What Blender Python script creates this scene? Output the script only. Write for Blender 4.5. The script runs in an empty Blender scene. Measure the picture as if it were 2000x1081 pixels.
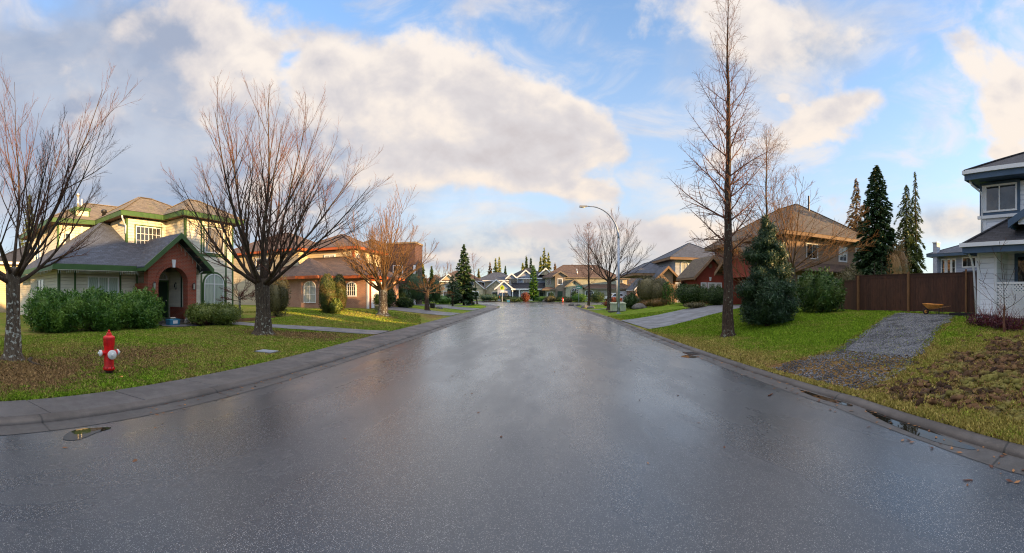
import bpy, math, random
import numpy as np
from math import sin, cos, tan, pi, atan2, sqrt, radians as R
from mathutils import Vector, Matrix, noise as mnoise

SC = bpy.context.scene
# ------------------------------------------------------------------ camera
H, F, CX, CY = 1.7, 760.0, 1050.0, 575.0      # eye height; scale of the panoramic view
cd = bpy.data.cameras.new('camera'); cd.type = 'PANO'
cd.panorama_type = 'CENTRAL_CYLINDRICAL'
cd.central_cylindrical_radius = 1.0
cd.central_cylindrical_range_u_min = -CX/F
cd.central_cylindrical_range_u_max = (2000-CX)/F
cd.central_cylindrical_range_v_min = -(1081-CY)/F
cd.central_cylindrical_range_v_max = CY/F
cd.clip_start = 0.05; cd.clip_end = 5000
cam = bpy.data.objects.new('camera', cd); SC.collection.objects.link(cam)
cam.location = (0, 0, H); cam.rotation_euler = (pi/2, 0, 0)
SC.camera = cam

# ------------------------------------------------------------------ light
SUN_AZ, SUN_EL = R(110.0), R(7.0)             # clockwise from +Y
SUN_DIR = Vector((sin(SUN_AZ)*cos(SUN_EL), cos(SUN_AZ)*cos(SUN_EL), sin(SUN_EL)))
sd = bpy.data.lights.new('sun', 'SUN'); sd.energy = 5.0; sd.angle = R(0.6); sd.color = (1.0, 0.62, 0.26)
sun = bpy.data.objects.new('sun', sd); SC.collection.objects.link(sun)
sun.rotation_euler = SUN_DIR.to_track_quat('Z', 'Y').to_euler()
sun.location = (60, -40, 30)
SC.view_settings.view_transform = 'Standard'; SC.view_settings.look = 'None'
SC.view_settings.exposure = 1.5; SC.view_settings.gamma = 1.0
try:
    SC.cycles.max_bounces = 6; SC.cycles.diffuse_bounces = 3; SC.cycles.glossy_bounces = 3
    SC.cycles.transparent_max_bounces = 6; SC.cycles.use_denoising = True; SC.cycles.denoising_prefilter = 'NONE'; SC.cycles.denoising_input_passes = 'RGB_ALBEDO_NORMAL'; SC.cycles.pixel_filter_type = 'BLACKMAN_HARRIS'; SC.cycles.filter_width = 1.15
    SC.cycles.sample_clamp_indirect = 5
except Exception: pass

class NT:
    """tiny helper for node trees"""
    def __init__(s, tree): s.t = tree; s.n = tree.nodes; s.l = tree.links
    def new(s, typ, **kw):
        nd = s.n.new(typ)
        for k, v in kw.items():
            if k.startswith('i_'):
                key = k[2:]; key = int(key) if key.isdigit() else key.replace('_', ' ')
                s.put(nd, key, v)
            else: setattr(nd, k, v)
        return nd
    def put(s, nd, key, v):
        if hasattr(v, 'links') and hasattr(v, 'node'): s.l.new(v, nd.inputs[key])
        else: nd.inputs[key].default_value = v
    def m(s, op, a, b=None, c=None, clamp=False):
        nd = s.n.new('ShaderNodeMath'); nd.operation = op; nd.use_clamp = clamp
        s.put(nd, 0, a)
        if b is not None: s.put(nd, 1, b)
        if c is not None: s.put(nd, 2, c)
        return nd.outputs[0]
    def ss(s, v, a, b, lo=0.0, hi=1.0):
        nd = s.n.new('ShaderNodeMapRange'); nd.interpolation_type = 'SMOOTHSTEP'
        s.put(nd, 0, v); s.put(nd, 1, a); s.put(nd, 2, b); s.put(nd, 3, lo); s.put(nd, 4, hi)
        return nd.outputs[0]
    def mix(s, f, a, b, bt='MIX'):
        nd = s.n.new('ShaderNodeMix'); nd.data_type = 'RGBA'; nd.blend_type = bt
        s.put(nd, 0, f); s.put(nd, 6, a); s.put(nd, 7, b)
        return nd.outputs[2]
    def noise(s, vec, scale, detail=4, rough=.5, dist=0.0):
        nd = s.n.new('ShaderNodeTexNoise')
        if vec is not None: s.l.new(vec, nd.inputs['Vector'])
        s.put(nd, 'Scale', scale); s.put(nd, 'Detail', detail); s.put(nd, 'Roughness', rough); s.put(nd, 'Distortion', dist)
        return nd.outputs['Fac']
    def vmul(s, v, xyz):
        nd = s.n.new('ShaderNodeVectorMath'); nd.operation = 'MULTIPLY'; s.put(nd, 0, v); nd.inputs[1].default_value = xyz
        return nd.outputs[0]
    def vadd(s, v, xyz):
        nd = s.n.new('ShaderNodeVectorMath'); nd.operation = 'ADD'; s.put(nd, 0, v); nd.inputs[1].default_value = xyz
        return nd.outputs[0]
def C4(c): return (c[0], c[1], c[2], 1.0)

# ------------------------------------------------------------------ sky
W = bpy.data.worlds.new('World'); SC.world = W; W.use_nodes = True
t = NT(W.node_tree); t.n.clear()
BG = 0.1
sky = t.new('ShaderNodeTexSky', sky_type='NISHITA'); sky.sun_disc = False
sky.sun_elevation = SUN_EL; sky.sun_rotation = SUN_AZ; sky.air_density = 1.0; sky.dust_density = 0.5; sky.ozone_density = 1.6
tc = t.new('ShaderNodeTexCoord'); D = tc.outputs['Generated']
sep = t.new('ShaderNodeSeparateXYZ', i_0=D)
hx = t.m('SQRT', t.m('ADD', t.m('MULTIPLY', sep.outputs[0], sep.outputs[0]), t.m('MULTIPLY', sep.outputs[1], sep.outputs[1])))
az = t.m('ARCTAN2', sep.outputs[0], sep.outputs[1])
el = t.m('MINIMUM', t.m('DIVIDE', sep.outputs[2], t.m('MAXIMUM', hx, 0.02)), 6.0)
def blob(px, py, rx, ry, rot=0.0):
    """soft bump in the direction (azimuth, slope) that a photo pixel looks along"""
    dx = t.m('SUBTRACT', az, (px-CX)/F); dy = t.m('SUBTRACT', el, (CY-py)/F)
    if rot:
        c, s_ = cos(R(rot)), sin(R(rot))
        dx, dy = t.m('ADD', t.m('MULTIPLY', dx, c), t.m('MULTIPLY', dy, s_)), t.m('SUBTRACT', t.m('MULTIPLY', dy, c), t.m('MULTIPLY', dx, s_))
    q = t.m('ADD', t.m('POWER', t.m('DIVIDE', dx, rx/F), 2.0), t.m('POWER', t.m('DIVIDE', dy, ry/F), 2.0))
    return t.m('EXPONENT', t.m('MULTIPLY', q, -1.0))
def blobs(lst):
    acc = None
    for w, *a in lst:
        v = t.m('MULTIPLY', blob(*a), w)
        acc = v if acc is None else t.m('ADD', acc, v)
    return acc
#            weight  px    py   rx   ry  rot
cover = blobs([(.08, 60, 150, 330, 300), (.16, 330, 200, 190, 160), (.27, 470, 60, 130, 90), (.16, 600, 330, 200, 80),
               (.34, 720, 170, 170, 130, -5), (.34, 930, 200, 180, 110, -10), (.22, 900, 340, 150, 45), (.30, 1110, 225, 120, 70, -15), (.24, 1190, 300, 55, 45), (.25, 1160, 372, 90, 26), (.22, 1268, 350, 24, 24), (.16, 800, 330, 200, 45),
               (.24, 1430, 50, 80, 100, 35), (.14, 1240, 70, 90, 40), (.15, 1110, 90, 70, 30), (.27, 1690, 195, 90, 32, 12), (.27, 1580, 245, 90, 36, 30), (.16, 1390, 320, 70, 60), (.10, 1640, 60, 200, 60),
               (.32, 1930, 120, 120, 70, -25), (.30, 1990, 250, 90, 90), (.20, 1600, 335, 60, 16), (.2, 1530, 190, 18, 12),
               (.28, 1230, 445, 230, 36), (.16, 1000, 452, 140, 18), (.2, 930, 500, 110, 12), (.28, 1850, 425, 100, 30), (.16, 1870, 265, 60, 12), (.22, 1960, 300, 60, 16),
               (-.20, 735, 25, 45, 50), (-.16, 560, 150, 28, 70), (-.22, 1020, 60, 110, 60), (-.20, 1300, 220, 70, 130), (-.25, 1740, 340, 170, 40), (-.16, 1790, 170, 60, 60), (-.12, 880, 430, 90, 26), (-.16, 1040, 395, 40, 20)])
Ds = t.vmul(D, (1.0, 1.0, 1.45))
nA = t.noise(Ds, 3.4, 10, .55, .2)
nF = t.noise(Ds, 11.0, 6, .6, .3)
dens = t.m('ADD', t.m('ADD', t.m('MULTIPLY_ADD', t.m('SUBTRACT', nA, .5), 1.25, .43), cover), t.ss(el, .85, 1.5, 0, .25))
dens = t.m('ADD', dens, t.m('MULTIPLY', t.m('SUBTRACT', nF, .5), .30))
mask = t.ss(dens, .50, .72)
wisp = t.m('MULTIPLY', t.m('MULTIPLY', t.ss(t.noise(t.vadd(t.vmul(D, (1.6, 1.6, 4.2)), (3.1, 1.7, .4)), 2.3, 8, .6, .7), .42, .76), .72), t.ss(el, .05, .3, .5, 1.0))
mask = t.m('MAXIMUM', mask, wisp)
veil = blobs([(-.7, 565, 150, 34, 90), (1.0, 60, 230, 420, 330), (.85, 560, 260, 260, 190), (.5, 820, 330, 200, 80), (.75, 1180, 465, 420, 50), (.6, 930, 510, 300, 22), (.85, 1860, 440, 150, 48), (.45, 1640, 70, 240, 90), (.35, 1450, 130, 160, 100), (.6, 1340, 520, 200, 30)])
veil = t.m('MULTIPLY', t.ss(t.m('ADD', veil, t.m('MULTIPLY', t.m('SUBTRACT', nA, .5), 1.1)), .12, .75), .93)
vcol = t.mix(t.ss(t.noise(Ds, 2.1, 5, .5, .2), .38, .66), C4((.34, .41, .56)), C4((.60, .64, .73)))
vcol = t.mix(t.ss(az, -.55, -.05), vcol, t.mix(t.ss(nF, .35, .65), C4((.60, .62, .68)), C4((.92, .84, .76))))
off = tuple(SUN_DIR*0.05 + Vector((0, 0, .10)))
l1 = t.noise(Ds, 2.7, 3, .45, .25); l2 = t.noise(t.vadd(Ds, off), 2.7, 3, .45, .25)
f1 = t.noise(Ds, 8.0, 5, .55, .2); f2 = t.noise(t.vadd(Ds, tuple(Vector(off)*.35)), 8.0, 5, .55, .2)
grey = blobs([(.80, 60, 240, 360, 280), (.30, 330, 120, 170, 150), (.45, 640, 40, 110, 110), (.25, 850, 330, 300, 50), (.38, 1150, 470, 380, 40), (.28, 1000, 235, 160, 50), (.2, 1850, 420, 160, 30), (-.55, 450, 60, 90, 90), (-.5, 1960, 200, 170, 150), (-.3, 700, 130, 100, 80), (-.3, 1150, 160, 110, 40)])
lit = t.m('ADD', t.m('ADD', t.m('MULTIPLY', t.m('SUBTRACT', l1, l2), 1.9), t.m('MULTIPLY', t.m('SUBTRACT', f1, f2), 1.25)), t.m('SUBTRACT', .80, t.m('MULTIPLY', grey, .72)))
lit = t.m('SUBTRACT', lit, t.m('MULTIPLY', t.ss(dens, .70, 1.0), .25), clamp=True)
warm = t.ss(el, .02, .75, 1.0, 0.55)
ccol = t.mix(t.ss(lit, 0.0, .55), t.mix(t.ss(az, -.75, -.35), C4((.40, .46, .60)), C4((.66, .61, .62))), C4((.76, .72, .73)))
hic = t.mix(warm, C4((.99, .97, .97)), C4((1.03, .89, .76)))
ccol = t.mix(t.ss(lit, .40, 1.0), ccol, hic)
cc = t.new('ShaderNodeVectorMath', operation='SCALE', i_0=ccol); t.put(cc, 3, t.m('ADD', .345/BG, t.ss(t.m('ADD', el, t.m('MULTIPLY', t.ss(sep.outputs[1], .1, -.5), .9)), .80, 1.5, 0, .80/BG)))  # unseen clouds overhead and behind the view brightened, added fill for the ground
skyc = t.mix(1.0, sky.outputs[0], C4((.74, .88, 1.08)), 'MULTIPLY')
skyc = t.mix(t.ss(el, .80, .0, .12, .78), skyc, C4((1.22, 1.38, 1.58)))
SKYGAIN = t.new('ShaderNodeVectorMath', operation='SCALE', i_0=skyc); SKYGAIN.inputs[3].default_value = 1.87
vv = t.new('ShaderNodeVectorMath', operation='SCALE', i_0=vcol); vv.inputs[3].default_value = .335/BG
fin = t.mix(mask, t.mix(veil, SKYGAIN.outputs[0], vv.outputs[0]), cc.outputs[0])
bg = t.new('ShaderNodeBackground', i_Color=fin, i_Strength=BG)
out = t.new('ShaderNodeOutputWorld'); t.l.new(bg.outputs[0], out.inputs[0])

# ------------------------------------------------------------------ terrain
def sst(v, a=0.0, b=1.0):
    v = min(1.0, max(0.0, (v-a)/(b-a))); return v*v*(3-2*v)
def interp(v, tab):
    if v <= tab[0][0]: return tab[0][1]
    for (a, b), (c, d) in zip(tab, tab[1:]):
        if v <= c: return b+(d-b)*(v-a)/(c-a)
    return tab[-1][1]
XL = [(-14, -4.9), (60, -4.93)]
XS = [(-14, -5.78), (2, -5.80), (7.6, -6.03), (14, -6.3), (60, -6.4)]
XR = [(-14, 3.35), (-3, 3.45), (0, 3.62), (1.25, 3.80), (2.3, 4.05), (4.2, 4.36), (7, 4.43), (15, 4.56), (24, 4.92), (60, 4.92)]
def xl(y): return interp(y, XL)
def xs(y): return interp(y, XS)
def xr(y): return interp(y, XR)
def G(x, y):
    if x > 0:
        g = .065 + .755*sst((x-4.6)/9.0)*(1-sst(y, 38, 52))
    else:
        g = .065 + .50*sst((-x-6)/8.0)*sst(y, 16, 25)*(1-sst(y, 40, 52)) + .05*sst((-x-6.2)/4.0)
    return g
def at(px, py, r=None, X=None, Y=None):
    th = (px-CX)/F
    if X is not None: r = X/sin(th)
    if Y is not None: r = Y/cos(th)
    return Vector((r*sin(th), r*cos(th), H+(CY-py)/F*r))
def gnd(px, py, road=False):
    th = (px-CX)/F; r = 10.0
    for _ in range(30):
        g = 0.0 if road else G(r*sin(th), r*cos(th))
        r = .5*r + .5*(H-g)*F/(py-CY)
    return Vector((r*sin(th), r*cos(th), 0.0 if road else G(r*sin(th), r*cos(th))))
def gr(px, r):
    th = (px-CX)/F; x, y = r*sin(th), r*cos(th)
    return Vector((x, y, G(x, y)))

# ------------------------------------------------------------------ mesh helpers
def tag(o, label=None, cat=None, group=None, kind=None):
    for k, v in (('label', label), ('category', cat), ('group', group), ('kind', kind)):
        if v: o[k] = v
    return o
def thing(name, loc, label, cat, group=None, rz=0.0):
    o = bpy.data.objects.new(name, None); SC.collection.objects.link(o)
    o.location = loc; o.rotation_euler = (0, 0, rz); o.empty_display_size = .3
    return tag(o, label, cat, group)
def rootmat(o):
    while o.parent: o = o.parent
    return Matrix.Translation(o.location) @ Matrix.Rotation(o.rotation_euler.z, 4, 'Z')
def nporient(v, f):
    """auto UVs in metres: u level, v up the face"""
    a = v[f[:, 0]]; b = v[f[:, 1]]; c = v[f[:, -1]]
    n = np.cross(b-a, c-a); n /= (np.linalg.norm(n, axis=1, keepdims=True)+1e-12)
    u = np.stack([-n[:, 1], n[:, 0], np.zeros(len(n))], 1)
    L = np.linalg.norm(u, axis=1); flat = L < 1e-3
    u[flat] = (1, 0, 0); u /= np.linalg.norm(u, axis=1, keepdims=True)
    w = np.cross(n, u)
    return u, w
class MB:
    def __init__(s): s.v = []; s.f = []
    def add(s, vs, fs):
        b = len(s.v); s.v.extend([tuple(q) for q in vs]); s.f.extend([tuple(i+b for i in q) for q in fs]); return s
    def poly(s, pts): return s.add(pts, [tuple(range(len(pts)))])
    def hexa(s, p):   # 8 points: bottom 4, top 4
        return s.add(p, [(0, 3, 2, 1), (4, 5, 6, 7), (0, 1, 5, 4), (1, 2, 6, 5), (2, 3, 7, 6), (3, 0, 4, 7)])
    def box(s, x0, y0, z0, x1, y1, z1):
        if x0 > x1: x0, x1 = x1, x0
        if y0 > y1: y0, y1 = y1, y0
        if z0 > z1: z0, z1 = z1, z0
        return s.hexa([(x0, y0, z0), (x1, y0, z0), (x1, y1, z0), (x0, y1, z0), (x0, y0, z1), (x1, y0, z1), (x1, y1, z1), (x0, y1, z1)])
    def prism(s, pts, off):
        """polygon pts (3-D) extruded by vector off"""
        n = len(pts); off = Vector(off)
        a = [Vector(p) for p in pts]; b = [p+off for p in a]
        nrm = sum(((a[i]-a[0]).cross(a[(i+1) % n]-a[0]) for i in range(1, n-1)), Vector())
        if nrm.dot(off) > 0: a.reverse(); b.reverse()
        return s.add(a+b, [tuple(range(n)), tuple(range(2*n-1, n-1, -1))]+[(i, i+n, (i+1) % n+n, (i+1) % n) for i in range(n)])
    def bar(s, a, b, w, h=None, up=(0, 0, 1)):
        a, b = Vector(a), Vector(b); d = (b-a).normalized(); h = h or w
        x = d.cross(Vector(up)); x = x.normalized() if x.length > 1e-4 else Vector((1, 0, 0))
        y = x.cross(d)
        q = [x*sx*w/2+y*sy*h/2 for sx, sy in ((-1, -1), (1, -1), (1, 1), (-1, 1))]
        return s.add([a+k for k in q]+[b+k for k in q], [(0, 1, 2, 3), (7, 6, 5, 4), (0, 4, 5, 1), (1, 5, 6, 2), (2, 6, 7, 3), (3, 7, 4, 0)])
    def tube(s, pts, rad, k=6, cap=True):
        pts = [Vector(p) for p in pts]; n = len(pts)
        if not hasattr(rad, '__len__'): rad = [rad]*n
        d = (pts[1]-pts[0]).normalized()
        x = d.cross(Vector((0, 0, 1))); x = x.normalized() if x.length > 1e-3 else Vector((1, 0, 0))
        b = len(s.v)
        for i in range(n):
            if 0 < i < n-1: d = (pts[i+1]-pts[i-1]).normalized()
            elif i == n-1: d = (pts[i]-pts[i-1]).normalized()
            x = (x - d*x.dot(d)).normalized(); y = d.cross(x)
            for j in range(k):
                a = 2*pi*j/k; p = pts[i]+(x*cos(a)+y*sin(a))*rad[i]
                s.v.append((p.x, p.y, p.z))
        for i in range(n-1):
            for j in range(k):
                j2 = (j+1) % k
                s.f.append((b+i*k+j, b+i*k+j2, b+(i+1)*k+j2, b+(i+1)*k+j))
        if cap:
            s.f.append(tuple(b+(n-1)*k+j for j in range(k))); s.f.append(tuple(b+j for j in reversed(range(k))))
        return s
    def lathe(s, o, prof, k=16, axis=(0, 0, 1)):
        o = Vector(o); ax = Vector(axis).normalized()
        x = ax.orthogonal().normalized(); y = ax.cross(x); b = len(s.v); n = len(prof)
        for r, z in prof:
            for j in range(k):
                a = 2*pi*j/k; p = o+ax*z+(x*cos(a)+y*sin(a))*max(r, 1e-4)
                s.v.append((p.x, p.y, p.z))
        for i in range(n-1):
            for j in range(k):
                j2 = (j+1) % k
                s.f.append((b+i*k+j, b+i*k+j2, b+(i+1)*k+j2, b+(i+1)*k+j))
        s.f.append(tuple(b+(n-1)*k+j for j in range(k))); s.f.append(tuple(b+j for j in reversed(range(k))))
        return s
    def blob(s, c, r, k=8, jit=.0, seed=0, zmin=-1.0):
        rnd = random.Random(seed); b = len(s.v); m = k//2+1
        for i in range(m+1):
            ph = -pi/2+pi*i/m
            for j in range(k):
                a = 2*pi*j/k; q = 1+jit*(rnd.random()-.5)*2
                s.v.append((c[0]+r[0]*cos(ph)*cos(a)*q, c[1]+r[1]*cos(ph)*sin(a)*q, c[2]+r[2]*max(zmin, sin(ph))*q))
        for i in range(m):
            for j in range(k):
                j2 = (j+1) % k
                s.f.append((b+i*k+j, b+i*k+j2, b+(i+1)*k+j2, b+(i+1)*k+j))
        return s
    def split(s, name, mat, parent, gap=.25, **kw):
        """one object for every separate piece; boxes that touch stay together"""
        n = len(s.v); par = list(range(n))
        def fd(i):
            while par[i] != i: par[i] = par[par[i]]; i = par[i]
            return i
        for f in s.f:
            for i in f[1:]: par[fd(i)] = fd(f[0])
        isl = {}
        for i in range(n): isl.setdefault(fd(i), []).append(i)
        bb = []
        for ids in isl.values():
            P_ = np.array([s.v[i] for i in ids]); bb.append([P_.min(0)-.03, P_.max(0)+.03, set(ids)])
        ch = True
        while ch:
            ch = False
            for i in range(len(bb)):
                for j in range(i+1, len(bb)):
                    if np.all(bb[i][0] <= bb[j][1]) and np.all(bb[j][0] <= bb[i][1]):
                        bb[i] = [np.minimum(bb[i][0], bb[j][0]), np.maximum(bb[i][1], bb[j][1]), bb[i][2] | bb[j][2]]; del bb[j]; ch = True; break
                if ch: break
        res = []
        for _, _, ids in bb:
            m = MB(); mp = {}
            for i in sorted(ids): mp[i] = len(m.v); m.v.append(s.v[i])
            m.f = [tuple(mp[i] for i in f) for f in s.f if f[0] in ids]
            res.append(m.build(name, mat, parent, **kw))
        return res
    def build(s, name, mat, parent=None, world=True, smooth=False, bevel=0.0, uv=True):
        me = bpy.data.meshes.new(name); V = np.array(s.v, dtype=np.float64)
        L = [len(f) for f in s.f]; idx = np.fromiter((i for f in s.f for i in f), dtype=np.int32)
        st = np.concatenate([[0], np.cumsum(L)[:-1]]).astype(np.int32)
        uvs = None
        if uv:
            La = np.array(L); i0 = idx[st]; i1 = idx[st+1]; i2 = idx[st+La-1]
            u, w = nporient(V, np.stack([i0, i1, i2], 1))
            fi = np.repeat(np.arange(len(L)), La); P = V[idx]
            uvs = np.stack([(P*u[fi]).sum(1), (P*w[fi]).sum(1)], 1)
        if world and parent is not None:
            M = np.array(rootmat(parent).inverted()); V = V@M[:3, :3].T+M[:3, 3]
        me.vertices.add(len(V)); me.vertices.foreach_set('co', V.ravel())
        me.loops.add(len(idx)); me.loops.foreach_set('vertex_index', idx)
        me.polygons.add(len(L)); me.polygons.foreach_set('loop_start', st)
        me.update(calc_edges=True)
        if uvs is not None:
            l = me.uv_layers.new(name='uv'); l.data.foreach_set('uv', uvs.ravel().astype(np.float32))
        me.polygons.foreach_set('use_smooth', [smooth]*len(L))
        me.materials.append(mat); me.validate()
        o = bpy.data.objects.new(name, me); SC.collection.objects.link(o)
        if parent is not None: o.parent = parent
        if bevel:
            m = o.modifiers.new('bevel', 'BEVEL'); m.width = bevel; m.segments = 2; m.limit_method = 'ANGLE'; m.angle_limit = R(40)
        return o
def npmesh(name, V, quads, mat, parent=None, attr=None):
    """numpy quads/tris mesh, world coordinates"""
    me = bpy.data.meshes.new(name); k = quads.shape[1]
    if parent is not None:
        M = np.array(rootmat(parent).inverted()); V = V@M[:3, :3].T+M[:3, 3]
    me.vertices.add(len(V)); me.vertices.foreach_set('co', V.ravel().astype(np.float32))
    me.loops.add(quads.size); me.loops.foreach_set('vertex_index', quads.ravel().astype(np.int32))
    me.polygons.add(len(quads)); me.polygons.foreach_set('loop_start', (np.arange(len(quads))*k).astype(np.int32))
    me.update(calc_edges=True)
    if attr is not None:
        for nm, val in attr.items():
            a = me.attributes.new(nm, 'FLOAT', 'POINT'); a.data.foreach_set('value', val.astype(np.float32))
    me.materials.append(mat)
    o = bpy.data.objects.new(name, me); SC.collection.objects.link(o)
    if parent is not None: o.parent = parent
    return o

# ------------------------------------------------------------------ materials
def newmat(name):
    m = bpy.data.materials.new(name); m.use_nodes = True; t = NT(m.node_tree)
    b = t.n['Principled BSDF']; return m, t, b
def bump(t, b, h, strength=.5, dist=.02):
    nd = t.new('ShaderNodeBump', i_Strength=strength, i_Distance=dist, i_Height=h)
    t.l.new(nd.outputs[0], b.inputs['Normal'])
def pos(t): return t.new('ShaderNodeNewGeometry').outputs['Position']
def uvc(t): return t.new('ShaderNodeUVMap').outputs[0]
def rpi(t): return t.new('ShaderNodeNewGeometry').outputs['Random Per Island']
def paint(name, c, rough=.55, var=.12, scale=1.5, metal=0.0, spec=.4, bmp=0.0):
    m, t, b = newmat(name); P = pos(t)
    n = t.noise(P, scale, 5, .6); n2 = t.noise(P, scale*12, 3, .6)
    f = t.m('ADD', t.m('MULTIPLY', n, .7), t.m('MULTIPLY', n2, .3))
    lo = tuple(q*(1-var*1.6) for q in c); hi = tuple(min(1, q*(1+var)) for q in c)
    t.put(b, 'Base Color', t.mix(t.ss(f, .3, .7), C4(lo), C4(hi)))
    t.put(b, 'Roughness', rough); t.put(b, 'Metallic', metal); t.put(b, 'Specular IOR Level', spec)
    if bmp: bump(t, b, n2, bmp, .01)
    return m
def siding(name, c, lap=.17, var=.10):
    m, t, b = newmat(name); U = uvc(t); P = pos(t)
    s = t.new('ShaderNodeSeparateXYZ', i_0=U)
    q = t.m('FRACT', t.m('DIVIDE', s.outputs[1], lap))
    saw = t.m('SUBTRACT', 1.0, q)
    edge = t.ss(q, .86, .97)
    row = t.m('FLOOR', t.m('DIVIDE', s.outputs[1], lap))
    wn = t.new('ShaderNodeTexWhiteNoise', noise_dimensions='1D'); t.put(wn, 'W', row)
    n = t.noise(P, 1.1, 5, .6); ns = t.noise(t.vmul(P, (1, 1, 14)), 3.0, 4, .6)
    f = t.m('ADD', t.m('ADD', t.m('MULTIPLY', n, .5), t.m('MULTIPLY', ns, .35)), t.m('MULTIPLY', wn.outputs[0], .15))
    lo = tuple(q_*(1-var*1.8) for q_ in c); hi = tuple(min(1, q_*(1+var)) for q_ in c)
    col = t.mix(t.ss(f, .25, .7), C4(lo), C4(hi))
    t.put(b, 'Base Color', t.mix(t.m('MULTIPLY', edge, .35), col, C4(tuple(q_*.35 for q_ in c)))); t.put(b, 'Roughness', .6)  # darker line under each lap: recess shade put into the colour
    bump(t, b, t.m('SUBTRACT', saw, t.m('MULTIPLY', edge, 1.2)), 1.0, .02)
    return m
def bricks(name, c1, c2, mortar, w=.21, h=.072, ms=.009, rough=.8):
    m, t, b = newmat(name); U = uvc(t)
    br = t.new('ShaderNodeTexBrick'); t.l.new(U, br.inputs['Vector'])
    for k, v in (('Color1', C4(c1)), ('Color2', C4(c2)), ('Mortar', C4(mortar)), ('Scale', 1.0), ('Mortar Size', ms), ('Brick Width', w), ('Row Height', h), ('Bias', -.1), ('Mortar Smooth', .2)): t.put(br, k, v)
    P = pos(t); n = t.noise(P, 1.6, 5, .6); n2 = t.noise(P, 9.0, 3, .6)
    col = t.mix(t.m('MULTIPLY', t.ss(n, .35, .75), .35), br.outputs[0], C4(tuple(q*.45 for q in c1)))
    col = t.mix(t.m('MULTIPLY', t.ss(n2, .45, .8), .35), col, C4(tuple(min(1, q*1.5) for q in c2)))
    t.put(b, 'Base Color', col); t.put(b, 'Roughness', rough)
    bump(t, b, br.outputs['Fac'], -.6, .01)
    return m
def shingles(name, c, rough=.85, moss=0.0, vr=.35):
    m, t, b = newmat(name); U = uvc(t)
    br = t.new('ShaderNodeTexBrick'); t.l.new(U, br.inputs['Vector'])
    lo = tuple(q*(1-vr) for q in c); hi = tuple(q*(1+vr) for q in c)
    for k, v in (('Color1', C4(lo)), ('Color2', C4(hi)), ('Mortar', C4(tuple(q*.35 for q in c))), ('Scale', 1.0), ('Mortar Size', .012), ('Brick Width', .32), ('Row Height', .145), ('Bias', 0.0), ('Mortar Smooth', .4)): t.put(br, k, v)
    P = pos(t); n = t.noise(P, .9, 5, .65); n2 = t.noise(P, 22, 3, .7)
    col = t.mix(t.m('MULTIPLY', t.ss(n, .35, .7), .4), br.outputs[0], C4(tuple(q*.62 for q in c)))
    col = t.mix(t.m('MULTIPLY', t.ss(n2, .4, .75), .35), col, C4(tuple(q*1.7 for q in c)))
    if moss: col = t.mix(t.m('MULTIPLY', t.ss(t.noise(P, 2.4, 6, .7), .52, .68), moss), col, C4((.10, .11, .03)))
    t.put(b, 'Base Color', col); t.put(b, 'Roughness', rough)
    s = t.new('ShaderNodeSeparateXYZ', i_0=U)
    bump(t, b, t.m('SUBTRACT', t.m('SUBTRACT', 1.0, t.m('FRACT', t.m('DIVIDE', s.outputs[1], .145))), t.m('MULTIPLY', br.outputs['Fac'], .5)), .8, .02)
    return m
def glass(name, c=(.03, .035, .04), curtain=False, rough=.04):
    m, t, b = newmat(name)
    if curtain:
        s = t.new('ShaderNodeSeparateXYZ', i_0=uvc(t))
        w = t.m('SINE', t.m('ADD', t.m('MULTIPLY', s.outputs[0], 55.0), t.m('MULTIPLY', t.noise(pos(t), 2.0, 3), 9.0)))
        t.put(b, 'Base Color', t.mix(t.ss(w, -1.0, 1.0), C4(tuple(q*.62 for q in c)), C4(c)))
    else:
        n = t.noise(pos(t), 1.4, 3); t.put(b, 'Base Color', t.mix(t.ss(n, .4, .65), C4(tuple(q*.5 for q in c)), C4(tuple(q*1.8 for q in c))))
    t.put(b, 'Roughness', .5 if curtain else rough); t.put(b, 'Coat Weight', 1.0); t.put(b, 'Coat Roughness', .02); t.put(b, 'Specular IOR Level', .8)
    nw = t.noise(pos(t), 1.7, 2); nd = t.new('ShaderNodeBump', i_Strength=.12, i_Distance=.05, i_Height=nw)
    t.l.new(nd.outputs[0], b.inputs['Normal']); t.l.new(nd.outputs[0], b.inputs['Coat Normal'])
    return m
def leafmat(name, c1, c2, c3=None, rough=.5, trans=.25):
    m, t, b = newmat(name)
    r = rpi(t); n = t.noise(pos(t), 1.4, 3)
    col = t.mix(t.ss(r, .1, .9), C4(c1), C4(c2))
    if c3: col = t.mix(t.m('MULTIPLY', t.ss(n, .48, .62), .8), col, C4(c3))
    t.put(b, 'Base Color', col); t.put(b, 'Roughness', rough); t.put(b, 'Specular IOR Level', .35)
    if trans:
        tr = t.new('ShaderNodeBsdfTranslucent'); t.put(tr, 'Color', col)
        mx = t.new('ShaderNodeMixShader', i_0=trans); t.l.new(b.outputs[0], mx.inputs[1]); t.l.new(tr.outputs[0], mx.inputs[2])
        t.l.new(mx.outputs[0], t.n['Material Output'].inputs[0])
    return m
def barkmat(name, c1, c2, lichen=None, lw=.0, scale=9.0):
    m, t, b = newmat(name); P = pos(t)
    n = t.noise(t.vmul(P, (1, 1, .22)), scale*2.4, 6, .68, .6); col = t.mix(t.ss(n, .3, .72), C4(c1), C4(c2))
    if lichen:
        sp = t.noise(P, scale*1.3, 5, .65); z = t.noise(P, 1.1, 2)
        f = t.m('MULTIPLY', t.ss(t.m('ADD', sp, t.m('MULTIPLY', z, .25)), .735-.03*lw, .80-.03*lw), .8)
        col = t.mix(f, col, C4(lichen))
    t.put(b, 'Base Color', col); t.put(b, 'Roughness', .9); t.put(b, 'Specular IOR Level', .2)
    bump(t, b, n, .9, .03)
    return m
M = {}
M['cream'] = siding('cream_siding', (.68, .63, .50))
M['white_siding'] = siding('white_siding', (.70, .73, .80), .19)
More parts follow.
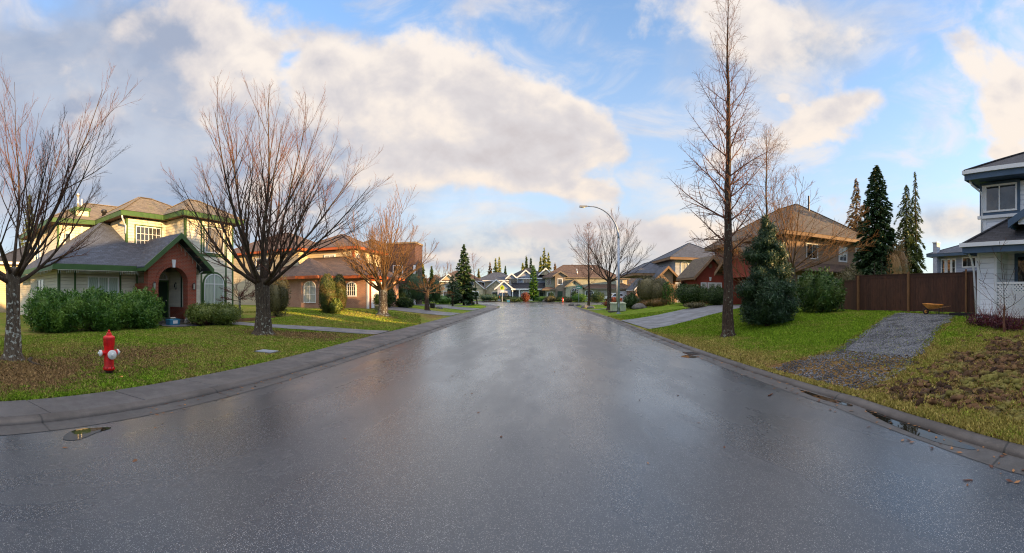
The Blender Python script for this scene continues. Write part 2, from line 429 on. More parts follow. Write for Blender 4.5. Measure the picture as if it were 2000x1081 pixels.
M['grey_siding'] = siding('grey_siding', (.40, .42, .46))
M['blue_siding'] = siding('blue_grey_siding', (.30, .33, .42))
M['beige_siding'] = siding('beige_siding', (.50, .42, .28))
M['green'] = paint('green_trim', (.048, .105, .030), .5)
M['darkgreen'] = paint('dark_green_door', (.012, .035, .018), .4)
M['soffit'] = paint('soffit_brown', (.22, .13, .07), .7)
M['white'] = paint('white_frame', (.75, .75, .76), .45, .05)
M['navy'] = paint('navy_trim', (.055, .10, .17), .5)
M['redbrick'] = bricks('red_brick', (.36, .060, .022), (.24, .045, .022), (.26, .18, .13))
M['pinkbrick'] = bricks('rose_brick', (.42, .20, .12), (.34, .14, .085), (.42, .34, .27))
M['tanbrick'] = bricks('brown_brick', (.30, .17, .10), (.22, .12, .08), (.30, .25, .19))
M['rusttrim'] = paint('rust_trim', (.36, .085, .02), .5)
M['redstucco'] = paint('red_stucco', (.30, .06, .035), .9, .15)
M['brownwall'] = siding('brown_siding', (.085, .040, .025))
M['taupe'] = paint('taupe_stucco', (.20, .165, .13), .9)
M['sage'] = paint('sage_stucco', (.36, .36, .27), .9)
M['slate'] = shingles('slate_shingle', (.052, .061, .085))
M['slatedark'] = shingles('dark_shingle', (.030, .031, .040))
M['warmroof'] = shingles('tan_weathered_shingle', (.16, .125, .085), moss=.5)
M['brownroof'] = shingles('brown_shingle', (.095, .058, .042))
M['darkbrownroof'] = shingles('dark_brown_weathered_shingle', (.085, .062, .042), moss=.35)
M['glass'] = glass('window_glass')
M['curtain'] = glass('curtained_glass', (.50, .50, .44), True)
M['curtaingreen'] = glass('curtained_glass_green', (.42, .52, .44), True)
M['blind'] = glass('blind_glass', (.30, .26, .19), True)
M['lampglass'] = paint('lantern_glass', (.5, .5, .42), .2)
M['black'] = paint('black_metal', (.015, .015, .017), .4)
M['fascia_w'] = paint('white_gutter', (.68, .70, .74), .4, .05)
M['chimney_m'] = paint('steel_flue', (.62, .60, .56), .3, .1, metal=.7)
# ------------------------------------------------------------------ ground materials
def asphalt():
    m, t, b = newmat('wet_asphalt'); P = pos(t)
    s1 = t.noise(P, 120, 2, .7); vo = t.new('ShaderNodeTexVoronoi', feature='F1'); t.l.new(P, vo.inputs['Vector']); t.put(vo, 'Scale', 200.0)
    cellr = t.new('ShaderNodeSeparateColor', i_0=vo.outputs['Color']).outputs[0]
    big = t.noise(t.vmul(P, (1.0, .22, 1)), .55, 4, .55); mid = t.noise(t.vmul(P, (1, .35, 1)), 2.1, 4, .6)
    wet = t.m('ADD', t.m('MULTIPLY', big, .65), t.m('MULTIPLY', mid, .35))
    base = t.mix(t.ss(wet, .35, .65), C4((.030, .036, .046)), C4((.017, .023, .032)))
    spk = t.ss(cellr, .88, .97); spk2 = t.ss(cellr, .25, .05)
    col = t.mix(t.m('MULTIPLY', spk, .85), base, C4((.26, .26, .26)))
    col = t.mix(t.m('MULTIPLY', spk2, .5), col, C4((.012, .012, .013)))
    col = t.mix(t.m('MULTIPLY', t.ss(s1, .5, .8), .35), col, C4((.11, .11, .105)))
    t.put(b, 'Base Color', col)
    s = t.new('ShaderNodeSeparateXYZ', i_0=P)
    tr = t.m('ADD', t.m('SINE', t.m('MULTIPLY', t.m('ADD', s.outputs[0], t.m('MULTIPLY', big, 1.6)), 3.3)), 0.0)
    ro = t.m('ADD', t.ss(wet, .32, .68, .38, .22), t.m('MULTIPLY', tr, .045))
    t.put(b, 'Roughness', ro); t.put(b, 'Specular IOR Level', .7)
    t.put(b, 'Coat Weight', t.ss(wet, .30, .62, .45, 1.0)); t.put(b, 'Coat Roughness', t.ss(wet, .32, .66, .34, .20)); t.put(b, 'Coat IOR', 1.4)
    h = t.m('SUBTRACT', t.m('MULTIPLY', s1, .6), t.m('MULTIPLY', vo.outputs['Distance'], .9))
    bump(t, b, h, .24, .005)
    return m
def concrete(name, c, wet=.5, scale=1.0, joint=0.0):
    m, t, b = newmat(name); P = pos(t)
    n = t.noise(P, 1.3, 6, .65); n2 = t.noise(P, 70, 3, .7); n3 = t.noise(P, 7, 5, .65)
    f = t.m('ADD', t.m('ADD', t.m('MULTIPLY', n, .5), t.m('MULTIPLY', n2, .2)), t.m('MULTIPLY', n3, .3))
    col = t.mix(t.ss(f, .35, .65), C4(tuple(q*.62 for q in c)), C4(tuple(q*1.15 for q in c)))
    col = t.mix(t.m('MULTIPLY', t.ss(n2, .6, .75), .5), col, C4(tuple(q*1.9 for q in c)))
    if joint:
        s = t.new('ShaderNodeSeparateXYZ', i_0=P); q = t.m('ABSOLUTE', t.m('SUBTRACT', t.m('FRACT', t.m('DIVIDE', t.m('ADD', s.outputs[1], t.m('MULTIPLY', n3, .02)), joint)), .5))
        col = t.mix(t.ss(q, .006, .0025), col, C4((.012, .012, .012)))
    t.put(b, 'Base Color', col); t.put(b, 'Roughness', t.ss(n, .35, .65, .7, .45)); t.put(b, 'Specular IOR Level', wet)
    bump(t, b, n2, .35, .006)
    return m
def lawn():
    m, t, b = newmat('lawn_ground'); P = pos(t)
    at_ = t.new('ShaderNodeAttribute', attribute_name='dirt').outputs['Fac']
    yl = t.new('ShaderNodeAttribute', attribute_name='dry').outputs['Fac']
    n = t.noise(P, 1.1, 6, .62); n2 = t.noise(P, 9, 5, .7); n3 = t.noise(P, 60, 3, .7)
    g = t.mix(t.ss(n2, .3, .7), C4((.065, .115, .009)), C4((.16, .24, .018)))
    y = t.mix(t.ss(n2, .3, .7), C4((.15, .135, .028)), C4((.27, .225, .06)))
    f = t.ss(t.m('ADD', yl, t.m('MULTIPLY', t.m('SUBTRACT', n, .5), 1.3)), .25, .75)
    col = t.mix(f, g, y)
    br = t.mix(t.ss(n3, .3, .7), C4((.055, .028, .012)), C4((.26, .16, .065)))
    fd = t.ss(t.m('ADD', at_, t.m('ADD', t.m('MULTIPLY', t.m('SUBTRACT', n2, .5), 1.5), t.m('MULTIPLY', t.m('SUBTRACT', n3, .5), .8))), .35, .8)
    col = t.mix(t.m('MULTIPLY', fd, .92), col, br)
    col = t.mix(t.m('MULTIPLY', t.ss(n3, .55, .8), .35), col, C4((.03, .035, .008)))
    t.put(b, 'Base Color', col); t.put(b, 'Roughness', .95); t.put(b, 'Specular IOR Level', .1)
    bump(t, b, t.m('ADD', n3, t.m('MULTIPLY', n2, 1.5)), .8, .04)
    return m
M['asphalt'] = asphalt()
M['sidewalk'] = concrete('sidewalk_concrete', (.078, .074, .076))
M['kerb'] = concrete('kerb_concrete', (.066, .058, .054), joint=3.04)
M['gutter'] = concrete('gutter_concrete', (.060, .057, .056), .6, joint=3.04)
M['drive'] = concrete('driveway_concrete', (.12, .125, .14), .6)
M['lawn'] = lawn()

# ------------------------------------------------------------------ where lawns are bare
def gs(x, y, cx, cy, rx, ry): return math.exp(-((x-cx)/rx)**2-((y-cy)/ry)**2)
def on_gravel(x, y, m=0.0):
    if not (4.8 < x < 15): return 0.0
    c = interp(x, [(4.5, 5.65), (7.2, 6.15), (14.2, 9.15)]); w = interp(x, [(4.5, 1.35), (7, 1.25), (10, 1.25), (14, 1.5)])+m
    return 1.0 if abs(y-c) < w else 0.0
def nz(x, y, s=1.0): return mnoise.noise(Vector((x*s, y*s, 3.3)))
def churn(x, y):
    v = max(gs(x, y, 7.2, 2.5, 2.3, 2.0), gs(x, y, 6.0, 1.0, 1.5, 1.6), gs(x, y, 9.2, 1.9, 2.0, 2.2), .9*gs(x, y, 5.4, 3.3, .8, 1.3)) if x > 4 and y < 7 else 0.0
    return sst(v+.3*nz(x, y, 1.1), .34, .60)
def dirtv(x, y):
    d = 0.0
    if x < -5:
        d += .75*gs(x, y, -8.6, 1.6, 2.0, 1.3) + .72*gs(x, y, -9.0, 5.2, 1.9, 1.9) + .45*gs(x, y, -7.0, 2.2, 1.2, 2.4) + .22*sst(nz(x, y, .45)+.3*nz(x, y, 1.7), .05, .5)
        d += .9*gs(x, y, -9.0, 12.4, 3.0, 1.3) + .5*gs(x, y, -9.4, 22.8, 2.2, 1.3) + .5*gs(x, y, -7.5, 27, 1.2, 2)
    else:
        d += .8*churn(x, y) + .55*gs(x, y, 5.4, 7.0, .9, 1.6) + .7*gs(x, y, 6.6, 12.6, .8, .8) + .55*gs(x, y, 5.1, 9.6, .4, 3.5)
        d += .75*on_gravel(x, y, .25)
    return d+.10
def dryv(x, y):
    if x < 0: return .48+.25*nz(x, y, .35)-.45*sst(y, 30, 45)-.35*gs(x, y, -6.6, 3.2, .6, 2.4)
    v = .26+.42*sst(5.9-x, 0, 1.2)+.6*gs(x, y, 8, 3.0, 3.2, 3.2)+.4*gs(x, y, 5.5, 9, 1.2, 5)+.25*nz(x, y, .5)
    return v
def ht(x, y):
    z = G(x, y)
    if x > 4: z += churn(x, y)*(.10*mnoise.fractal(Vector((x*3.0, y*3.0, 0)), 1.0, 2.0, 4)+.02)
    e = min(1.0, max(0, (abs(x)-6.4)))
    return z+.02*mnoise.noise(Vector((x*.9, y*.9, 1.0)))*e
def grid_mesh(name, rows, mat, attrs=True):
    ny, nx = len(rows), len(rows[0]); V = np.array([p for r in rows for p in r])
    i = np.arange(ny*nx).reshape(ny, nx); q = np.stack([i[:-1, :-1], i[:-1, 1:], i[1:, 1:], i[1:, :-1]], -1).reshape(-1, 4)
    if V[q[0][1]][0] < V[q[0][0]][0]: q = q[:, ::-1]
    at_ = None
    if attrs: at_ = {'dirt': np.array([dirtv(p[0], p[1]) for p in V]), 'dry': np.array([dryv(p[0], p[1]) for p in V])}
    o = npmesh(name, V, q, mat, None, at_)
    o.data.polygons.foreach_set('use_smooth', [True]*len(o.data.polygons))
    return o
ys = list(np.arange(-14, 8, .14))+list(np.arange(8, 22, .25))+list(np.arange(22, 52.01, .6))
if ys[-1] < 52: ys.append(52.0)
def offs(fine):
    o = [0, .08, .2]; d = fine
    while o[-1] < 62: o.append(o[-1]+d); d = fine if o[-1] < 6 else d*1.06
    return o
OR = offs(.13)
rows = []
for y in ys: rows.append([(xr(y)+.12+o, y, ht(xr(y)+.12+o, y)-(.03 if o < .1 else 0)) for o in OR])
lw = tag(grid_mesh('lawn_right', rows, M['lawn']), kind='structure')
OLf = offs(.2)
rows = []
for y in ys: rows.append([(xl(y)-.1-o, y, (ht(xl(y)-.1-o, y)-.03 if xl(y)-.1-o > xs(y)+.05 else ht(xl(y)-.1-o, y))) for o in OLf])
lw = tag(grid_mesh('lawn_left', rows, M['lawn']), kind='structure')
# ground beyond the junction and out to the horizon
far = [(-6.4, 52), (-8, 57), (-11, 66), (-15, 75), (-24, 88), (-60, 120)]
xsF = [-1500, -700, -300, -150, -100, -67, -50, -40, -30, -24, -20, -16, -12, -8, -4, 0, 4, 8, 12, 16, 20, 26, 34, 45, 66, 100, 200, 500, 1500]
ysF = [52, 56, 60, 65, 70, 76, 80, 84, 90, 100, 120, 160, 240, 400, 800, 1600]
rows = [[(x, y, -.02) for x in xsF] for y in ysF]
tag(grid_mesh('ground', rows, M['lawn']), kind='structure')
gb = MB(); gb.box(-1500, -1500, -.8, 1500, 51.9, -.35)
tag(gb.build('ground_base', M['lawn']), kind='structure')
# roadway
def strip(name, left, right, z, mat, kind='structure', parent=None):
    mb = MB()
    for i in range(len(left)-1):
        mb.poly([(right[i][0], right[i][1], z), (right[i+1][0], right[i+1][1], z), (left[i+1][0], left[i+1][1], z), (left[i][0], left[i][1], z)])
    o = mb.build(name, mat); return tag(o, kind=kind)
LK = [(xl(y), y) for y in (-14, -8, -3, 0, 3, 6, 10, 16, 24, 32, 40, 46)]+[(-5.1, 50), (-5.9, 55), (-7.6, 61), (-10.4, 67.5), (-15, 75), (-23, 84), (-35, 95), (-60, 116)]
RK = [(xr(y), y) for y in (-14, -8, -3, -1, 0, 1.25, 2.3, 3.2, 4.2, 5.5, 7, 10, 15, 19, 24, 32, 40, 48)]+[(5.0, 52), (5.6, 55.5), (7.4, 58.6), (10.5, 60.6), (16, 61.8), (30, 62.5), (66, 63)]
farR = [(-60, 128), (-38, 107), (-26, 96), (-14, 88), (-4, 85), (6, 83), (16, 80), (30, 76.5), (66, 74)]
mb = MB(); ysr = [-14, -8, -3, 0, 1.25, 2.3, 4.2, 7, 10, 15, 24, 32, 40, 50]
for a, b in zip(ysr, ysr[1:]): mb.poly([(xr(a)-.3, a, 0), (xr(b)-.3, b, 0), (xl(b)+.3, b, 0), (xl(a)+.3, a, 0)])
tag(mb.build('road', M['asphalt']), kind='structure')
mb = MB()
Lc = [(-4.63, 50), (-5.5, 55), (-7.3, 61), (-10.1, 67.7), (-14.8, 75.3), (-23, 84.3), (-35, 95.3), (-60, 116.3)]
Rc = [(4.62, 50), (5.3, 55.6), (7.2, 58.9), (10.4, 60.9), (16, 62.1), (30, 62.8), (66, 63.3)]
ring = [(x, y, .002) for x, y in Rc]+[(x, y, .002) for x, y in reversed(farR)]+[(x, y, .002) for x, y in reversed(Lc)]
mb.poly(ring)
tag(mb.build('road_junction', M['asphalt']), kind='structure')
def offset(path, d):
    res = []
    for i, p in enumerate(path):
        a = Vector(path[max(0, i-1)]); b = Vector(path[min(len(path)-1, i+1)]); n = (b-a).normalized()
        res.append((p[0]+n.y*d, p[1]-n.x*d))
    return res
def dense(path, step=.6):
    res = []
    for a, b in zip(path, path[1:]):
        n = max(1, int((Vector(b)-Vector(a)).length/step))
        res += [(a[0]+(b[0]-a[0])*i/n, a[1]+(b[1]-a[1])*i/n) for i in range(n)]
    return res+[path[-1]]
def sweep(name, path, prof, mat, side, parent=None):
    """prof: (outward offset, z); side +1: outward is to the right of the path"""
    path = dense(path); mb = MB(); cols = []
    for d, z in prof:
        q = offset(path, d*side); cols.append([(x, y, z) for x, y in q])
    k = len(cols); n = len(path)
    vs = [cols[j][i] for i in range(n) for j in range(k)]
    fs = []
    for i in range(n-1):
        for j in range(k-1):
            f = (i*k+j, i*k+j+1, (i+1)*k+j+1, (i+1)*k+j)
            fs.append(f[::-1] if side > 0 else f)
    mb.add(vs, fs)
    # joints every three metres are cut as grooves in the kerb
    return tag(mb.build(name, mat, smooth=True), kind='structure')
kp = [(-.004, 0), (0.004, .022), (.03, .046), (.07, .060), (.11, .066), (.16, .068)]
sweep('kerb_right', RK, kp+[(.17, .04)], M['kerb'], 1)
sweep('kerb_left', LK, kp, M['kerb'], -1)
sweep('gutter_right', RK, [(-.32, .004), (-.15, -.006+.01), (-.002, .003)], M['gutter'], 1)
sweep('gutter_left', LK, [(-.32, .004), (-.15, -.006+.01), (-.002, .003)], M['gutter'], -1)
sweep('kerb_far', farR, kp, M['kerb'], -1)
# pavement on the left, cut into slabs
rs = random.Random(4); mb = MB(); y = -12.0
def skew(y): return -.16
while y < 50:
    y2 = y+1.52
    a, b = y+.008, y2-.008; zz = .070+rs.uniform(-.003, .004)
    x0a, x0b = xl(a)-.16, xl(b)-.16; x1a, x1b = xs(a), xs(b)
    mb.hexa([(x1a, a+skew(a), .05), (x0a, a, .05), (x0b, b, .05), (x1b, b+skew(b), .05), (x1a, a+skew(a), zz), (x0a, a, zz), (x0b, b, zz), (x1b, b+skew(b), zz)])
    y = y2
tag(mb.build('pavement', M['sidewalk'], bevel=.008), kind='structure')
mb = MB(); Lq = [p for p in LK if p[1] >= 50]; o1 = offset(Lq, -.16); o2 = offset(Lq, -1.5)
for i in range(len(o1)-1): mb.poly([(*o1[i], .069), (*o1[i+1], .069), (*o2[i+1], .069), (*o2[i], .069)])
tag(mb.build('pavement_bend', M['sidewalk']), kind='structure')
def patch(name, c, nu, nv, dz, mat, kind='structure', jit=0.0, seed=1):
    """bilinear sheet that follows the ground; c = four (x, y)"""
    rnd = random.Random(seed); mb = MB(); vs = []
    for j in range(nv+1):
        for i in range(nu+1):
            u, v = i/nu, j/nv
            p = (Vector(c[0])*(1-u)+Vector(c[1])*u)*(1-v)+(Vector(c[3])*(1-u)+Vector(c[2])*u)*v
            if jit and j in (0, nv): p += Vector((rnd.uniform(-jit, jit), rnd.uniform(-jit, jit)))
            vs.append((p.x, p.y, ht(p.x, p.y)+dz))
    fs = [(j*(nu+1)+i, j*(nu+1)+i+1, (j+1)*(nu+1)+i+1, (j+1)*(nu+1)+i) for j in range(nv) for i in range(nu)]
    if (Vector(vs[fs[0][1]])-Vector(vs[fs[0][0]])).cross(Vector(vs[fs[0][3]])-Vector(vs[fs[0][0]])).z < 0: fs = [f[::-1] for f in fs]
    mb.add(vs, fs); return tag(mb.build(name, mat, smooth=True), kind=kind)
patch('walkway', [(-16.2, 14.2), (-6.33, 14.3), (-6.33, 15.9), (-16.2, 15.7)], 30, 4, .022, M['drive'])
patch('walkway_to_porch', [(-16.4, 10.6), (-15.0, 11.2), (-14.2, 14.3), (-16.2, 14.3)], 8, 8, .026, M['drive'])
patch('driveway_left_near', [(-13.5, 27.6), (-6.42, 28.4), (-6.42, 32.6), (-13.5, 32.2)], 20, 8, .025, M['drive'])
patch('driveway_left_far', [(-17, 37.5), (-6.42, 38.0), (-6.42, 43.5), (-17, 43.8)], 20, 8, .025, M['drive'])
patch('driveway_right', [(5.06, 17.2), (15.3, 23.6), (15.3, 28.6), (5.06, 23.4)], 24, 10, .025, M['drive'])
patch('garden_path', [(5.06, 38.6), (12, 40.0), (12, 41.0), (5.06, 39.6)], 10, 3, .02, M['drive'])
def flatpad(name, pts, z, mat):
    mb = MB(); mb.poly([(x, y, z) for x, y in pts]); return tag(mb.build(name, mat), kind='structure')
# far verge lawns beyond the junction
flatpad('verge_far', [(-26, 96.5), (-14, 88.5), (-4, 85.3), (6, 83.3), (16, 80.3), (30, 76.8), (66, 74.3), (90, 140), (-60, 140)], .10, M['lawn'])
flatpad('verge_right', [(5.3, 52), (5.9, 55.2), (7.5, 58.2), (10.6, 60.2), (16, 61.4), (30, 62.2), (66, 62.6), (66, 52)], .065, M['lawn'])
flatpad('verge_left', [(-6.5, 52), (-7.4, 56.1), (-9.1, 61.9), (-11.8, 68.7), (-16.2, 76.4), (-24.0, 85.4), (-36, 96.4), (-60, 117), (-90, 117), (-90, 52)], .065, M['lawn'])
flatpad('driveway_corner', [(-9.5, 52.5), (-20, 52.5), (-24, 58), (-10.2, 58.5)], .08, M['drive'])
flatpad('driveway_truck', [(-15.2, 89.0), (-9.6, 87.1), (-7.5, 97), (-12.5, 97)], .112, M['drive'])
flatpad('driveway_vans', [(16, 80.4), (23, 78.6), (27, 98), (18, 98)], .112, M['drive'])
# ------------------------------------------------------------------ house kit
class Fr:
    """a wall's own frame: u runs along the wall (left to right seen from outside), d outward, z up"""
    def __init__(s, x, y, ux, uy):
        l = sqrt(ux*ux+uy*uy); s.x, s.y, s.ux, s.uy = x, y, ux/l, uy/l; s.nx, s.ny = s.uy, -s.ux
    def P(s, u, d, z): return (s.x+u*s.ux+d*s.nx, s.y+u*s.uy+d*s.ny, z)
    def box(s, mb, u0, u1, d0, d1, z0, z1):
        return mb.hexa([s.P(u0, d1, z0), s.P(u1, d1, z0), s.P(u1, d0, z0), s.P(u0, d0, z0), s.P(u0, d1, z1), s.P(u1, d1, z1), s.P(u1, d0, z1), s.P(u0, d0, z1)])
def FX(x, y): return Fr(x, y, 0, 1)      # wall facing +X, u = +Y
def FY(x, y): return Fr(x, y, 1, 0)      # wall facing -Y, u = +X
def FN(x, y): return Fr(x, y, 0, -1)     # wall facing -X, u = -Y
def outline(u0, u1, z0, z1, rise=0.0, n=10):
    """counter-clockwise from the lower left; rise > 0 arches the head"""
    if rise <= 0: return [(u0, z0), (u1, z0), (u1, z1), (u0, z1)]
    c, w = (u0+u1)/2, (u1-u0)/2; zs_ = z1-rise
    return [(u0, z0), (u1, z0)]+[(c+w*cos(pi*i/n), zs_+rise*sin(pi*i/n)) for i in range(n+1)]
def ring(mb, fr, o, i, d0, d1):
    n = len(o)
    for k in range(n):
        a, b = o[k], o[(k+1) % n]; c, d = i[(k+1) % n], i[k]
        if abs(a[0]-b[0])+abs(a[1]-b[1]) < 1e-6: continue
        mb.hexa([fr.P(a[0], d1, a[1]), fr.P(b[0], d1, b[1]), fr.P(b[0], d0, b[1]), fr.P(a[0], d0, a[1]),
                 fr.P(d[0], d1, d[1]), fr.P(c[0], d1, c[1]), fr.P(c[0], d0, c[1]), fr.P(d[0], d0, d[1])])
def window(root, fr, u0, u1, z0, z1, cols=2, rows=1, rise=0.0, mat='white', trim=None, pane='glass', fw=.055, tw=.10, d=.06, label=None, mw=.022, sill=False):
    rs_ = rise*(1-2*fw/(u1-u0)) if rise else 0
    o = outline(u0, u1, z0, z1, rise); i = outline(u0+fw, u1-fw, z0+fw, z1-fw, rs_)
    mb = MB(); ring(mb, fr, o, i, .0, d)
    iw = (u1-u0-2*fw)
    for k in range(1, cols):
        u = u0+fw+iw*k/cols; top = z1-fw
        if rise: top = z1-fw-rs_+rs_*sqrt(max(0, 1-((u-(u0+u1)/2)/(iw/2))**2))
        w = mw if not (cols % 2 == 0 and k == cols//2 and cols > 2) else mw*2
        fr.box(mb, u-w/2, u+w/2, .005, d*.8, z0+fw, top)
    zt = z1-fw-rs_
    for k in range(1, rows+(1 if rise else 0)):
        z = z0+fw+(zt-z0-fw)*k/rows
        fr.box(mb, u0+fw, u1-fw, .006, d*.75, z-mw/2, z+mw/2)
    f = mb.build('window', M[mat], root)
    if label: f['label'] = label
    p = MB(); p.poly([fr.P(a, d*.35, b) for a, b in i]); p.build('pane', M[pane], f)
    if trim:
        oo = outline(u0-tw, u1+tw, z0-tw, z1+tw, rise+tw if rise else 0)
        tb = MB(); ring(tb, fr, oo, outline(u0-.002, u1+.002, z0-.002, z1+.002, rise), 0, d*.6)
        if sill: fr.box(tb, u0-tw-.05, u1+tw+.05, .0, .12, z0-tw-.06, z0-tw)
        tb.build('trim', M[trim], f)
    return f
def door(root, fr, u0, u1, z0, z1, mat, frame='white', panels=2, label=None, handle=True):
    mb = MB(); fr.box(mb, u0, u1, 0, .05, z0, z1)
    w = u1-u0; n = panels
    for r in range(n):
        a = z0+.12+(z1-z0-.2)*r/n; b = z0+.12+(z1-z0-.2)*(r+1)/n-.1
        fr.box(mb, u0+.12, u0+w/2-.05, .05, .065, a, b); fr.box(mb, u0+w/2+.05, u1-.12, .05, .065, a, b)
    dd = mb.build('door', M[mat], root)
    if label: dd['label'] = label
    f = MB(); fr.box(f, u0-.1, u0-.003, 0, .075, z0, z1+.1); fr.box(f, u1+.003, u1+.1, 0, .075, z0, z1+.1); fr.box(f, u0-.003, u1+.003, 0, .075, z1+.003, z1+.1)
    f.build('frame', M[frame], dd)
    if handle:
        h = MB(); h.blob(fr.P(u1-.09, .10, (z0+z1)/2-.05), (.04, .04, .04), 8); h.build('handle', M['lampglass'], dd)
    return dd
def garage(root, fr, u0, u1, z0, z1, mat='white', frame='white', rows=4, cols=4):
    mb = MB(); hz = (z1-z0)/rows
    for r in range(rows):
        fr.box(mb, u0, u1, -.02, .02, z0+hz*r+.006, z0+hz*(r+1)-.006)
        for c in range(cols):
            w = (u1-u0)/cols; fr.box(mb, u0+w*c+.08, u0+w*(c+1)-.08, .02, .032, z0+hz*r+.09, z0+hz*(r+1)-.09)
    g = mb.build('garage_door', M[mat], root)
    f = MB(); fr.box(f, u0-.14, u0, 0, .06, z0, z1+.14); fr.box(f, u1, u1+.14, 0, .06, z0, z1+.14); fr.box(f, u0, u1, 0, .06, z1, z1+.14)
    f.build('frame', M[frame], g); return g
class Roofs:
    """collects roof slopes, fascia and soffit of one house"""
    def __init__(s, root, pitch=.6, fh=.22, th=.05):
        s.root, s.k, s.fh = root, pitch, fh; s.r, s.f, s.s = MB(), MB(), MB(); s.th = th; s.nz = 0
    def fas(s, x0, y0, x1, y1, z, sides='NSEW'):
        a = z-s.fh; b = z+.012; w = .035
        if 'S' in sides: s.f.box(x0, y0, a, x1, y0+w, b)
        if 'N' in sides: s.f.box(x0, y1-w, a, x1, y1, b)
        if 'W' in sides: s.f.box(x0, y0+w+.001, a, x0+w, y1-w-.001, b)
        if 'E' in sides: s.f.box(x1-w, y0+w+.001, a, x1, y1-w-.001, b)
        s.nz += .0017; q = z-s.fh*.8+s.nz
        s.s.poly([(x0+w, y0+w, q), (x0+w, y1-w, q), (x1-w, y1-w, q), (x1-w, y0+w, q)])
    def hip(s, x0, y0, x1, y1, z, k=None, fascia='NSEW', ov=.03, cut=None):
        """hipped roof over a rectangle of eaves"""
        k = k or s.k; s.fas(x0, y0, x1, y1, z, fascia); s.nz += .0011; z += .014+s.nz
        x0 -= ov; y0 -= ov; x1 += ov; y1 += ov
        w, d = x1-x0, y1-y0; h = min(w, d)/2
        if w >= d: a, b = (x0+h, y0+h), (x1-h, y0+h)
        else: a, b = (x0+h, y0+h), (x0+h, y1-h)
        if cut: h2 = min(h, cut); 
        A = (*a, z+k*h); B = (*b, z+k*h)
        c = [(x0, y0, z), (x1, y0, z), (x1, y1, z), (x0, y1, z)]
        if abs(w-d) < .05: [s.r.poly([c[i], c[(i+1) % 4], A]) for i in range(4)]
        elif w > d: s.r.poly([c[0], c[1], B, A]); s.r.poly([c[1], c[2], B]); s.r.poly([c[2], c[3], A, B]); s.r.poly([c[3], c[0], A])
        else: s.r.poly([c[0], c[1], A]); s.r.poly([c[1], c[2], B, A]); s.r.poly([c[2], c[3], B]); s.r.poly([c[3], c[0], A, B])
        # ridge and hip caps
        for p, q in ([(A, B)] if abs(w-d) > .05 else [])+[(c[0], A), (c[1], B if w > d+.05 else A), (c[2], B), (c[3], A if w > d else B)]:
            p, q = Vector(p), Vector(q)
            if (q-p).length > .1: s.r.bar(p+Vector((0, 0, .01)), q+Vector((0, 0, .01)), .22, .04)
        return A, B
    def gable(s, fr, u0, u1, z, depth, k=None, bw=.2, over=.35, wall=None, walld=0.0, fascia=True):
        """gable roof: front plane at fr (d = over outward), ridge runs back `depth`"""
        k = k or s.k; c = (u0+u1)/2; zt = z+k*(u1-u0)/2; T = .07
        P = fr.P
        for a, b in ((u0, c), (c, u1)):
            za, zb = (z, zt) if a == u0 else (zt, z)
            q = [P(a, over, za), P(b, over, zb), P(b, -depth, zb), P(a, -depth, za)]
            up = [(x, y, zz+T) for x, y, zz in q]; s.r.add(q+up, [(4, 5, 6, 7), (3, 2, 1, 0), (0, 1, 5, 4), (2, 3, 7, 6), (1, 2, 6, 5), (3, 0, 4, 7)])
        for a, b, za, zb in ((u0-.02, c, z-.01, zt), (u1+.02, c, z-.01, zt)):   # barge boards
            o = [P(a, over+.002, za-bw+.05), P(b, over+.002, zb-bw+.05), P(b, over+.002, zb+T+.02), P(a, over+.002, za+T+.02)]
            nx, ny = fr.nx*.05, fr.ny*.05
            s.f.prism(o, (nx, ny, 0))
        if fascia:
            for u in (u0, u1):
                w = .035 if u == u0 else -.035
                q = [P(u, over, z-.16), P(u+w, over, z-.16), P(u+w, -depth, z-.16), P(u, -depth, z-.16)]
                s.f.hexa(q+[(x, y, zz+.155) for x, y, zz in q]) if w < 0 else s.f.hexa([q[1], q[0], q[3], q[2]]+[(x, y, zz+.155) for x, y, zz in (q[1], q[0], q[3], q[2])])
        if wall:
            m = MB(); i = .30
            m.prism([P(u0+i, walld, z-.05), P(u1-i, walld, z-.05), P(u1-i, walld, z+k*i-.03), P(c, walld, zt-.03), P(u0+i, walld, z+k*i-.03)], (-fr.nx*.1, -fr.ny*.1, 0))
            m.build('gable_wall', M[wall], s.root)
        return zt
    def done(s, roof, fascia, soffit='soffit'):
        r = s.r.build('roof', M[roof], s.root)
        if s.f.v: s.f.build('fascia', M[fascia], s.root)
        if s.s.v: s.s.build('soffit', M[soffit], s.root)
        return r
def corner(mb, x, y, z0, z1, sx, sy, w=.11, p=.02):
    """corner board; sx, sy point outward"""
    mb.box(x-sx*w, y+sy*.0, z0, x+sx*p, y+sy*p, z1); mb.box(x, y-sy*w, z0, x+sx*p, y, z1)
def pipe(root, pts, mat='white', r=.04, name='downpipe'):
    mb = MB(); mb.tube(pts, r, 8); return mb.build(name, M[mat], root, smooth=True)

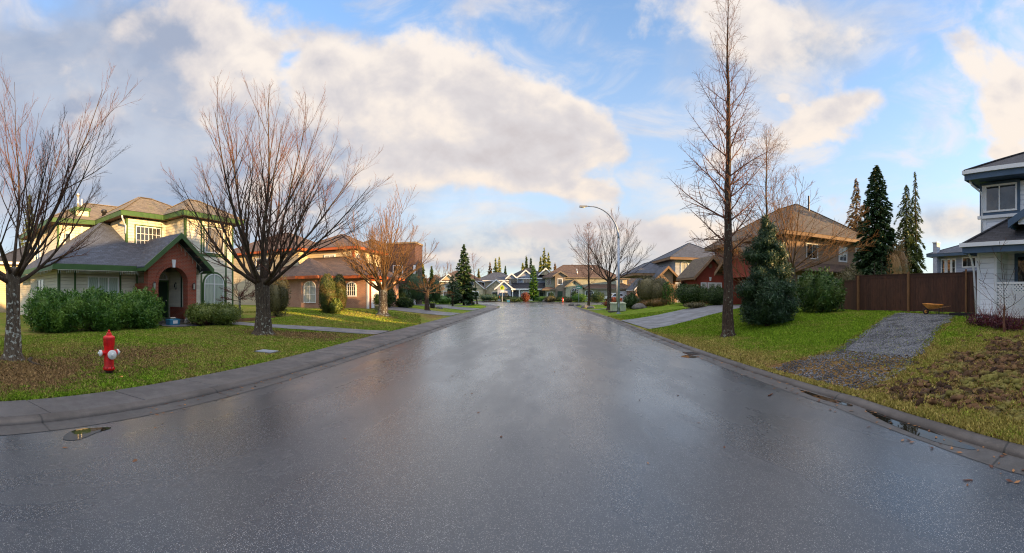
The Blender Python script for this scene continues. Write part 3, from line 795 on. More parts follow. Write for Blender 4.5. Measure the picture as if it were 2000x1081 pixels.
# ================================================================== HOUSE 1: cream with green trim
g0 = .10
h = thing('house', (-18.5, 12, 0), 'two storey cream clad house with dark green trim and arched red brick porch', 'house')
w = MB()
w.box(-30, 8.1, g0-.3, -23.1, 17.6, 6.15)          # rear block
w.box(-23.12, 11.0, g0-.3, -19.5, 16.8, 6.13)      # middle block
w.box(-19.6, 13.8, g0-.3, -17.6, 17.7, 6.14)       # front tower
w.box(-23.5, 6.45, g0-.3, -18.3, 10.9, 2.95)       # ground floor wing
w.box(-31.0, 7.2, g0-.3, -23.3, 9.0, 2.94)
w.build('wall', M['cream'], h)
tr = MB()
for x, y, za, zb, sx, sy in ((-23.1, 8.1, 3.0, 6.1, 1, -1), (-19.5, 11.0, 3.4, 6.1, 1, -1), (-17.6, 13.8, g0, 6.1, 1, -1), (-17.6, 17.7, g0, 6.1, 1, 1), (-18.3, 6.45, g0, 2.9, 1, -1)):
    corner(tr, x, y, za, zb, sx, sy)
F1 = FX(-17.6, 0)
for y in (15.02, 17.05): F1.box(tr, y-.055, y+.055, 0, .03, g0, 6.1)
F1.box(tr, 15.08, 16.99, 0, .028, 3.98, 4.1)
F0 = FX(-18.3, 0)
for y in (7.35, 9.96, 11.0): F0.box(tr, y-.05, y+.05, 0, .03, g0, 2.9)
tr.split('corner_board', M['green'], h)
window(h, FX(-17.6, 0), 15.25, 16.85, 4.2, 5.75, 2, 1, trim='green', pane='blind', tw=.08)
window(h, FX(-17.6, 0), 15.22, 16.85, .85, 2.95, 2, 1, rise=.62, trim='green', pane='curtaingreen', tw=.12, mw=.05, label='arched window with pale curtains')
window(h, FX(-19.5, 0), 11.62, 13.40, 4.42, 5.7, 6, 3, trim='green', pane='glass', tw=.08)
window(h, FX(-18.3, 0), 8.05, 9.85, .9, 2.62, 3, 1, trim=None, pane='curtaingreen', mw=.05)
window(h, FY(0, 6.45), -21.9, -20.6, .9, 2.55, 2, 1, pane='glass')
window(h, FX(-23.1, 0), 8.55, 9.0, 4.6, 5.6, 1, 1, pane='glass')
window(h, FY(0, 8.1), -28.2, -26.8, 4.2, 5.7, 2, 2, pane='glass')
rf = Roofs(h, .60, .26)
rf.hip(-30.6, 7.45, -22.5, 18.3, 6.38, k=.50)
rf.hip(-25.0, 10.4, -19.0, 17.4, 6.39, k=.56)
rf.hip(-21.2, 13.25, -17.1, 18.25, 6.385, k=.60)
rf.done('warmroof', 'green')
# lower roof (leans against the upper storey)
lr = MB(); lf = MB(); ls = MB()
ze, k1 = 3.14, .66
A = (-21.55, 10.35, ze+k1*4.4)
lr.poly([(-17.15, 5.8, ze), (-17.15, 13.8, ze), (-21.55, 13.8, ze+k1*4.4), A])
lr.poly([(-24.5, 5.8, ze), (-17.15, 5.8, ze), A, (-24.5, 10.35, ze+k1*4.4)])
lr.poly([(-32.0, 6.6, ze-.05), (-24.6, 6.6, ze-.05), (-24.6, 9.8, ze+1.95), (-29.6, 9.8, ze+1.95)])
lr.bar((-17.15, 5.8, ze+.02), (A[0], A[1], A[2]+.02), .24, .04); lr.bar((A[0], A[1], A[2]+.02), (-21.55, 13.0, A[2]+.02), .2, .03)
lf.box(-17.20, 5.8, ze-.27, -17.14, 11.2, ze-.004); lf.box(-24.5, 5.76, ze-.27, -17.14, 5.799, ze-.004); lf.box(-32, 6.56, ze-.32, -24.6, 6.599, ze-.055)
ls.poly([(-24.5, 5.82, ze-.2), (-24.5, 6.44, ze-.2), (-17.22, 6.44, ze-.2), (-17.22, 5.82, ze-.2)]); ls.poly([(-18.29, 6.45, ze-.2), (-18.29, 11.2, ze-.2), (-17.22, 11.2, ze-.2), (-17.22, 6.45, ze-.2)])
lr.build('lower_roof', M['slate'], h); lf.build('fascia', M['green'], h); ls.build('soffit', M['soffit'], h)
# porch: arched brick front with gable
pf = FX(-16.8, 0); ya, yb, z0p = 10.78, 13.98, .0
b = MB(); pw = .62; zs_, ri = 2.30, .86
pf.box(b, ya, ya+pw, -.42, 0, z0p, zs_); pf.box(b, yb-pw, yb, -.42, 0, z0p, zs_)
c_ = (ya+yb)/2; hw = (yb-ya)/2-pw
def gtop(u): return 4.72-abs(u-c_)*.80
n = 14; us = [ya]+[c_-hw*cos(pi*i/n) for i in range(n+1)]+[yb]
for i in range(len(us)-1):
    a, q = us[i], us[i+1]
    if q-a < 1e-5: continue
    def lo(u): return zs_+ri*sqrt(max(0, 1-((u-c_)/hw)**2)) if abs(u-c_) <= hw else zs_
    cuts = [a, q] if not (a < c_ < q) else [a, c_, q]
    for s0, s1 in zip(cuts, cuts[1:]):
        b.hexa([pf.P(s0, 0, lo(s0)), pf.P(s1, 0, lo(s1)), pf.P(s1, -.42, lo(s1)), pf.P(s0, -.42, lo(s0)), pf.P(s0, 0, gtop(s0)), pf.P(s1, 0, gtop(s1)), pf.P(s1, -.42, gtop(s1)), pf.P(s0, -.42, gtop(s0))])
b.box(-18.3, ya+.08, .0, -17.23, ya+.36, 2.28)   # side wall behind the left pier
b.box(-18.9, yb-.30, .0, -17.23, yb-.06, .95)
porch = b.build('porch_front', M['redbrick'], h)
kb = MB(); kb.prism([pf.P(c_-.08, .001, 3.13), pf.P(c_+.08, .001, 3.13), pf.P(c_+.13, .001, 3.55), pf.P(c_-.13, .001, 3.55)], (.05, 0, 0)); kb.build('keystone', M['white'], porch)
ab = MB()
for i in range(n*2):    # soldier course round the arch, 2.5 cm proud
    a0, a1 = pi*i/(2*n)+.012, pi*(i+1)/(2*n)-.012
    q = [(c_-(hw+e)*cos(a), zs_+(ri+e)*sin(a)) for a, e in ((a0, 0), (a1, 0), (a1, .2), (a0, .2))]
    ab.prism([pf.P(u, .001, z) for u, z in q], (.025, 0, 0))
ab.build('arch_bricks', M['redbrick'], porch)
rg = Roofs(h, .80, .2)
rg.gable(pf, 10.28, 14.86, 3.02+.02, 3.4, k=.80, bw=.26, over=.45, fascia=True)
rg.done('slate', 'green')
st = MB(); st.box(-18.9, ya+.4, -.1, -16.95, yb-.3, .30); st.box(-16.94, ya+.65, -.1, -16.6, yb-.65, .14); st.build('porch_step', M['kerb'], h)
pfl = FX(-18.85, 0)
w2 = MB(); w2.box(-19.6, 10.9, .3, -18.9, 13.63, 3.0); w2.box(-18.88, 13.64, .95, -17.65, 13.79, 3.0); w2.build('porch_wall', M['cream'], h)
door(h, FX(-18.9, 0), 12.42, 13.42, .32, 2.42, 'darkgreen', 'green', 3, 'dark green front door')
tr3 = MB(); FX(-18.9, 0).box(tr3, 12.0, 12.3, 0, .03, .3, 3.0); tr3.box(-17.78, 13.61, .95, -17.68, 13.639, 2.9); tr3.split('corner_board', M['darkgreen'], h)
fan = window(h, FX(-18.9, 0), 12.4, 13.45, 2.52, 3.0, 1, 1, rise=.42, pane='curtain', label='fanlight over the front door')
def lantern(root, p, n_):
    l = MB(); x, y, z = p; nx, ny = n_
    l.box(x, y-.04, z-.10, x+.02, y+.04, z+.10); l.tube([(x, y, z+.06), (x+.07, y, z+.14), (x+.12, y, z+.13)], .012, 6)
    l.lathe((x+.12, y, z), [(.01, .20), (.07, .13), (.075, .12)], 8); l.lathe((x+.12, y, z-.2), [(.02, -.03), (.055, 0), (.06, .015)], 8)
    for i in range(4):
        a = pi/4+i*pi/2; l.bar((x+.12+.055*cos(a), y+.055*sin(a), z-.19), (x+.12+.07*cos(a), y+.07*sin(a), z+.12), .012)
    o = l.build('wall_lantern', M['black'], root)
    g = MB(); g.lathe((x+.12, y, z-.18), [(.046, 0), (.06, .29)], 8); g.build('glass', M['lampglass'], o)
lantern(h, (-16.8, ya+.30, 2.15), (1, 0)); lantern(h, (-16.8, yb-.26, 2.15), (1, 0)); lantern(h, (-18.35, 13.60, 2.2), (1, 0))
# chimney box with flues
ch = MB(); ch.box(-24.1, 9.35, 5.9, -23.2, 10.3, 7.1); cho = ch.build('chimney', M['cream'], h)
ct = MB(); ct.box(-24.2, 9.25, 7.101, -23.1, 10.4, 7.3); ct.box(-24.14, 9.31, 6.4, -23.16, 9.349, 7.1)
for yy in (9.31, 10.27): ct.box(-23.199, yy, 5.95, -23.17, yy+.07, 7.1)
ct.build('chimney_trim', M['green'], cho)
fl = MB(); fl.tube([(-23.6, 9.7, 7.3), (-23.6, 9.7, 8.15)], .09, 10); fl.lathe((-23.6, 9.7, 8.15), [(.13, 0), (.13, .1), (.05, .16)], 10)
fl.tube([(-23.75, 10.02, 7.3), (-23.75, 10.02, 8.0)], .07, 10); fl.split('flue', M['chimney_m'], cho, smooth=True)
pipe(h, [(-19.1, 10.5, 6.15), (-19.15, 10.55, 6.0), (-19.45, 10.85, 5.75), (-19.5, 10.96, 5.65), (-19.52, 10.96, 5.2)], 'white', .045)
pipe(h, [(-23.0, 9.72, 6.1), (-23.04, 9.72, 4.3)], 'white', .04)
pipe(h, [(-16.95, 14.55, 3.0), (-17.1, 14.5, 2.9), (-17.5, 14.2, 2.65), (-17.53, 14.15, .3)], 'white', .035)
vt = MB(); vt.lathe((-22.2, 10.9, 6.75), [(.12, -.2), (.12, .12), (.2, .14), (.18, .3), (.05, .34)], 10); vt.build('roof_vent', M['black'], h, smooth=True)
# string of icicle lights under the eaves
ic = MB(); rr = random.Random(2)
def drops(a, b, n_):
    a, b = Vector(a), Vector(b); ic.tube([a, b], .007, 4)
    for i in range(n_):
        p = a.lerp(b, (i+.5)/n_); l = rr.uniform(.04, .18); ic.tube([p, p-Vector((0, 0, l))], .009, 3)
drops((-17.12, 6.0, ze-.29), (-17.12, 10.4, ze-.29), 44); drops((-22, 5.74, ze-.29), (-17.2, 5.74, ze-.29), 20)
for sgn in (-1, 1):
    for i in range(7):
        u = c_+sgn*(.22+i*.27); z = gtop(u)+.02; ic.tube([pf.P(u, .03, z), pf.P(u+.02, .03, z-rr.uniform(.2, .42))], .012, 3)
for sgn in (-1, 1): ic.tube([pf.P(c_+sgn*.1, .03, gtop(c_+sgn*.1)+.03), pf.P(c_+sgn*2.0, .03, gtop(c_+sgn*2.0)+.03)], .01, 4)
ic.split('icicle_lights', M['lampglass'], h)

# ================================================================== HOUSE 2: rose brick with rust trim
gb_ = .50
h = thing('house', (-16, 28, gb_), 'rose brick house with rust orange fascia, eight sided front room and white garage door', 'house')
w = MB()
w.box(-23.5, 27.3, 0, -12.7, 34, 2.95)
w.box(-12.8, 27.301, 0, -12.69, 29.6, 2.94) if False else None
bay = [(-20.9, 28.6), (-20.0, 26.9), (-18.1, 26.0), (-16.4, 26.0), (-15.6, 27.3), (-15.6, 29.5), (-20.9, 29.5)]
w.prism([(x, y, 0) for x, y in bay], (0, 0, 2.96))
w.build('wall', M['pinkbrick'], h)
w = MB(); w.box(-30, 29.0, 0, -20.5, 37, 5.65); w.box(-21, 30.5, 2.9, -15.6, 36.5, 5.64); w.split('upper_wall', M['beige_siding'], h)
rf = Roofs(h, .62, .2)
rf.hip(-30.6, 28.4, -19.9, 37.6, 5.85, k=.5)
rf.hip(-21.6, 29.9, -15.0, 37.1, 5.86, k=.5)
# garage wing roof
rf.hip(-24, 26.7, -12.1, 34.1, 3.13, k=.50)
# octagonal roof
ob = [(-21.5, 28.9), (-20.4, 26.4), (-18.25, 25.4), (-16.15, 25.4), (-15.0, 27.2), (-15.0, 30), (-21.5, 30)]
ap = (-18.9, 28.4, 3.15+1.75)
for i in range(7):
    a, b_ = ob[i], ob[(i+1) % 7]
    rf.r.poly([(a[0], a[1], 3.15), (b_[0], b_[1], 3.15), ap])
    if i < 4: rf.f.bar((a[0], a[1], 3.04), (b_[0], b_[1], 3.04), .04, .24)
rf.s.poly([(x, y, 2.97) for x, y in reversed(ob)])
rf.done('brownroof', 'rusttrim', 'rusttrim')
d0, d1 = bay[1], bay[2]
fw_ = FY(0, 26.0)
window(h, fw_, -17.8, -16.65, 1.0, 2.75, 2, 2, rise=.45, mat='white', pane='curtain', mw=.04, label='tall arched window with pale blinds')
fd = Fr(-19.6, 27.9, 1.4, -1.85)
door(h, FY(0, 27.3), -21.9, -21.0, .55, 2.55, 'redstucco', 'rusttrim', 3, 'rust coloured side door')
mtr = MB(); mtr.box(-19.0, 26.62, .5, -18.75, 26.82, .95); mtr.lathe((-18.87, 26.6, 1.1), [(.11, -.1), (.13, 0), (.11, .1)], 12, (0, -1, 0)); mtr.tube([(-18.8, 26.66, .5), (-18.8, 26.66, 1.4)], .02, 6); mtr.build('gas_meter', M['chimney_m'], h)
gw = FY(0, 27.3)
window(h, gw, -14.55, -13.75, 1.55, 2.65, 4, 2, rise=.32, trim='white', pane='glass', tw=.05)
window(h, gw, -15.9, -15.15, 1.55, 2.65, 4, 2, rise=.32, trim='white', pane='glass', tw=.05)
garage(h, FX(-12.7, 0), 27.75, 30.15, .5, 2.72, 'white', 'rusttrim', 5, 3)
c2 = MB(); corner(c2, -12.7, 27.3, .4, 2.9, 1, -1, .12, .03); c2.split('corner_board', M['white'], h)
window(h, FY(0, 30.5), -18.6, -17.5, 4.05, 5.25, 2, 2, trim='white', pane='curtain', tw=.06)
window(h, FX(-15.6, 0), 30.9, 31.9, 3.95, 5.35, 2, 2, rise=.3, trim='white', pane='glass', tw=.06)
window(h, FY(0, 29.0), -25.6, -23.8, 4.0, 5.2, 3, 2, trim='white', pane='glass', tw=.08)
c2 = MB(); corner(c2, -15.6, 30.5, 3.2, 5.6, 1, -1, .14, .03); c2.split('corner_board', M['rusttrim'], h)

# ================================================================== HOUSE 3: brown, behind the third tree
h = thing('house', (-17, 42, 0), 'tall dark brown house with flat topped end wall behind the orange lit tree', 'house')
w = MB(); w.box(-23.5, 40, 0, -16.2, 50, 5.9); w.build('wall', M['brownwall'], h)
w = MB(); w.box(-16.1, 39.6, 0, -12.9, 42.2, 7.15); w.build('tower_wall', M['brownwall'], h)
w = MB(); w.box(-16.2, 39.5, 7.151, -12.8, 42.3, 7.33); w.build('parapet_cap', M['taupe'], h)
rf = Roofs(h, .7, .2); rf.hip(-24.2, 39.4, -15.6, 50.6, 5.95, k=.58); rf.done('brownroof', 'taupe')
window(h, FY(0, 39.6), -15.4, -14.3, 3.6, 4.8, 2, 2, trim='white', pane='glass', tw=.05)
window(h, FY(0, 39.6), -14.0, -13.2, 1.2, 2.6, 1, 2, trim='white', pane='glass', tw=.05)
fl = MB(); fl.tube([(-20.4, 42, 6.6), (-20.4, 42, 8.0)], .11, 8); fl.tube([(-19.7, 42, 6.6), (-19.7, 42, 7.7)], .11, 8); fl.split('flue', M['chimney_m'], h, smooth=True)
c2 = MB(); c2.box(-13.0, 39.3, 0, -12.8, 39.5, 4.8); c2.split('porch_post', M['white'], h)

# neighbour glimpsed left of the cream house
h = thing('house', (-38, 8, 0), 'pale yellow house corner glimpsed behind the leftmost bare tree', 'house')
w = MB(); w.box(-46, 6.0, -.2, -33.0, 16, 4.3); w.build('wall', M['beige_siding'], h)
rf = Roofs(h, .5, .2); rf.hip(-46.6, 5.3, -32.3, 16.6, 4.45, k=.45); rf.done('slatedark', 'fascia_w')
window(h, FX(-33.0, 0), 7.0, 8.3, 2.6, 3.9, 2, 2, trim='white', pane='glass'); window(h, FX(-33.0, 0), 10.0, 11.6, 2.6, 3.9, 2, 2, trim='white', pane='glass')
window(h, FY(0, 6.0), -37, -35, 2.6, 3.9, 2, 2, trim='white', pane='glass')

# ================================================================== far houses across the junction
def px_x(px, Y): return tan((px-CX)/F)*Y
def px_z(px, py, Y): return H+(CY-py)/F*Y/cos((px-CX)/F)
def fw(px, Y): return px_x(px, Y)
# house 4, warm gables behind the spruce
Y = 104.0
h = thing('house', (-22, Y, 0), 'tan gabled house partly hidden behind the dark spruce', 'house')
w = MB(); w.box(-27.5, Y, 0, -16.0, Y+9, 5.2); w.box(-19.5, Y-1, 0, -14.6, Y+4, 3.0); w.build('wall', M['beige_siding'], h)
rf = Roofs(h, .62, .25); rf.hip(-28.2, Y-.6, -15.4, Y+9.6, 5.3, k=.6)
rf.gable(FY(0, Y-.1), -26.8, -21.6, 5.0, 4, k=.85, wall='beige_siding', walld=.05); rf.gable(FY(0, Y-1), -20.0, -14.2, 3.2, 5, k=.85, wall='beige_siding', walld=.02); rf.done('brownroof', 'white')
window(h, FY(0, Y), -25.2, -23.2, 3.4, 4.8, 2, 2, trim='white'); window(h, FY(0, Y), -25.6, -22.9, .9, 2.5, 3, 2, trim='white'); window(h, FY(0, Y-1), -18.4, -15.8, 1, 2.4, 3, 2, trim='white')
# house 5
Y = 112.0
h = thing('house', (-14, Y, 0), 'cream house with grey roof and bright gable right of the basketball hoop', 'house')
w = MB(); w.box(-17.5, Y, 0, -6.5, Y+9, 5.6); w.box(-14.5, Y-3, 0, -8.8, Y+1, 3.1); w.build('wall', M['beige_siding'], h)
rf = Roofs(h, .62, .28); rf.hip(-18.2, Y-.6, -5.9, Y+9.6, 5.7, k=.5); rf.gable(FY(0, Y-3), -15.0, -8.2, 3.2, 5, k=.78, bw=.35, wall='beige_siding', walld=.02); rf.gable(FY(0, Y-.3), -8.9, -5.4, 5.6, 4, k=.85, bw=.3, wall='brownwall', walld=.02); rf.done('slate', 'white')
window(h, FY(0, Y-3), -12.8, -10.6, 1.0, 2.3, 3, 2, trim='white'); window(h, FY(0, Y), -9.6, -8.2, 3.7, 5.1, 2, 2, trim='white'); window(h, FY(0, Y), -16.9, -15.4, 3.7, 5.1, 2, 2, trim='white')
garage(h, FY(0, Y), -8.6, -6.9, .1, 2.4)
# house 6, blue grey with white gables
Y = 98.0
h = thing('house', (-4, Y, 0), 'blue grey house with steep white edged gables and covered porch', 'house')
w = MB(); w.box(-7.2, Y, 0, 2.6, Y+9, 5.6); w.box(-9.9, Y-2.2, 0, -6.6, Y+4, 3.0); w.box(-4.4, Y-2.0, 0, -1.0, Y, 2.9); w.build('wall', M['blue_siding'], h)
rf = Roofs(h, .7, .25); rf.hip(-8.0, Y-.5, 3.3, Y+9.6, 5.75, k=.55)
rf.gable(FY(0, Y-.3), -5.4, -.5, 5.7, 6, k=.85, bw=.35, wall='blue_siding', walld=.04); rf.gable(FY(0, Y-.9), -8.0, -4.9, 5.6, 5, k=.85, bw=.35, wall='blue_siding', walld=.04)
rf.gable(FY(0, Y-.2), .2, 3.9, 6.6, 5, k=.9, bw=.35, wall='beige_siding', walld=.04); rf.gable(FY(0, Y-.0), 3.0, 6.6, 5.2, 5, k=.8, bw=.35, wall='beige_siding', walld=.04)
rf.gable(FY(0, Y-2.3), -10.6, -5.9, 3.0, 5, k=.85, bw=.35, wall='blue_siding', walld=.04); rf.gable(FY(0, Y-2.0), 2.2, 6.2, 3.1, 4, k=.85, bw=.35, wall='beige_siding', walld=.04); rf.done('slatedark', 'white')
lr = MB(); lr.hexa([(-6.4, Y-2.6, 2.95), (3.6, Y-2.6, 2.95), (3.6, Y, 2.95), (-6.4, Y, 2.95), (-6.4, Y-2.6, 3.05), (3.6, Y-2.6, 3.05), (3.6, Y-.05, 4.6), (-6.4, Y-.05, 4.6)]); lr.build('porch_roof', M['slatedark'], h)
lf = MB(); lf.box(-6.5, Y-2.72, 2.72, 3.7, Y-2.61, 3.08)
for x in (-6.3, -4.6, 2.0): lf.box(x, Y-2.6, 0, x+.28, Y-2.32, 2.72)
lf.split('porch_post', M['white'], h)
w = MB(); w.box(2.6, Y+.3, 0, 6.2, Y+8, 5.2); w.build('side_wall', M['beige_siding'], h)
for u0, u1, za, zb in ((-6.9, -5.2, 4.1, 5.5), (-3.6, -1.9, 4.25, 5.6)): window(h, FY(0, Y), u0, u1, za, zb, 2, 1, trim='white', tw=.14)
garage(h, FY(0, Y-2.0), -3.9, -1.4, .1, 2.3, 'white', 'white'); window(h, FY(0, Y-2.2), -9.2, -7.6, .9, 2.2, 2, 2, trim='white', tw=.1)
door(h, FY(0, Y), .5, 1.5, .1, 2.2, 'darkgreen')
# house 7, taupe and sage
Y = 92.0
h = thing('house', (10, Y, 0), 'wide taupe and sage stucco house with brown hip roof and arched window', 'house')
X0 = fw(1064, Y)
w = MB(); w.box(1.9, Y+1.5, 0, 19.5, Y+11, 5.6); w.box(6.6, Y-.6, 0, 10.6, Y+3, 3.2); w.box(10.55, Y+.3, 0, 17.0, Y+3, 2.95); w.box(1.95, Y, 0, 4.1, Y+2, 2.7); w.build('wall', M['sage'], h)
w = MB(); w.box(4.1, Y-.2, 0, 6.59, Y+3, 6.3); w.split('entry_wall', M['taupe'], h)
w = MB(); w.box(17.01, Y+.6, 0, 22.5, Y+9, 3.0); w.box(18.6, Y+2.0, 2.9, 22.0, Y+9.5, 5.5); w.build('garage_wall', M['beige_siding'], h)
rf = Roofs(h, .6, .25); rf.hip(1.2, Y+.9, 20.3, Y+11.6, 5.75, k=.62)
rf.gable(FY(0, Y-.2), 3.6, 7.2, 6.0, 4, k=.62, bw=.3, wall='taupe', walld=.02)
rf.gable(FY(0, Y-.6), 6.2, 11.2, 3.25, 5, k=.78, bw=.3, wall='sage', walld=.02)
rf.hip(11.0, Y-.3, 23.2, Y+8, 3.1, k=.55); rf.hip(1.0, Y-.7, 4.3, Y+2.0, 2.85, k=.4); rf.hip(18.0, Y+1.4, 22.7, Y+10, 5.6, k=.5)
rf.done('brownroof', 'taupe')
window(h, FY(0, Y-.6), 7.9, 9.6, .9, 3.1, 4, 3, rise=.8, trim='taupe', tw=.2, mw=.05, pane='glass', label='arched window reflecting orange sky')
window(h, FY(0, Y-.2), 4.8, 5.8, 4.0, 5.3, 2, 1, trim='white'); window(h, FY(0, Y), 2.4, 3.5, .9, 2.2, 2, 1, trim='white'); window(h, FY(0, Y+1.5), 2.2, 3.2, 4.1, 5.2, 1, 2, trim='taupe')
window(h, FY(0, Y+.3), 11.4, 13.3, .9, 2.7, 4, 2, rise=.6, trim='white'); window(h, FY(0, Y+.3), 14.6, 16.2, .5, 2.5, 2, 1, trim='taupe', pane='blind')
door(h, FY(0, Y-.2), 4.7, 5.9, .1, 2.4, 'darkgreen', 'taupe'); garage(h, FY(0, Y+.6), 19.2, 21.8, .1, 2.5, 'white', 'taupe')
window(h, FY(0, Y+2.0), 19.8, 20.9, 3.9, 5.2, 2, 2, trim='white')
c2 = MB(); c2.prism([(8.6, Y-.66, 4.0), (8.9, Y-.66, 4.0), (8.9, Y-.66, 4.6), (8.6, Y-.66, 4.6)], (0, -.03, 0)); c2.build('gable_vent', M['black'], h)
fl = MB(); fl.tube([(9.7, Y+2.2, 6.1), (9.5, Y+2.2, 7.9)], .12, 8); fl.tube([(13.6, Y+4, 7.2), (13.6, Y+4, 8.1)], .13, 8); fl.split('flue', M['chimney_m'], h, smooth=True)
# distant roofs right of it
for (pa, pb, Y, ze_, lab, wl, rfm, kk) in ((1216, 1268, 118, 4.6, 'far dark roofed house between the bare tree and the street lamp', 'brownwall', 'slatedark', .5),
                                      (1170, 1222, 132, 5.4, 'far brown house behind the parked white vans', 'beige_siding', 'brownroof', .5),
                                      (818, 868, 118, 4.8, 'distant tan house glimpsed behind the weeping tree', 'beige_siding', 'brownroof', .55)):
    xa, xb = px_x(pa, Y), px_x(pb, Y)
    h = thing('house', ((xa+xb)/2, Y, 0), lab, 'house')
    w = MB(); w.box(xa, Y, 0, xb, Y+10, ze_); w.build('wall', M[wl], h)
    rf = Roofs(h, kk, .25); rf.hip(xa-.6, Y-.6, xb+.6, Y+10.6, ze_+.1, k=kk+.1); rf.done(rfm, 'taupe')
    for i in range(2):
        u = xa+(xb-xa)*(.2+.42*i); window(h, FY(0, Y), u, u+1.5, ze_-1.8, ze_-.5, 2, 2, trim='white', tw=.1)
# far white gable (px 1239-1273)
Y = 84.0; xa, xb = px_x(1238, Y), px_x(1276, Y)
h = thing('house', ((xa+xb)/2, Y, 0), 'low house with white edged gable behind the rounded olive shrub', 'house')
w = MB(); w.box(xa+.4, Y, 0, xb+4, Y+9, 2.8); w.build('wall', M['pinkbrick'], h)
rf = Roofs(h, .8, .25); rf.gable(FY(0, Y), xa, xb+1.4, 2.7, 8, k=1.0, bw=.4, wall='pinkbrick', walld=.02); rf.hip(xa+3, Y+.5, xb+6, Y+9, 2.9, k=.6); rf.done('slate', 'white')
window(h, FY(0, Y), xa+1.6, xa+3.0, .9, 2.2, 2, 2, trim='white')

# ================================================================== HOUSE 8: grey tower with brick entry gable
Y = 46.0
h = thing('house', (17.5, Y, .3), 'grey two storey house with navy hip roof and brick entrance gable', 'house')
xt0, xt1 = px_x(1319, Y), px_x(1352, Y)+.2
w = MB(); w.box(xt0, Y, 0, xt1, Y+8, 6.05); w.box(xt1-.01, Y+1.2, 0, xt1+4.5, Y+8, 6.04); w.build('wall', M['grey_siding'], h)
xb0, xb1 = px_x(1284, 44), px_x(1322, 44)
w = MB(); w.box(xb0, 44, 0, xb0+.55, 44.4, 2.9); w.box(xb1-.45, 44, 0, xb1, 44.4, 2.9); w.box(xb0, 45.6, 0, xb1, 50, 3.4); w.split('entry_wall', M['tanbrick'], h)
w = MB(); n = 8; cx_ = (xb0+xb1)/2; hw_ = (xb1-xb0)/2-.5
for i in range(n):
    a, b_ = cx_-hw_*cos(pi*i/n), cx_-hw_*cos(pi*(i+1)/n); la, lb = 2.4+.8*sin(pi*i/n), 2.4+.8*sin(pi*(i+1)/n)
    w.hexa([(a, 44.02, la), (b_, 44.02, lb), (b_, 44.4, lb), (a, 44.4, la), (a, 44.02, 5.0-abs(a-cx_)), (b_, 44.02, 5.0-abs(b_-cx_)), (b_, 44.4, 5.0-abs(b_-cx_)), (a, 44.4, 5.0-abs(a-cx_))])
w.build('entry_arch', M['tanbrick'], h)
rf = Roofs(h, .6, .3); rf.hip(xt0-1.0, Y-.9, xt1+5.2, Y+8.6, 6.3, k=.55)
rf.gable(FY(0, 44.0), xb0-.4, xb1+.5, 3.35, 6, k=.98, bw=.3, wall=None); rf.hip(xb0-2.3, 46.3, xt0+.5, 55, 4.3, k=.55); rf.done('slate', 'soffit')
window(h, FY(0, Y), xt0+.75, xt0+1.75, 4.2, 5.85, 2, 2, rise=.4, trim='white', pane='curtain', tw=.08); window(h, FY(0, Y), xt0+.75, xt0+1.75, 1.0, 2.7, 2, 1, trim='navy', pane='glass', tw=.08)
door(h, FY(0, 45.6), cx_-.5, cx_+.5, .3, 2.5, 'darkgreen', 'soffit')

# ================================================================== HOUSE 9: brown, big roof, red gable and garage
g9 = .8
h = thing('house', (20, 28, g9), 'large brown house with broad tan roof, red gabled front and open garage', 'house')
w = MB(); w.box(17.4, 23.5, 0, 26.6, 35.5, 6.15); w.build('wall', M['tanbrick'], h)
w = MB(); w.box(15.4, 24.0, 0, 17.45, 24.5, 3.6); w.box(15.4, 28.6, 0, 17.45, 29.4, 3.6); w.box(15.4, 24.5, 3.05, 15.75, 28.6, 3.6); w.box(14.3, 33.0, 0, 17.5, 37, 3.5); w.box(17.3, 24.4, 0, 17.39, 28.7, 3.3); w.split('front_wall', M['redstucco'], h)
rf = Roofs(h, .6, .26)
A, B_ = rf.hip(16.6, 22.6, 27.4, 36.3, 6.35, k=.66)
rf.gable(FY(0, 33.0), 13.75, 17.6, 3.2, 4, k=1.05, bw=.3, wall='redstucco', walld=.02, over=.7)
rf.gable(FN(15.4, 0), -30.2, -23.2, 3.5, 3.5, k=.62, bw=.28, wall='redstucco', walld=.02, over=.6)
rf.done('darkbrownroof', 'soffit')
lo_ = MB(); lo_.hexa([(17.0, 22.5, 3.45), (26.4, 22.5, 3.45), (26.4, 23.5, 3.45), (17.0, 23.5, 3.45), (17.0, 22.5, 3.52), (26.4, 22.5, 3.52), (26.4, 23.49, 4.2), (17.0, 23.49, 4.2)]); lo_.build('lower_roof', M['brownroof'], h)
for u0 in (14.75, 15.45, 16.35):
    window(h, FY(0, 33.0), u0, u0+(.75 if u0 == 15.45 else .5), 1.3, 2.75, 1, 1, trim='white', pane='curtain', tw=.05)
vv = MB(); vv.lathe((15.67, 32.94, 4.35), [(.22, 0), (.2, .03)], 16, (0, -1, 0)); vv.build('gable_vent', M['soffit'], h)
vv = MB(); vv.prism([(15.60, 32.97, 2.95), (15.74, 32.97, 2.95), (15.79, 32.97, 3.3), (15.55, 32.97, 3.3)], (0, -.05, 0)); vv.build('keystone', M['white'], h)
fy = FY(0, 23.5)
window(h, fy, 18.6, 19.2, 1.9, 3.1, 2, 1, trim='white', pane='glass', tw=.05); window(h, fy, 19.4, 20.6, 4.5, 5.7, 2, 1, trim='taupe', pane='glass')
window(h, fy, 23.0, 23.9, 4.5, 5.7, 2, 2, trim='white', pane='glass', tw=.06); window(h, fy, 25.0, 25.7, 4.7, 5.75, 1, 2, trim='white', pane='glass', tw=.06)
fl = MB(); fl.tube([(22.6, 27, 9.0), (22.6, 27, 10.6)], .08, 8); fl.split('flue', M['black'], h)
gd = MB(); gd.box(17.0, 24.52, .6, 17.28, 28.58, 3.0); gd.build('garage_interior', M['soffit'], h)

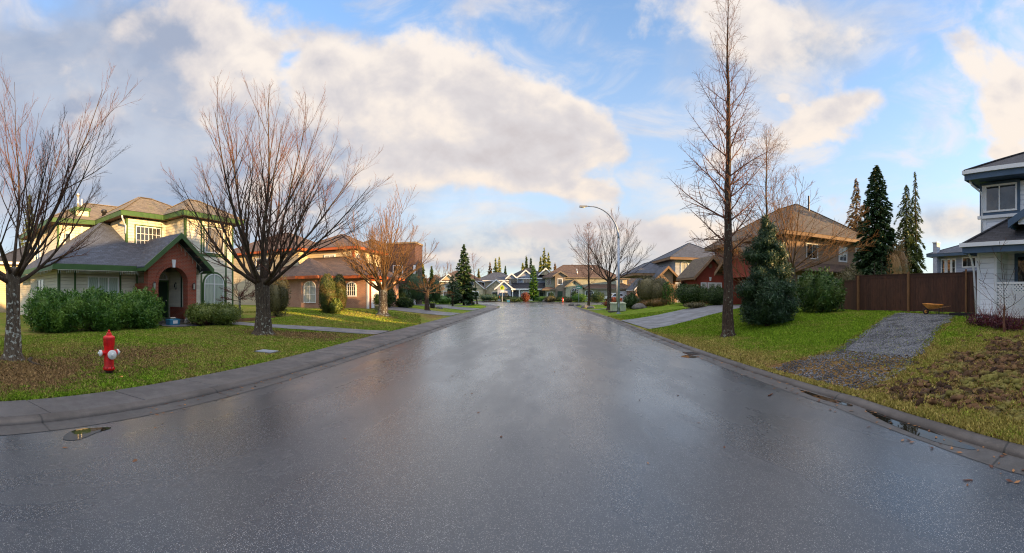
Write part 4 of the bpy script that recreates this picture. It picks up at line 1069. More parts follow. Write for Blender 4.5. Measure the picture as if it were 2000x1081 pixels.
# ================================================================== HOUSE 10: white clad, navy trim, at the right edge
g10 = .80
h = thing('house', (15.5, 1, g10), 'white clad two storey house with navy trim and lattice porch at the right edge', 'house')
w = MB(); w.box(14.1, -8.5, .2, 24.2, 6.36, 6.05); w.build('wall', M['white_siding'], h)
w = MB(); w.box(13.0, 5.35, .2, 14.09, 6.12, 3.3); w.box(13.0, -2.0, .2, 13.3, -1.4, 3.3); w.split('porch_pier', M['white_siding'], h)
rf = Roofs(h, .64, .34)
rf.hip(13.35, -9.2, 24.8, 6.85, 6.42, k=.58)
rf.done('slatedark', 'navy', 'navy')
gt = MB(); gt.box(13.27, -9.2, 6.30, 13.349, 6.92, 6.45); gt.box(13.35, 6.851, 6.30, 24.8, 6.92, 6.45); gt.build('gutter', M['fascia_w'], h)
lr = MB(); z_ = 3.50
lr.poly([(12.4, 6.45, z_), (14.1, 5.2, z_+1.15), (14.1, -3, z_+1.15), (12.4, -3, z_)]); lr.poly([(12.4, 6.45, z_), (14.1, 6.45, z_), (14.1, 5.2, z_+1.15)])
lr.bar((12.4, 6.45, z_+.02), (14.1, 5.2, z_+1.17), .2, .04)
lr.build('lower_roof', M['slatedark'], h)
lf = MB(); lf.box(12.4, -3, z_-.34, 12.45, 6.40, z_-.01); lf.box(12.4, 6.401, z_-.34, 14.1, 6.45, z_-.01); lf.build('fascia', M['navy'], h)
lf = MB(); lf.box(12.31, -3, z_-.12, 12.399, 6.53, z_+.02); lf.box(12.4, 6.451, z_-.12, 14.1, 6.53, z_+.02); lf.build('gutter', M['fascia_w'], h)
ls = MB(); ls.poly([(12.46, -3, z_-.22), (12.46, 6.40, z_-.22), (14.09, 6.40, z_-.22), (14.09, -3, z_-.22)][::-1]); ls.build('soffit', M['fascia_w'], h)
fn = FN(14.1, 0)
window(h, fn, -6.42, -4.95, 4.92, 6.0, 2, 1, trim='navy', pane='glass', tw=.11, fw=.07, mw=.05, label='upper sliding window with navy surround')
sl = MB(); fn.box(sl, -6.6, -4.8, 0, .1, 4.68, 4.8); sl.build('window_sill', M['fascia_w'], h)
cb = MB(); corner(cb, 14.1, 6.36, .3, 6.05, -1, 1, .12, .025); corner(cb, 13.0, 6.12, .3, 3.2, -1, 1, .1, .02); fn2 = FN(13.0, 0); fn2.box(cb, -5.46, -5.35, 0, .02, .3, 3.2); cb.split('corner_board', M['fascia_w'], h)
window(h, fn, -5.0, -2.4, 1.85, 3.2, 2, 1, mat='navy', trim='navy', pane='glass', tw=.06, fw=.08, mw=.06, label='large porch window reflecting bare trees')
# porch gable over the entrance: a slanted navy board seen at the frame's edge
rg = Roofs(h, .7, .2); rg.gable(FN(12.6, 0), -4.7, .4, 4.15, 1.5, k=.62, bw=.22, over=.1, wall='white_siding', walld=0.0); rg.done('slatedark', 'navy')
la = MB(); fl_ = FN(13.02, 0)
def lattice(mb, fr, u0, u1, z0, z1, stp=.125, w=.045):
    d = 0
    for sgn, dd in ((1, .0), (-1, .012)):
        n0 = int(((u1-u0)+(z1-z0))/stp)+1
        for i in range(n0):
            c = i*stp
            if sgn > 0: a = (max(u0, u0+c-(z1-z0)), 0); ua = max(u0, u0+c-(z1-z0)); za = z0+max(0, (z1-z0)-c) if False else None
            # line u-z offset
            if sgn > 0:   # goes up-right: u-u0 = (z-z0) + k, k from -(dz) to du
                k = c-(z1-z0); pa = (max(u0, u0+k), z0+max(0, -k)); pb_u = min(u1, u0+k+(z1-z0)); pb = (pb_u, z0+(pb_u-u0-k))
            else:         # goes up-left
                k = c; pa_u = min(u1, u0+k); pa = (pa_u, z0+(u0+k-pa_u)); pb_u = max(u0, u0+k-(z1-z0)); pb = (pb_u, z0+(u0+k-pb_u))
            if abs(pa[0]-pb[0]) < .02: continue
            P0, P1 = fr.P(pa[0], dd, pa[1]), fr.P(pb[0], dd, pb[1])
            mb.bar(P0, P1, .01, w, up=(0, 0, 1))
lattice(la, fl_, -5.33, -1.9, .75, 2.05)
fl_.box(la, -5.34, -1.9, -.02, .035, 2.06, 2.14); fl_.box(la, -5.34, -1.9, -.02, .035, .66, .74)
lo2 = la.build('lattice', M['white'], h)
pipe(h, [(13.5, 6.75, 6.2), (13.6, 6.65, 5.95), (14.0, 6.46, 5.75), (14.05, 6.42, 5.6), (14.03, 6.42, 3.8)], 'fascia_w', .045)
pipe(h, [(12.8, 6.4, 3.2), (12.95, 6.35, 3.0), (13.05, 6.3, 2.6), (13.06, 6.2, .9)], 'fascia_w', .04)
vt = MB(); vt.tube([(18, -2, 8.0), (18, -2, 9.6)], .06, 8); vt.build('roof_vent', M['black'], h)

# ================================================================== HOUSE 11: beyond the fence
h = thing('house', (38, 20, 1), 'blue grey house with grey roof and white chimney beyond the wooden fence', 'house')
c_w = lambda px, r: at(px, 575, r)
w = MB(); w.box(37.0, 10.0, 0, 46, 22.5, 5.95); w.build('wall', M['blue_siding'], h)
rf = Roofs(h, .5, .3); rf.hip(36.2, 9.2, 46.8, 23.3, 6.1, k=.42); rf.done('slate', 'navy')
ch = MB(); ch.box(36.3, 22.0, 0, 36.999, 22.5, 7.3); cho = ch.build('chimney', M['blue_siding'], h)
ct = MB(); ct.box(36.24, 21.94, 7.301, 37.05, 22.56, 7.42); ct.build('chimney_trim', M['fascia_w'], cho)
f11 = FN(37.0, 0)
for a, b_ in ((-21.8, -21.35), (-21.1, -20.65), (-20.5, -20.05)): window(h, f11, a, b_, 3.6, 5.5, 1, 2, trim='white', pane='glass', tw=.07)
window(h, f11, -19.2, -17.6, 4.6, 5.6, 3, 1, trim='white', pane='glass', tw=.07); window(h, f11, -14.6, -13.4, 1.2, 3, 2, 2, trim='white', pane='glass', tw=.07)
lr = MB(); lr.hexa([(34, 13.0, 3.1), (36.99, 13.0, 3.1), (36.99, 20.0, 3.1), (34, 19.6, 3.1), (34.1, 13.2, 3.15), (36.99, 13.6, 4.2), (36.99, 19.0, 4.2), (34.1, 19.4, 3.15)]); lr.build('lower_roof', M['slatedark'], h)

# ================================================================== neighbours outside the frame, which keep the street in shade
def plain_house(x0, y0, x1, y1, ze_, lab, wl, rm, k=.55):
    h = thing('house', ((x0+x1)/2, (y0+y1)/2, 0), lab, 'house')
    w = MB(); w.box(x0, y0, -.2, x1, y1, ze_); w.build('wall', M[wl], h)
    rf = Roofs(h, k, .25); rf.hip(x0-.6, y0-.6, x1+.6, y1+.6, ze_+.15, k=k); rf.done(rm, 'white')
    for fr, a, b_ in ((FN(x0, 0), -y1, -y0), (FY(0, y0), x0, x1)):
        for i in range(3):
            u = a+(b_-a)*(.14+.3*i)
            for z in (1.2, 4.0):
                if z < ze_-1: window(h, fr, u, u+1.6, z, z+1.4, 2, 2, trim='white')
    return h
plain_house(13.5, -27, 25, -10.6, 5.8, 'white clad house one lot further along behind the viewer', 'white_siding', 'slate')
plain_house(12.5, -48, 25, -30, 5.9, 'beige clad house two lots along behind the viewer', 'beige_siding', 'brownroof')
plain_house(40.0, -15, 52, 0.2, 5.8, 'added unseen grey clad house behind the white one, blocks low sun', 'grey_siding', 'slatedark')  # unseen house added to block low sun, its end set to leave a gap
plain_house(40.0, 3.9, 52, 11.0, 5.9, 'added unseen cream house past the grey one, edges the sun strip', 'cream', 'slatedark', .6)  # unseen house, added and sized to bound the sun strip on the lawn
plain_house(42.0, -40, 54, -24, 5.8, 'added unseen beige house on the back street beyond the gardens', 'beige_siding', 'slate')
plain_house(-31, -16, -18, -2.5, 5.8, 'tan house on the near left lot out of the picture', 'beige_siding', 'brownroof')
# ------------------------------------------------------------------ plants
M['bark'] = barkmat('mossy_bark', (.030, .022, .015), (.10, .075, .052), (.30, .31, .25), 1.0)
M['barkl'] = barkmat('lichen_bark', (.045, .033, .024), (.15, .115, .08), (.42, .44, .38), 2.0)
M['twig'] = barkmat('twig_bark', (.085, .038, .025), (.19, .09, .06), None, 0, 4)
M['limb'] = barkmat('limb_bark', (.028, .019, .014), (.085, .058, .038), (.12, .12, .07), .2, 5)
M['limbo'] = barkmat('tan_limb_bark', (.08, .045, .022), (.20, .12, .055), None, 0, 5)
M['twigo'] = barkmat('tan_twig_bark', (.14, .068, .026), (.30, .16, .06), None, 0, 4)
M['twigred'] = barkmat('red_twig', (.10, .018, .02), (.18, .04, .035), None, 0, 4)
M['barkd'] = barkmat('dark_bark', (.022, .015, .011), (.075, .05, .035), (.20, .21, .16), .7)
M['rhodo'] = leafmat('rhododendron_leaf', (.030, .095, .012), (.10, .21, .030), (.14, .25, .035))
M['rhodod'] = leafmat('dark_rhododendron_leaf', (.022, .060, .012), (.075, .14, .030), (.10, .15, .03))
M['rhodol'] = leafmat('light_rhododendron_leaf', (.075, .115, .020), (.16, .20, .040))
M['spruce'] = leafmat('blue_spruce_needles', (.014, .040, .018), (.046, .088, .040), (.034, .068, .020), trans=.1)
M['conifer'] = leafmat('dark_conifer_needles', (.014, .038, .014), (.048, .092, .030), trans=.1)
M['farcedar'] = leafmat('far_conifer_painted_sun', (.12, .14, .03), (.26, .27, .06), trans=.1)  # brighter copy of the cedar, sunlight put into the leaf colour
M['cedar'] = leafmat('yellow_cedar_sprays', (.050, .075, .015), (.12, .14, .03), trans=.15)
M['rustneedle'] = leafmat('rusty_needles', (.14, .075, .022), (.26, .15, .05), (.10, .09, .03), trans=.15)
M['thuja'] = leafmat('thuja_sprays', (.035, .050, .010), (.075, .095, .020), (.10, .07, .02), trans=.1)
M['box'] = leafmat('box_leaf', (.020, .045, .010), (.055, .095, .022))
M['bright'] = leafmat('bright_hedge_leaf', (.040, .11, .012), (.085, .19, .03))
M['olive'] = leafmat('olive_shrub_leaf', (.070, .065, .025), (.16, .14, .06))
M['rust'] = leafmat('rust_leaf', (.13, .032, .014), (.24, .07, .03))
M['maroon'] = leafmat('maroon_leaf', (.05, .012, .022), (.12, .03, .045))
M['grass'] = None

class Paths:
    """tapered tubes of three or four sides, gathered with numpy-friendly lists"""
    def __init__(s): s.mb = MB()
    def add(s, pts, rad, k): s.mb.tube(pts, rad, k, cap=False)
def grow(rnd, p, d, L, n, wig, up, bend=None):
    """a wandering path; up = upward pull per step"""
    pts = [p.copy()]; d = d.normalized(); dirs = [d.copy()]
    for i in range(n):
        d = (d+Vector((rnd.gauss(0, wig), rnd.gauss(0, wig), rnd.gauss(0, wig)+up))).normalized()
        p = p+d*(L/n); pts.append(p.copy()); dirs.append(d.copy())
    return pts, dirs
def side(rnd, d, ang):
    """a direction leaning off d by ang at a random turn"""
    a = d.orthogonal().normalized(); b = d.cross(a); t_ = rnd.uniform(0, 2*pi)
    return (d*cos(ang)+(a*cos(t_)+b*sin(t_))*sin(ang)).normalized()
def trunk_mesh(root, pts, rad, mat, k=14, flare=1.7, seed=1):
    rnd = random.Random(seed); mb = MB(); P = []; Rr = []
    base = Vector(pts[0]); top = Vector(pts[1])
    for f, m in ((-.06, flare*1.15), (0, flare), (.04, flare*.86), (.10, 1.28), (.2, 1.08)): P.append(base.lerp(top, f)); Rr.append(rad[0]*m)
    for i in range(1, len(pts)): P.append(Vector(pts[i])); Rr.append(rad[i])
    mb.tube(P, Rr, k)
    # uneven girth and root buttresses
    ph = [rnd.uniform(0, 6.28) for _ in range(4)]; cx, cy, z0 = base
    vs = []
    for x, y, z in mb.v:
        a = atan2(y-cy, x-cx); hgt = max(0, z-z0)
        w = 1+.06*sin(3*a+ph[0]+hgt*2)+.05*sin(5*a+ph[1]-hgt*3)+(.32*max(0, sin(3*a+ph[2]))+.2*max(0, sin(5*a+ph[3])))*math.exp(-hgt*5)
        r_ = 1
        vs.append((cx+(x-cx)*w, cy+(y-cy)*w, z) if hgt < 1.2 else (x, y, z))
    mb.v = vs
    return mb.build('trunk', M[mat], root, smooth=True)
def vase_tree(name, loc, height, spread, fork, tr, label, seed, tmat='bark', cmat='twig', n1=8, n2=9, n3=6, n4=4, group=None, flat=.0, lean=(0, 0), thin=1.0, knot=1, lift=.09, upshoot=1.0, lmat='limb'):
    """bare street tree: short trunk, limbs fanning from one fork, long straight shoots"""
    rnd = random.Random(seed); loc = Vector(loc); root = thing(name, loc, label, 'tree', group)
    f = loc+Vector((lean[0], lean[1], fork))
    mid = loc.lerp(f, .5)+Vector((rnd.uniform(-.04, .04), rnd.uniform(-.04, .04), 0))
    trunk_mesh(root, [loc-Vector((0, 0, .05)), mid, f, f+Vector((0, 0, fork*.10))], [tr, tr*.92, tr*.96, tr*.75], tmat, seed=seed)
    P = Paths(); Q_ = P; PL = Paths(); L0 = height-fork
    for i in range(n1):
        a = 2*pi*(i+rnd.uniform(-.3, .3))/n1
        lev = (i % 3)/2.0
        inc = R(68-44*lev+rnd.uniform(-6, 6)) if n1 > 3 else R(30)
        # limb direction: inc measured from vertical
        d = Vector((cos(a)*sin(inc), sin(a)*sin(inc), cos(inc)))
        reach = 1/sqrt((sin(inc)/spread)**2+(cos(inc)/L0)**2)*rnd.uniform(.9, 1.04)
        r0 = tr*rnd.uniform(.27, .38); n = 9
        pts, dirs = grow(rnd, f-Vector((0, 0, rnd.uniform(0, fork*.12)))+Vector((d.x, d.y, 0))*tr*.3, d, reach, n, .055, lift*(.4+sin(inc)))
        rad = [r0*(1-.95*(j/n)**.62) for j in range(n+1)]; rad[-1] = .006*thin
        PL.add(pts, rad, 7)
        for j in range(n2):
            t_ = .12+.8*(j+rnd.random())/n2; q = t_*n; k = int(q); fr_ = q-k; p = pts[k].lerp(pts[min(n, k+1)], fr_)
            d2 = side(rnd, dirs[min(n, k+1)], R(rnd.uniform(22, 48))); d2.z = abs(d2.z)*.8+.25*upshoot; d2 = d2.normalized()
            L2 = reach*(1.0-t_*.72)*rnd.uniform(.42, .74); r2 = max(.007*thin, rad[k]*.52); m = 6
            p2, dd2 = grow(rnd, p, d2, L2, m, .06, .07*upshoot); ra2 = [max(.0045*thin, r2*(1-.92*(i_/m))) for i_ in range(m+1)]
            PL.add(p2, ra2, 5)
            for j3 in range(n3):
                t3 = .15+.8*(j3+rnd.random())/n3; q = t3*m; k3 = int(q); p = p2[k3].lerp(p2[min(m, k3+1)], q-k3)
                d3 = side(rnd, dd2[min(m, k3+1)], R(rnd.uniform(18, 42))); d3.z += .22*upshoot; d3 = d3.normalized()
                L3 = L2*(1.05-t3*.7)*rnd.uniform(.38, .7); r3 = max(.0042*thin, ra2[k3]*.55)
                p3, dd3 = grow(rnd, p, d3, L3, 4, .06, .05*upshoot); P.add(p3, [r3, r3*.85, r3*.7, r3*.55, r3*.4], 3)
                for j4 in range(n4):
                    t4 = .25+.7*(j4+rnd.random())/n4; q = t4*4; k4 = int(q); p = p3[k4].lerp(p3[min(4, k4+1)], q-k4)
                    d4 = side(rnd, dd3[min(4, k4+1)], R(rnd.uniform(20, 50))); d4.z += .15; r4 = r3*.55
                    p4, _ = grow(rnd, p, d4, max(.10, L3*rnd.uniform(.16, .38)), 2, .08, .04); P.add(p4, [r4, r4*.8, r4*.5], 3)
    PL.mb.build('limbs', M[lmat], root, smooth=True, uv=False); P.mb.build('crown', M[cmat], root, smooth=True, uv=False)
    return root
T1 = gnd(25, 702); vase_tree('bare_tree', T1, 9.4, 3.4, 2.05, .19, 'bare tree with lichen spotted trunk at the left edge of the photo', 11, 'barkl', n1=11, n2=10, n3=7, n4=5, thin=.85)
T2 = gnd(512, 653); vase_tree('bare_tree', T2, 11.2, 5.3, 2.0, .31, 'big bare tree with wide vase crown and thick dark trunk before the cream house', 23, 'bark', n1=13, n2=11, n3=7, n4=5, thin=1.1)
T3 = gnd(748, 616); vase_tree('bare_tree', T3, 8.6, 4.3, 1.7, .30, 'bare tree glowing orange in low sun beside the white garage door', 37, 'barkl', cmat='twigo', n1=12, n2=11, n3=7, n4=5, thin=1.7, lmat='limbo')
T4 = gnd(1190, 606); vase_tree('bare_tree', T4, 9.8, 5.2, 2.9, .22, 'round crowned bare tree just left of the street lamp', 41, 'barkd', n1=11, n2=10, n3=7, n4=4, thin=1.7)
vase_tree('bare_maple', gr(1462, 20.5), 5.6, 2.6, 1.5, .10, 'small golden twigged bare tree before the red garage front', 74, 'bark', 'twigo', n1=8, n2=8, n3=6, n4=4, thin=1.5, lmat='limbo', upshoot=.5)
# weeping and small trees on the left verge
T5 = gnd(834, 607); vase_tree('weeping_tree', T5, 3.2, 2.6, 1.6, .20, 'small dark tree with umbrella shaped bare crown beside the driveway', 51, 'barkd', 'twigo', n1=9, n2=7, n3=6, n4=4, thin=2.0, lift=-.05, upshoot=.1)
# birch-like tree by the junction
def spire_tree(name, loc, height, tr, label, seed, start, wid, nb, tmat, cmat, thin=1.0, arc=.05, n2=9, n3=4, inc0=62, inc1=35, group=None, lean=0.0, peak=.16):
    rnd = random.Random(seed); loc = Vector(loc); root = thing(name, loc, label, 'tree', group)
    n = 14; pts = [loc-Vector((0, 0, .05))]; 
    for i in range(1, n+1): pts.append(loc+Vector((lean*(i/n)+rnd.uniform(-.03, .03), rnd.uniform(-.03, .03), height*i/n)))
    trunk_mesh(root, pts, [max(.008, tr*(1-(i/n)**.9*.97)) for i in range(n+1)], tmat, k=12, flare=1.5, seed=seed)
    P = Paths()
    for i in range(nb):
        t_ = start+(1-start)*((i+rnd.random()*.9)/nb)**.92; z = height*t_; u = (t_-start)/(1-start)
        prof = (min(1, u/peak)**.6)*(1-u)**.85+.05
        a = i*2.399+rnd.uniform(-.4, .4); inc = R(inc0+(inc1-inc0)*u+rnd.uniform(-8, 8))
        d = Vector((cos(a)*sin(inc), sin(a)*sin(inc), cos(inc))); L = wid*prof*rnd.uniform(.75, 1.15)/max(.5, sin(inc))*.92
        k = int(t_*n); p = pts[k].lerp(pts[min(n, k+1)], t_*n-k); r0 = max(.008*thin, tr*(1-t_)*.30*rnd.uniform(.7, 1.1)); m = 8
        p1, d1 = grow(rnd, p, d, L, m, .06, arc); r1 = [max(.004*thin, r0*(1-.92*(j/m)**.8)) for j in range(m+1)]; P.add(p1, r1, 5)
        q2 = max(3, int(n2*(.35+prof)))
        for j in range(q2):
            t2 = .1+.88*(j+rnd.random())/q2; q = t2*m; k2 = int(q); p = p1[k2].lerp(p1[min(m, k2+1)], q-k2)
            d2 = side(rnd, d1[min(m, k2+1)], R(rnd.uniform(30, 60))); d2.z += .1; L2 = L*(1.1-t2)*rnd.uniform(.22, .5)+.15; r2 = max(.0038*thin, r1[k2]*.5)
            p2, dd2 = grow(rnd, p, d2, L2, 4, .09, arc); P.add(p2, [r2, r2*.85, r2*.7, r2*.55, r2*.4], 3)
            for j3 in range(n3):
                t3 = .2+.8*(j3+rnd.random())/n3; q = min(3.99, t3*4); k3 = int(q); p = p2[k3].lerp(p2[k3+1], q-k3)
                d3 = side(rnd, dd2[k3+1], R(rnd.uniform(30, 65))); p3, _ = grow(rnd, p, d3, L2*rnd.uniform(.2, .5)+.05, 2, .1, .03); r3 = r2*.6; P.add(p3, [r3, r3*.8, r3*.5], 3)
    P.mb.build('crown', M[cmat], root, smooth=True, uv=False)
    return root
T6 = gnd(1422, 657)
spire_tree('bare_redwood', T6, 12.6, .21, 'very tall bare conical tree with a straight dark trunk near the right kerb', 61, .20, 2.75, 62, 'barkd', 'twig', thin=.95, arc=.055, n2=12, n3=4, inc0=60, inc1=36)
spire_tree('birch_tree', gnd(1150, 599), 11.0, .18, 'thin dark birch with drooping twigs at the corner by the green street sign', 67, .25, 3.0, 38, 'barkd', 'twig', thin=2.8, arc=-.01, n2=10, n3=5, inc0=50, inc1=30)
Tm1 = gr(1497, 19.6); spire_tree('bare_maple', Tm1, 9.2, .13, 'slender upright bare tree behind the blue spruce', 71, .28, 2.7, 44, 'bark', 'twigo', thin=1.35, arc=.03, n2=11, n3=5, inc0=52, inc1=24)
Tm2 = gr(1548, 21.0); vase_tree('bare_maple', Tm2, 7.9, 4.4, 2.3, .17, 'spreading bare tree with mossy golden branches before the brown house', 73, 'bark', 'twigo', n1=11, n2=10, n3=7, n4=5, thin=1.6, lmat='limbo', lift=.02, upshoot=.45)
spire_tree('bare_shrub_tree', gr(932, 62), 8.0, .12, 'thin leaning bare tree right of the basketball hoop', 79, .35, 2.6, 22, 'barkd', 'twig', thin=2.4, arc=.01, n2=7, n3=3, lean=-.8)
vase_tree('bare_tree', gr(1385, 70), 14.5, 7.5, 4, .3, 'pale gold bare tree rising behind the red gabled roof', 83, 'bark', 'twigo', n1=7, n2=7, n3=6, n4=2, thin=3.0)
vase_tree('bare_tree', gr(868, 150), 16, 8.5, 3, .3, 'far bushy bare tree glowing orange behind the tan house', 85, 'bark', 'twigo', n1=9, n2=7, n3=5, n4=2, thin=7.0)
vase_tree('bare_tree', gr(1000, 155), 9, 5.0, 2, .3, 'small far bare tree between the two grey roofs', 87, 'bark', 'twigo', n1=7, n2=6, n3=5, n4=0, thin=6.0)
vase_tree('bare_tree', gr(1222, 105), 9.5, 5.0, 2, .3, 'far bare tree over the dark roofed house', 88, 'bark', 'twigo', n1=7, n2=6, n3=5, n4=0, thin=4.0)
vase_tree('bare_sapling', gr(1962, 11.2), 2.9, 1.7, .7, .035, 'small bare sapling before the navy trimmed porch', 89, 'twig', 'twig', n1=4, n2=4, n3=2, n4=0, thin=1.2, upshoot=.5)

# ------------------------------------------------------------------ leaves
def quads_from(c, d, n, ln, wd):
    """rhombic leaves: centres c, long axis d, normals n"""
    s_ = np.cross(d, n); s_ /= np.linalg.norm(s_, axis=1, keepdims=True)+1e-9
    a = c-d*ln[:, None]/2; b = c+d*ln[:, None]/2
    V = np.stack([a, c+s_*wd[:, None]/2-d*ln[:, None]*.05, b, c-s_*wd[:, None]/2-d*ln[:, None]*.05], 1).reshape(-1, 3)
    return V, np.arange(len(V)).reshape(-1, 4)
def unit(rs_, n):
    v = rs_.normal(size=(n, 3)); return v/np.linalg.norm(v, axis=1, keepdims=True)
def leafy(name, root, blobs_, n, sz, mat, seed=1, asp=.38, shell=.35, lump=.16, up=.35, zmin=None, fq=3.0, core=True, corek=.72):
    rs_ = np.random.RandomState(seed); Vs = []; tot = sum(b[3]*b[4]+b[4]*b[5]+b[3]*b[5] for b in blobs_); Vall = []; base = 0; Q = []
    for b in blobs_:
        m = int(n*(b[3]*b[4]+b[4]*b[5]+b[3]*b[5])/tot)+8
        u = unit(rs_, m); r = 1-shell*rs_.rand(m)**1.6
        ph = rs_.rand(6)*6.28
        l = np.sin(u[:, 0]*fq*2+ph[0])*np.sin(u[:, 1]*fq*2+ph[1])+np.sin(u[:, 2]*fq*2.4+ph[2])*np.sin((u[:, 0]+u[:, 1])*fq*3+ph[3])*.6
        r = r*(1+lump*l)
        c = u*r[:, None]*np.array(b[3:6])+np.array(b[:3])
        if zmin is not None: c[:, 2] = np.maximum(c[:, 2], zmin+rs_.rand(m)*.12)
        nr = u/np.array(b[3:6]); nr /= np.linalg.norm(nr, axis=1, keepdims=True)
        d = unit(rs_, m)*.8+nr*.45+np.array([0, 0, up]); d /= np.linalg.norm(d, axis=1, keepdims=True)
        nn = nr+unit(rs_, m)*.75; nn /= np.linalg.norm(nn, axis=1, keepdims=True)
        ln = sz*(.6+.8*rs_.rand(m)); V, q = quads_from(c, d, nn, ln, ln*asp)
        Vall.append(V); Q.append(q+base); base += len(V)
    if core:
        mb = MB()
        for b in blobs_: mb.blob(b[:3], (b[3]*corek, b[4]*corek, b[5]*corek), 12, .08, seed)
        cv = np.array(mb.v); cq = np.array([f for f in mb.f]); Vall.append(cv); Q.append(cq+base)
        if zmin is not None: cv[:, 2] = np.maximum(cv[:, 2], zmin-.05)
    return npmesh(name, np.concatenate(Vall), np.concatenate(Q), M[mat], root)
def stems(root, p, h_, n, spread, mat='twig', r=.012, seed=3):
    rnd = random.Random(seed); mb = MB(); p = Vector(p)
    for i in range(n):
        a = rnd.uniform(0, 6.28); d = Vector((cos(a)*spread, sin(a)*spread, 1)); pts, _ = grow(rnd, p+Vector((rnd.uniform(-.1, .1), rnd.uniform(-.1, .1), -.03)), d, h_*rnd.uniform(.7, 1.05), 4, .08, .02)
        mb.tube(pts, [r, r*.8, r*.6, r*.5, r*.3], 4, cap=False)
    return mb.build('stems', M[mat], root, uv=False)
def shrub(name, p, rx, ry, h_, mat, n, sz, label, cat='shrub', group=None, seed=1, asp=.4, lump=.16, parts=1, **kw):
    p = Vector(p); root = thing(name, p, label, cat, group); rnd = random.Random(seed); bl = []
    if parts <= 1: bl = [(p.x, p.y, p.z+h_*.48, rx, ry, h_*.52)]
    else:
        for i in range(parts):
            a = 2*pi*i/parts+rnd.random(); k = rnd.uniform(.25, .55)
            hh = h_*rnd.uniform(.72, 1.0); bl.append((p.x+cos(a)*rx*k, p.y+sin(a)*ry*k, p.z+hh*.5, rx*rnd.uniform(.5, .68), ry*rnd.uniform(.5, .68), hh*.5))
    leafy('foliage', root, bl, n, sz, mat, seed, asp, lump=lump, zmin=p.z, **kw)
    stems(root, p, h_*.7, 6, .4, 'barkd', .02, seed)
    return root
# rhododendron hedge before the cream house
hp = [(-15.7, 4.9), (-15.6, 6.0), (-15.6, 7.1), (-15.6, 8.2), (-15.7, 9.3), (-16.0, 10.1)]
root = thing('hedge', (-15.6, 7.2, .12), 'long leafy dark green rhododendron hedge under the slate roof windows', 'hedge')
rnd = random.Random(5); bl = []
for i, (x, y) in enumerate(hp):
    bl.append((x+rnd.uniform(-.1, .1), y, .95+rnd.uniform(-.05, .05), .95, .85, .92+rnd.uniform(-.08, .06)))
    if i % 2 == 0: bl.append((x+.45, y+.4, .7, .7, .7, .72)); bl.append((x-.2, y+.3, 1.35, .7, .6, .55+rnd.uniform(-.1, .05)))
leafy('foliage', root, bl, 46000, .135, 'rhodo', 7, .34, shell=.45, lump=.2, zmin=.13, fq=5)
stems(root, (-15.3, 7.0, .1), .7, 14, 1.2, 'barkd', .02)
shrub('rhododendron', gr(430, 19.6)+Vector((-.6, 0, 0)), 1.35, 1.75, 1.45, 'rhodol', 9000, .12, 'yellow green rhododendron under the arched window', seed=8, parts=4, asp=.36)
shrub('heather_bush', gr(397, 19.6), .5, .5, .6, 'maroon', 3000, .06, 'small maroon bush beside the right porch pillar', seed=9, asp=.3)
shrub('fern_clump', gr(283, 18.0), .4, .4, .5, 'rhodo', 800, .12, 'small leafy clump at the foot of the left porch pillar', seed=10)
# purple shrub and pillar shrub between houses 1 and 2
vase_tree('weeping_shrub', gr(468, 23), 2.9, 1.5, 1.3, .07, 'purplish bare weeping shrub right of the cream house', 12, 'barkl', 'twigred', n1=8, n2=8, n3=7, n4=3, thin=1.6, lift=-.08, upshoot=.1)
shrub('shrub', gr(540, 25.0), .9, .9, 2.9, 'olive', 5000, .10, 'tall ragged brownish shrub behind the big trunk', seed=13, parts=4)
def column(px, r, w, h_, label, seed):
    p = gr(px, r); root = thing('thuja_column', p, label, 'thuja', 'clipped thuja columns by the rose brick house')
    bl = [(p.x, p.y, p.z+h_*.30, w, w, h_*.34), (p.x, p.y, p.z+h_*.62, w*.96, w*.96, h_*.38), (p.x+.03, p.y, p.z+h_*.45, w*1.03, w*1.03, h_*.42)]
    leafy('foliage', root, bl, 11000, .085, 'thuja', seed, .3, shell=.16, lump=.04, up=.9, zmin=p.z, corek=.85)
    mb = MB(); mb.tube([p-Vector((0, 0, .05)), p+Vector((0, 0, .5))], .05, 6); mb.build('trunk', M['barkd'], root)
column(639, 25.6, .56, 2.6, 'wider clipped thuja column just right of the pale arched window', 14)
column(663, 26.8, .50, 2.55, 'narrower clipped thuja column nearer the white garage', 15)
shrub('rhododendron', gr(655, 25.2), .45, .4, 1.0, 'rhodol', 1200, .14, 'small light leaved bush between the thuja columns', seed=16)
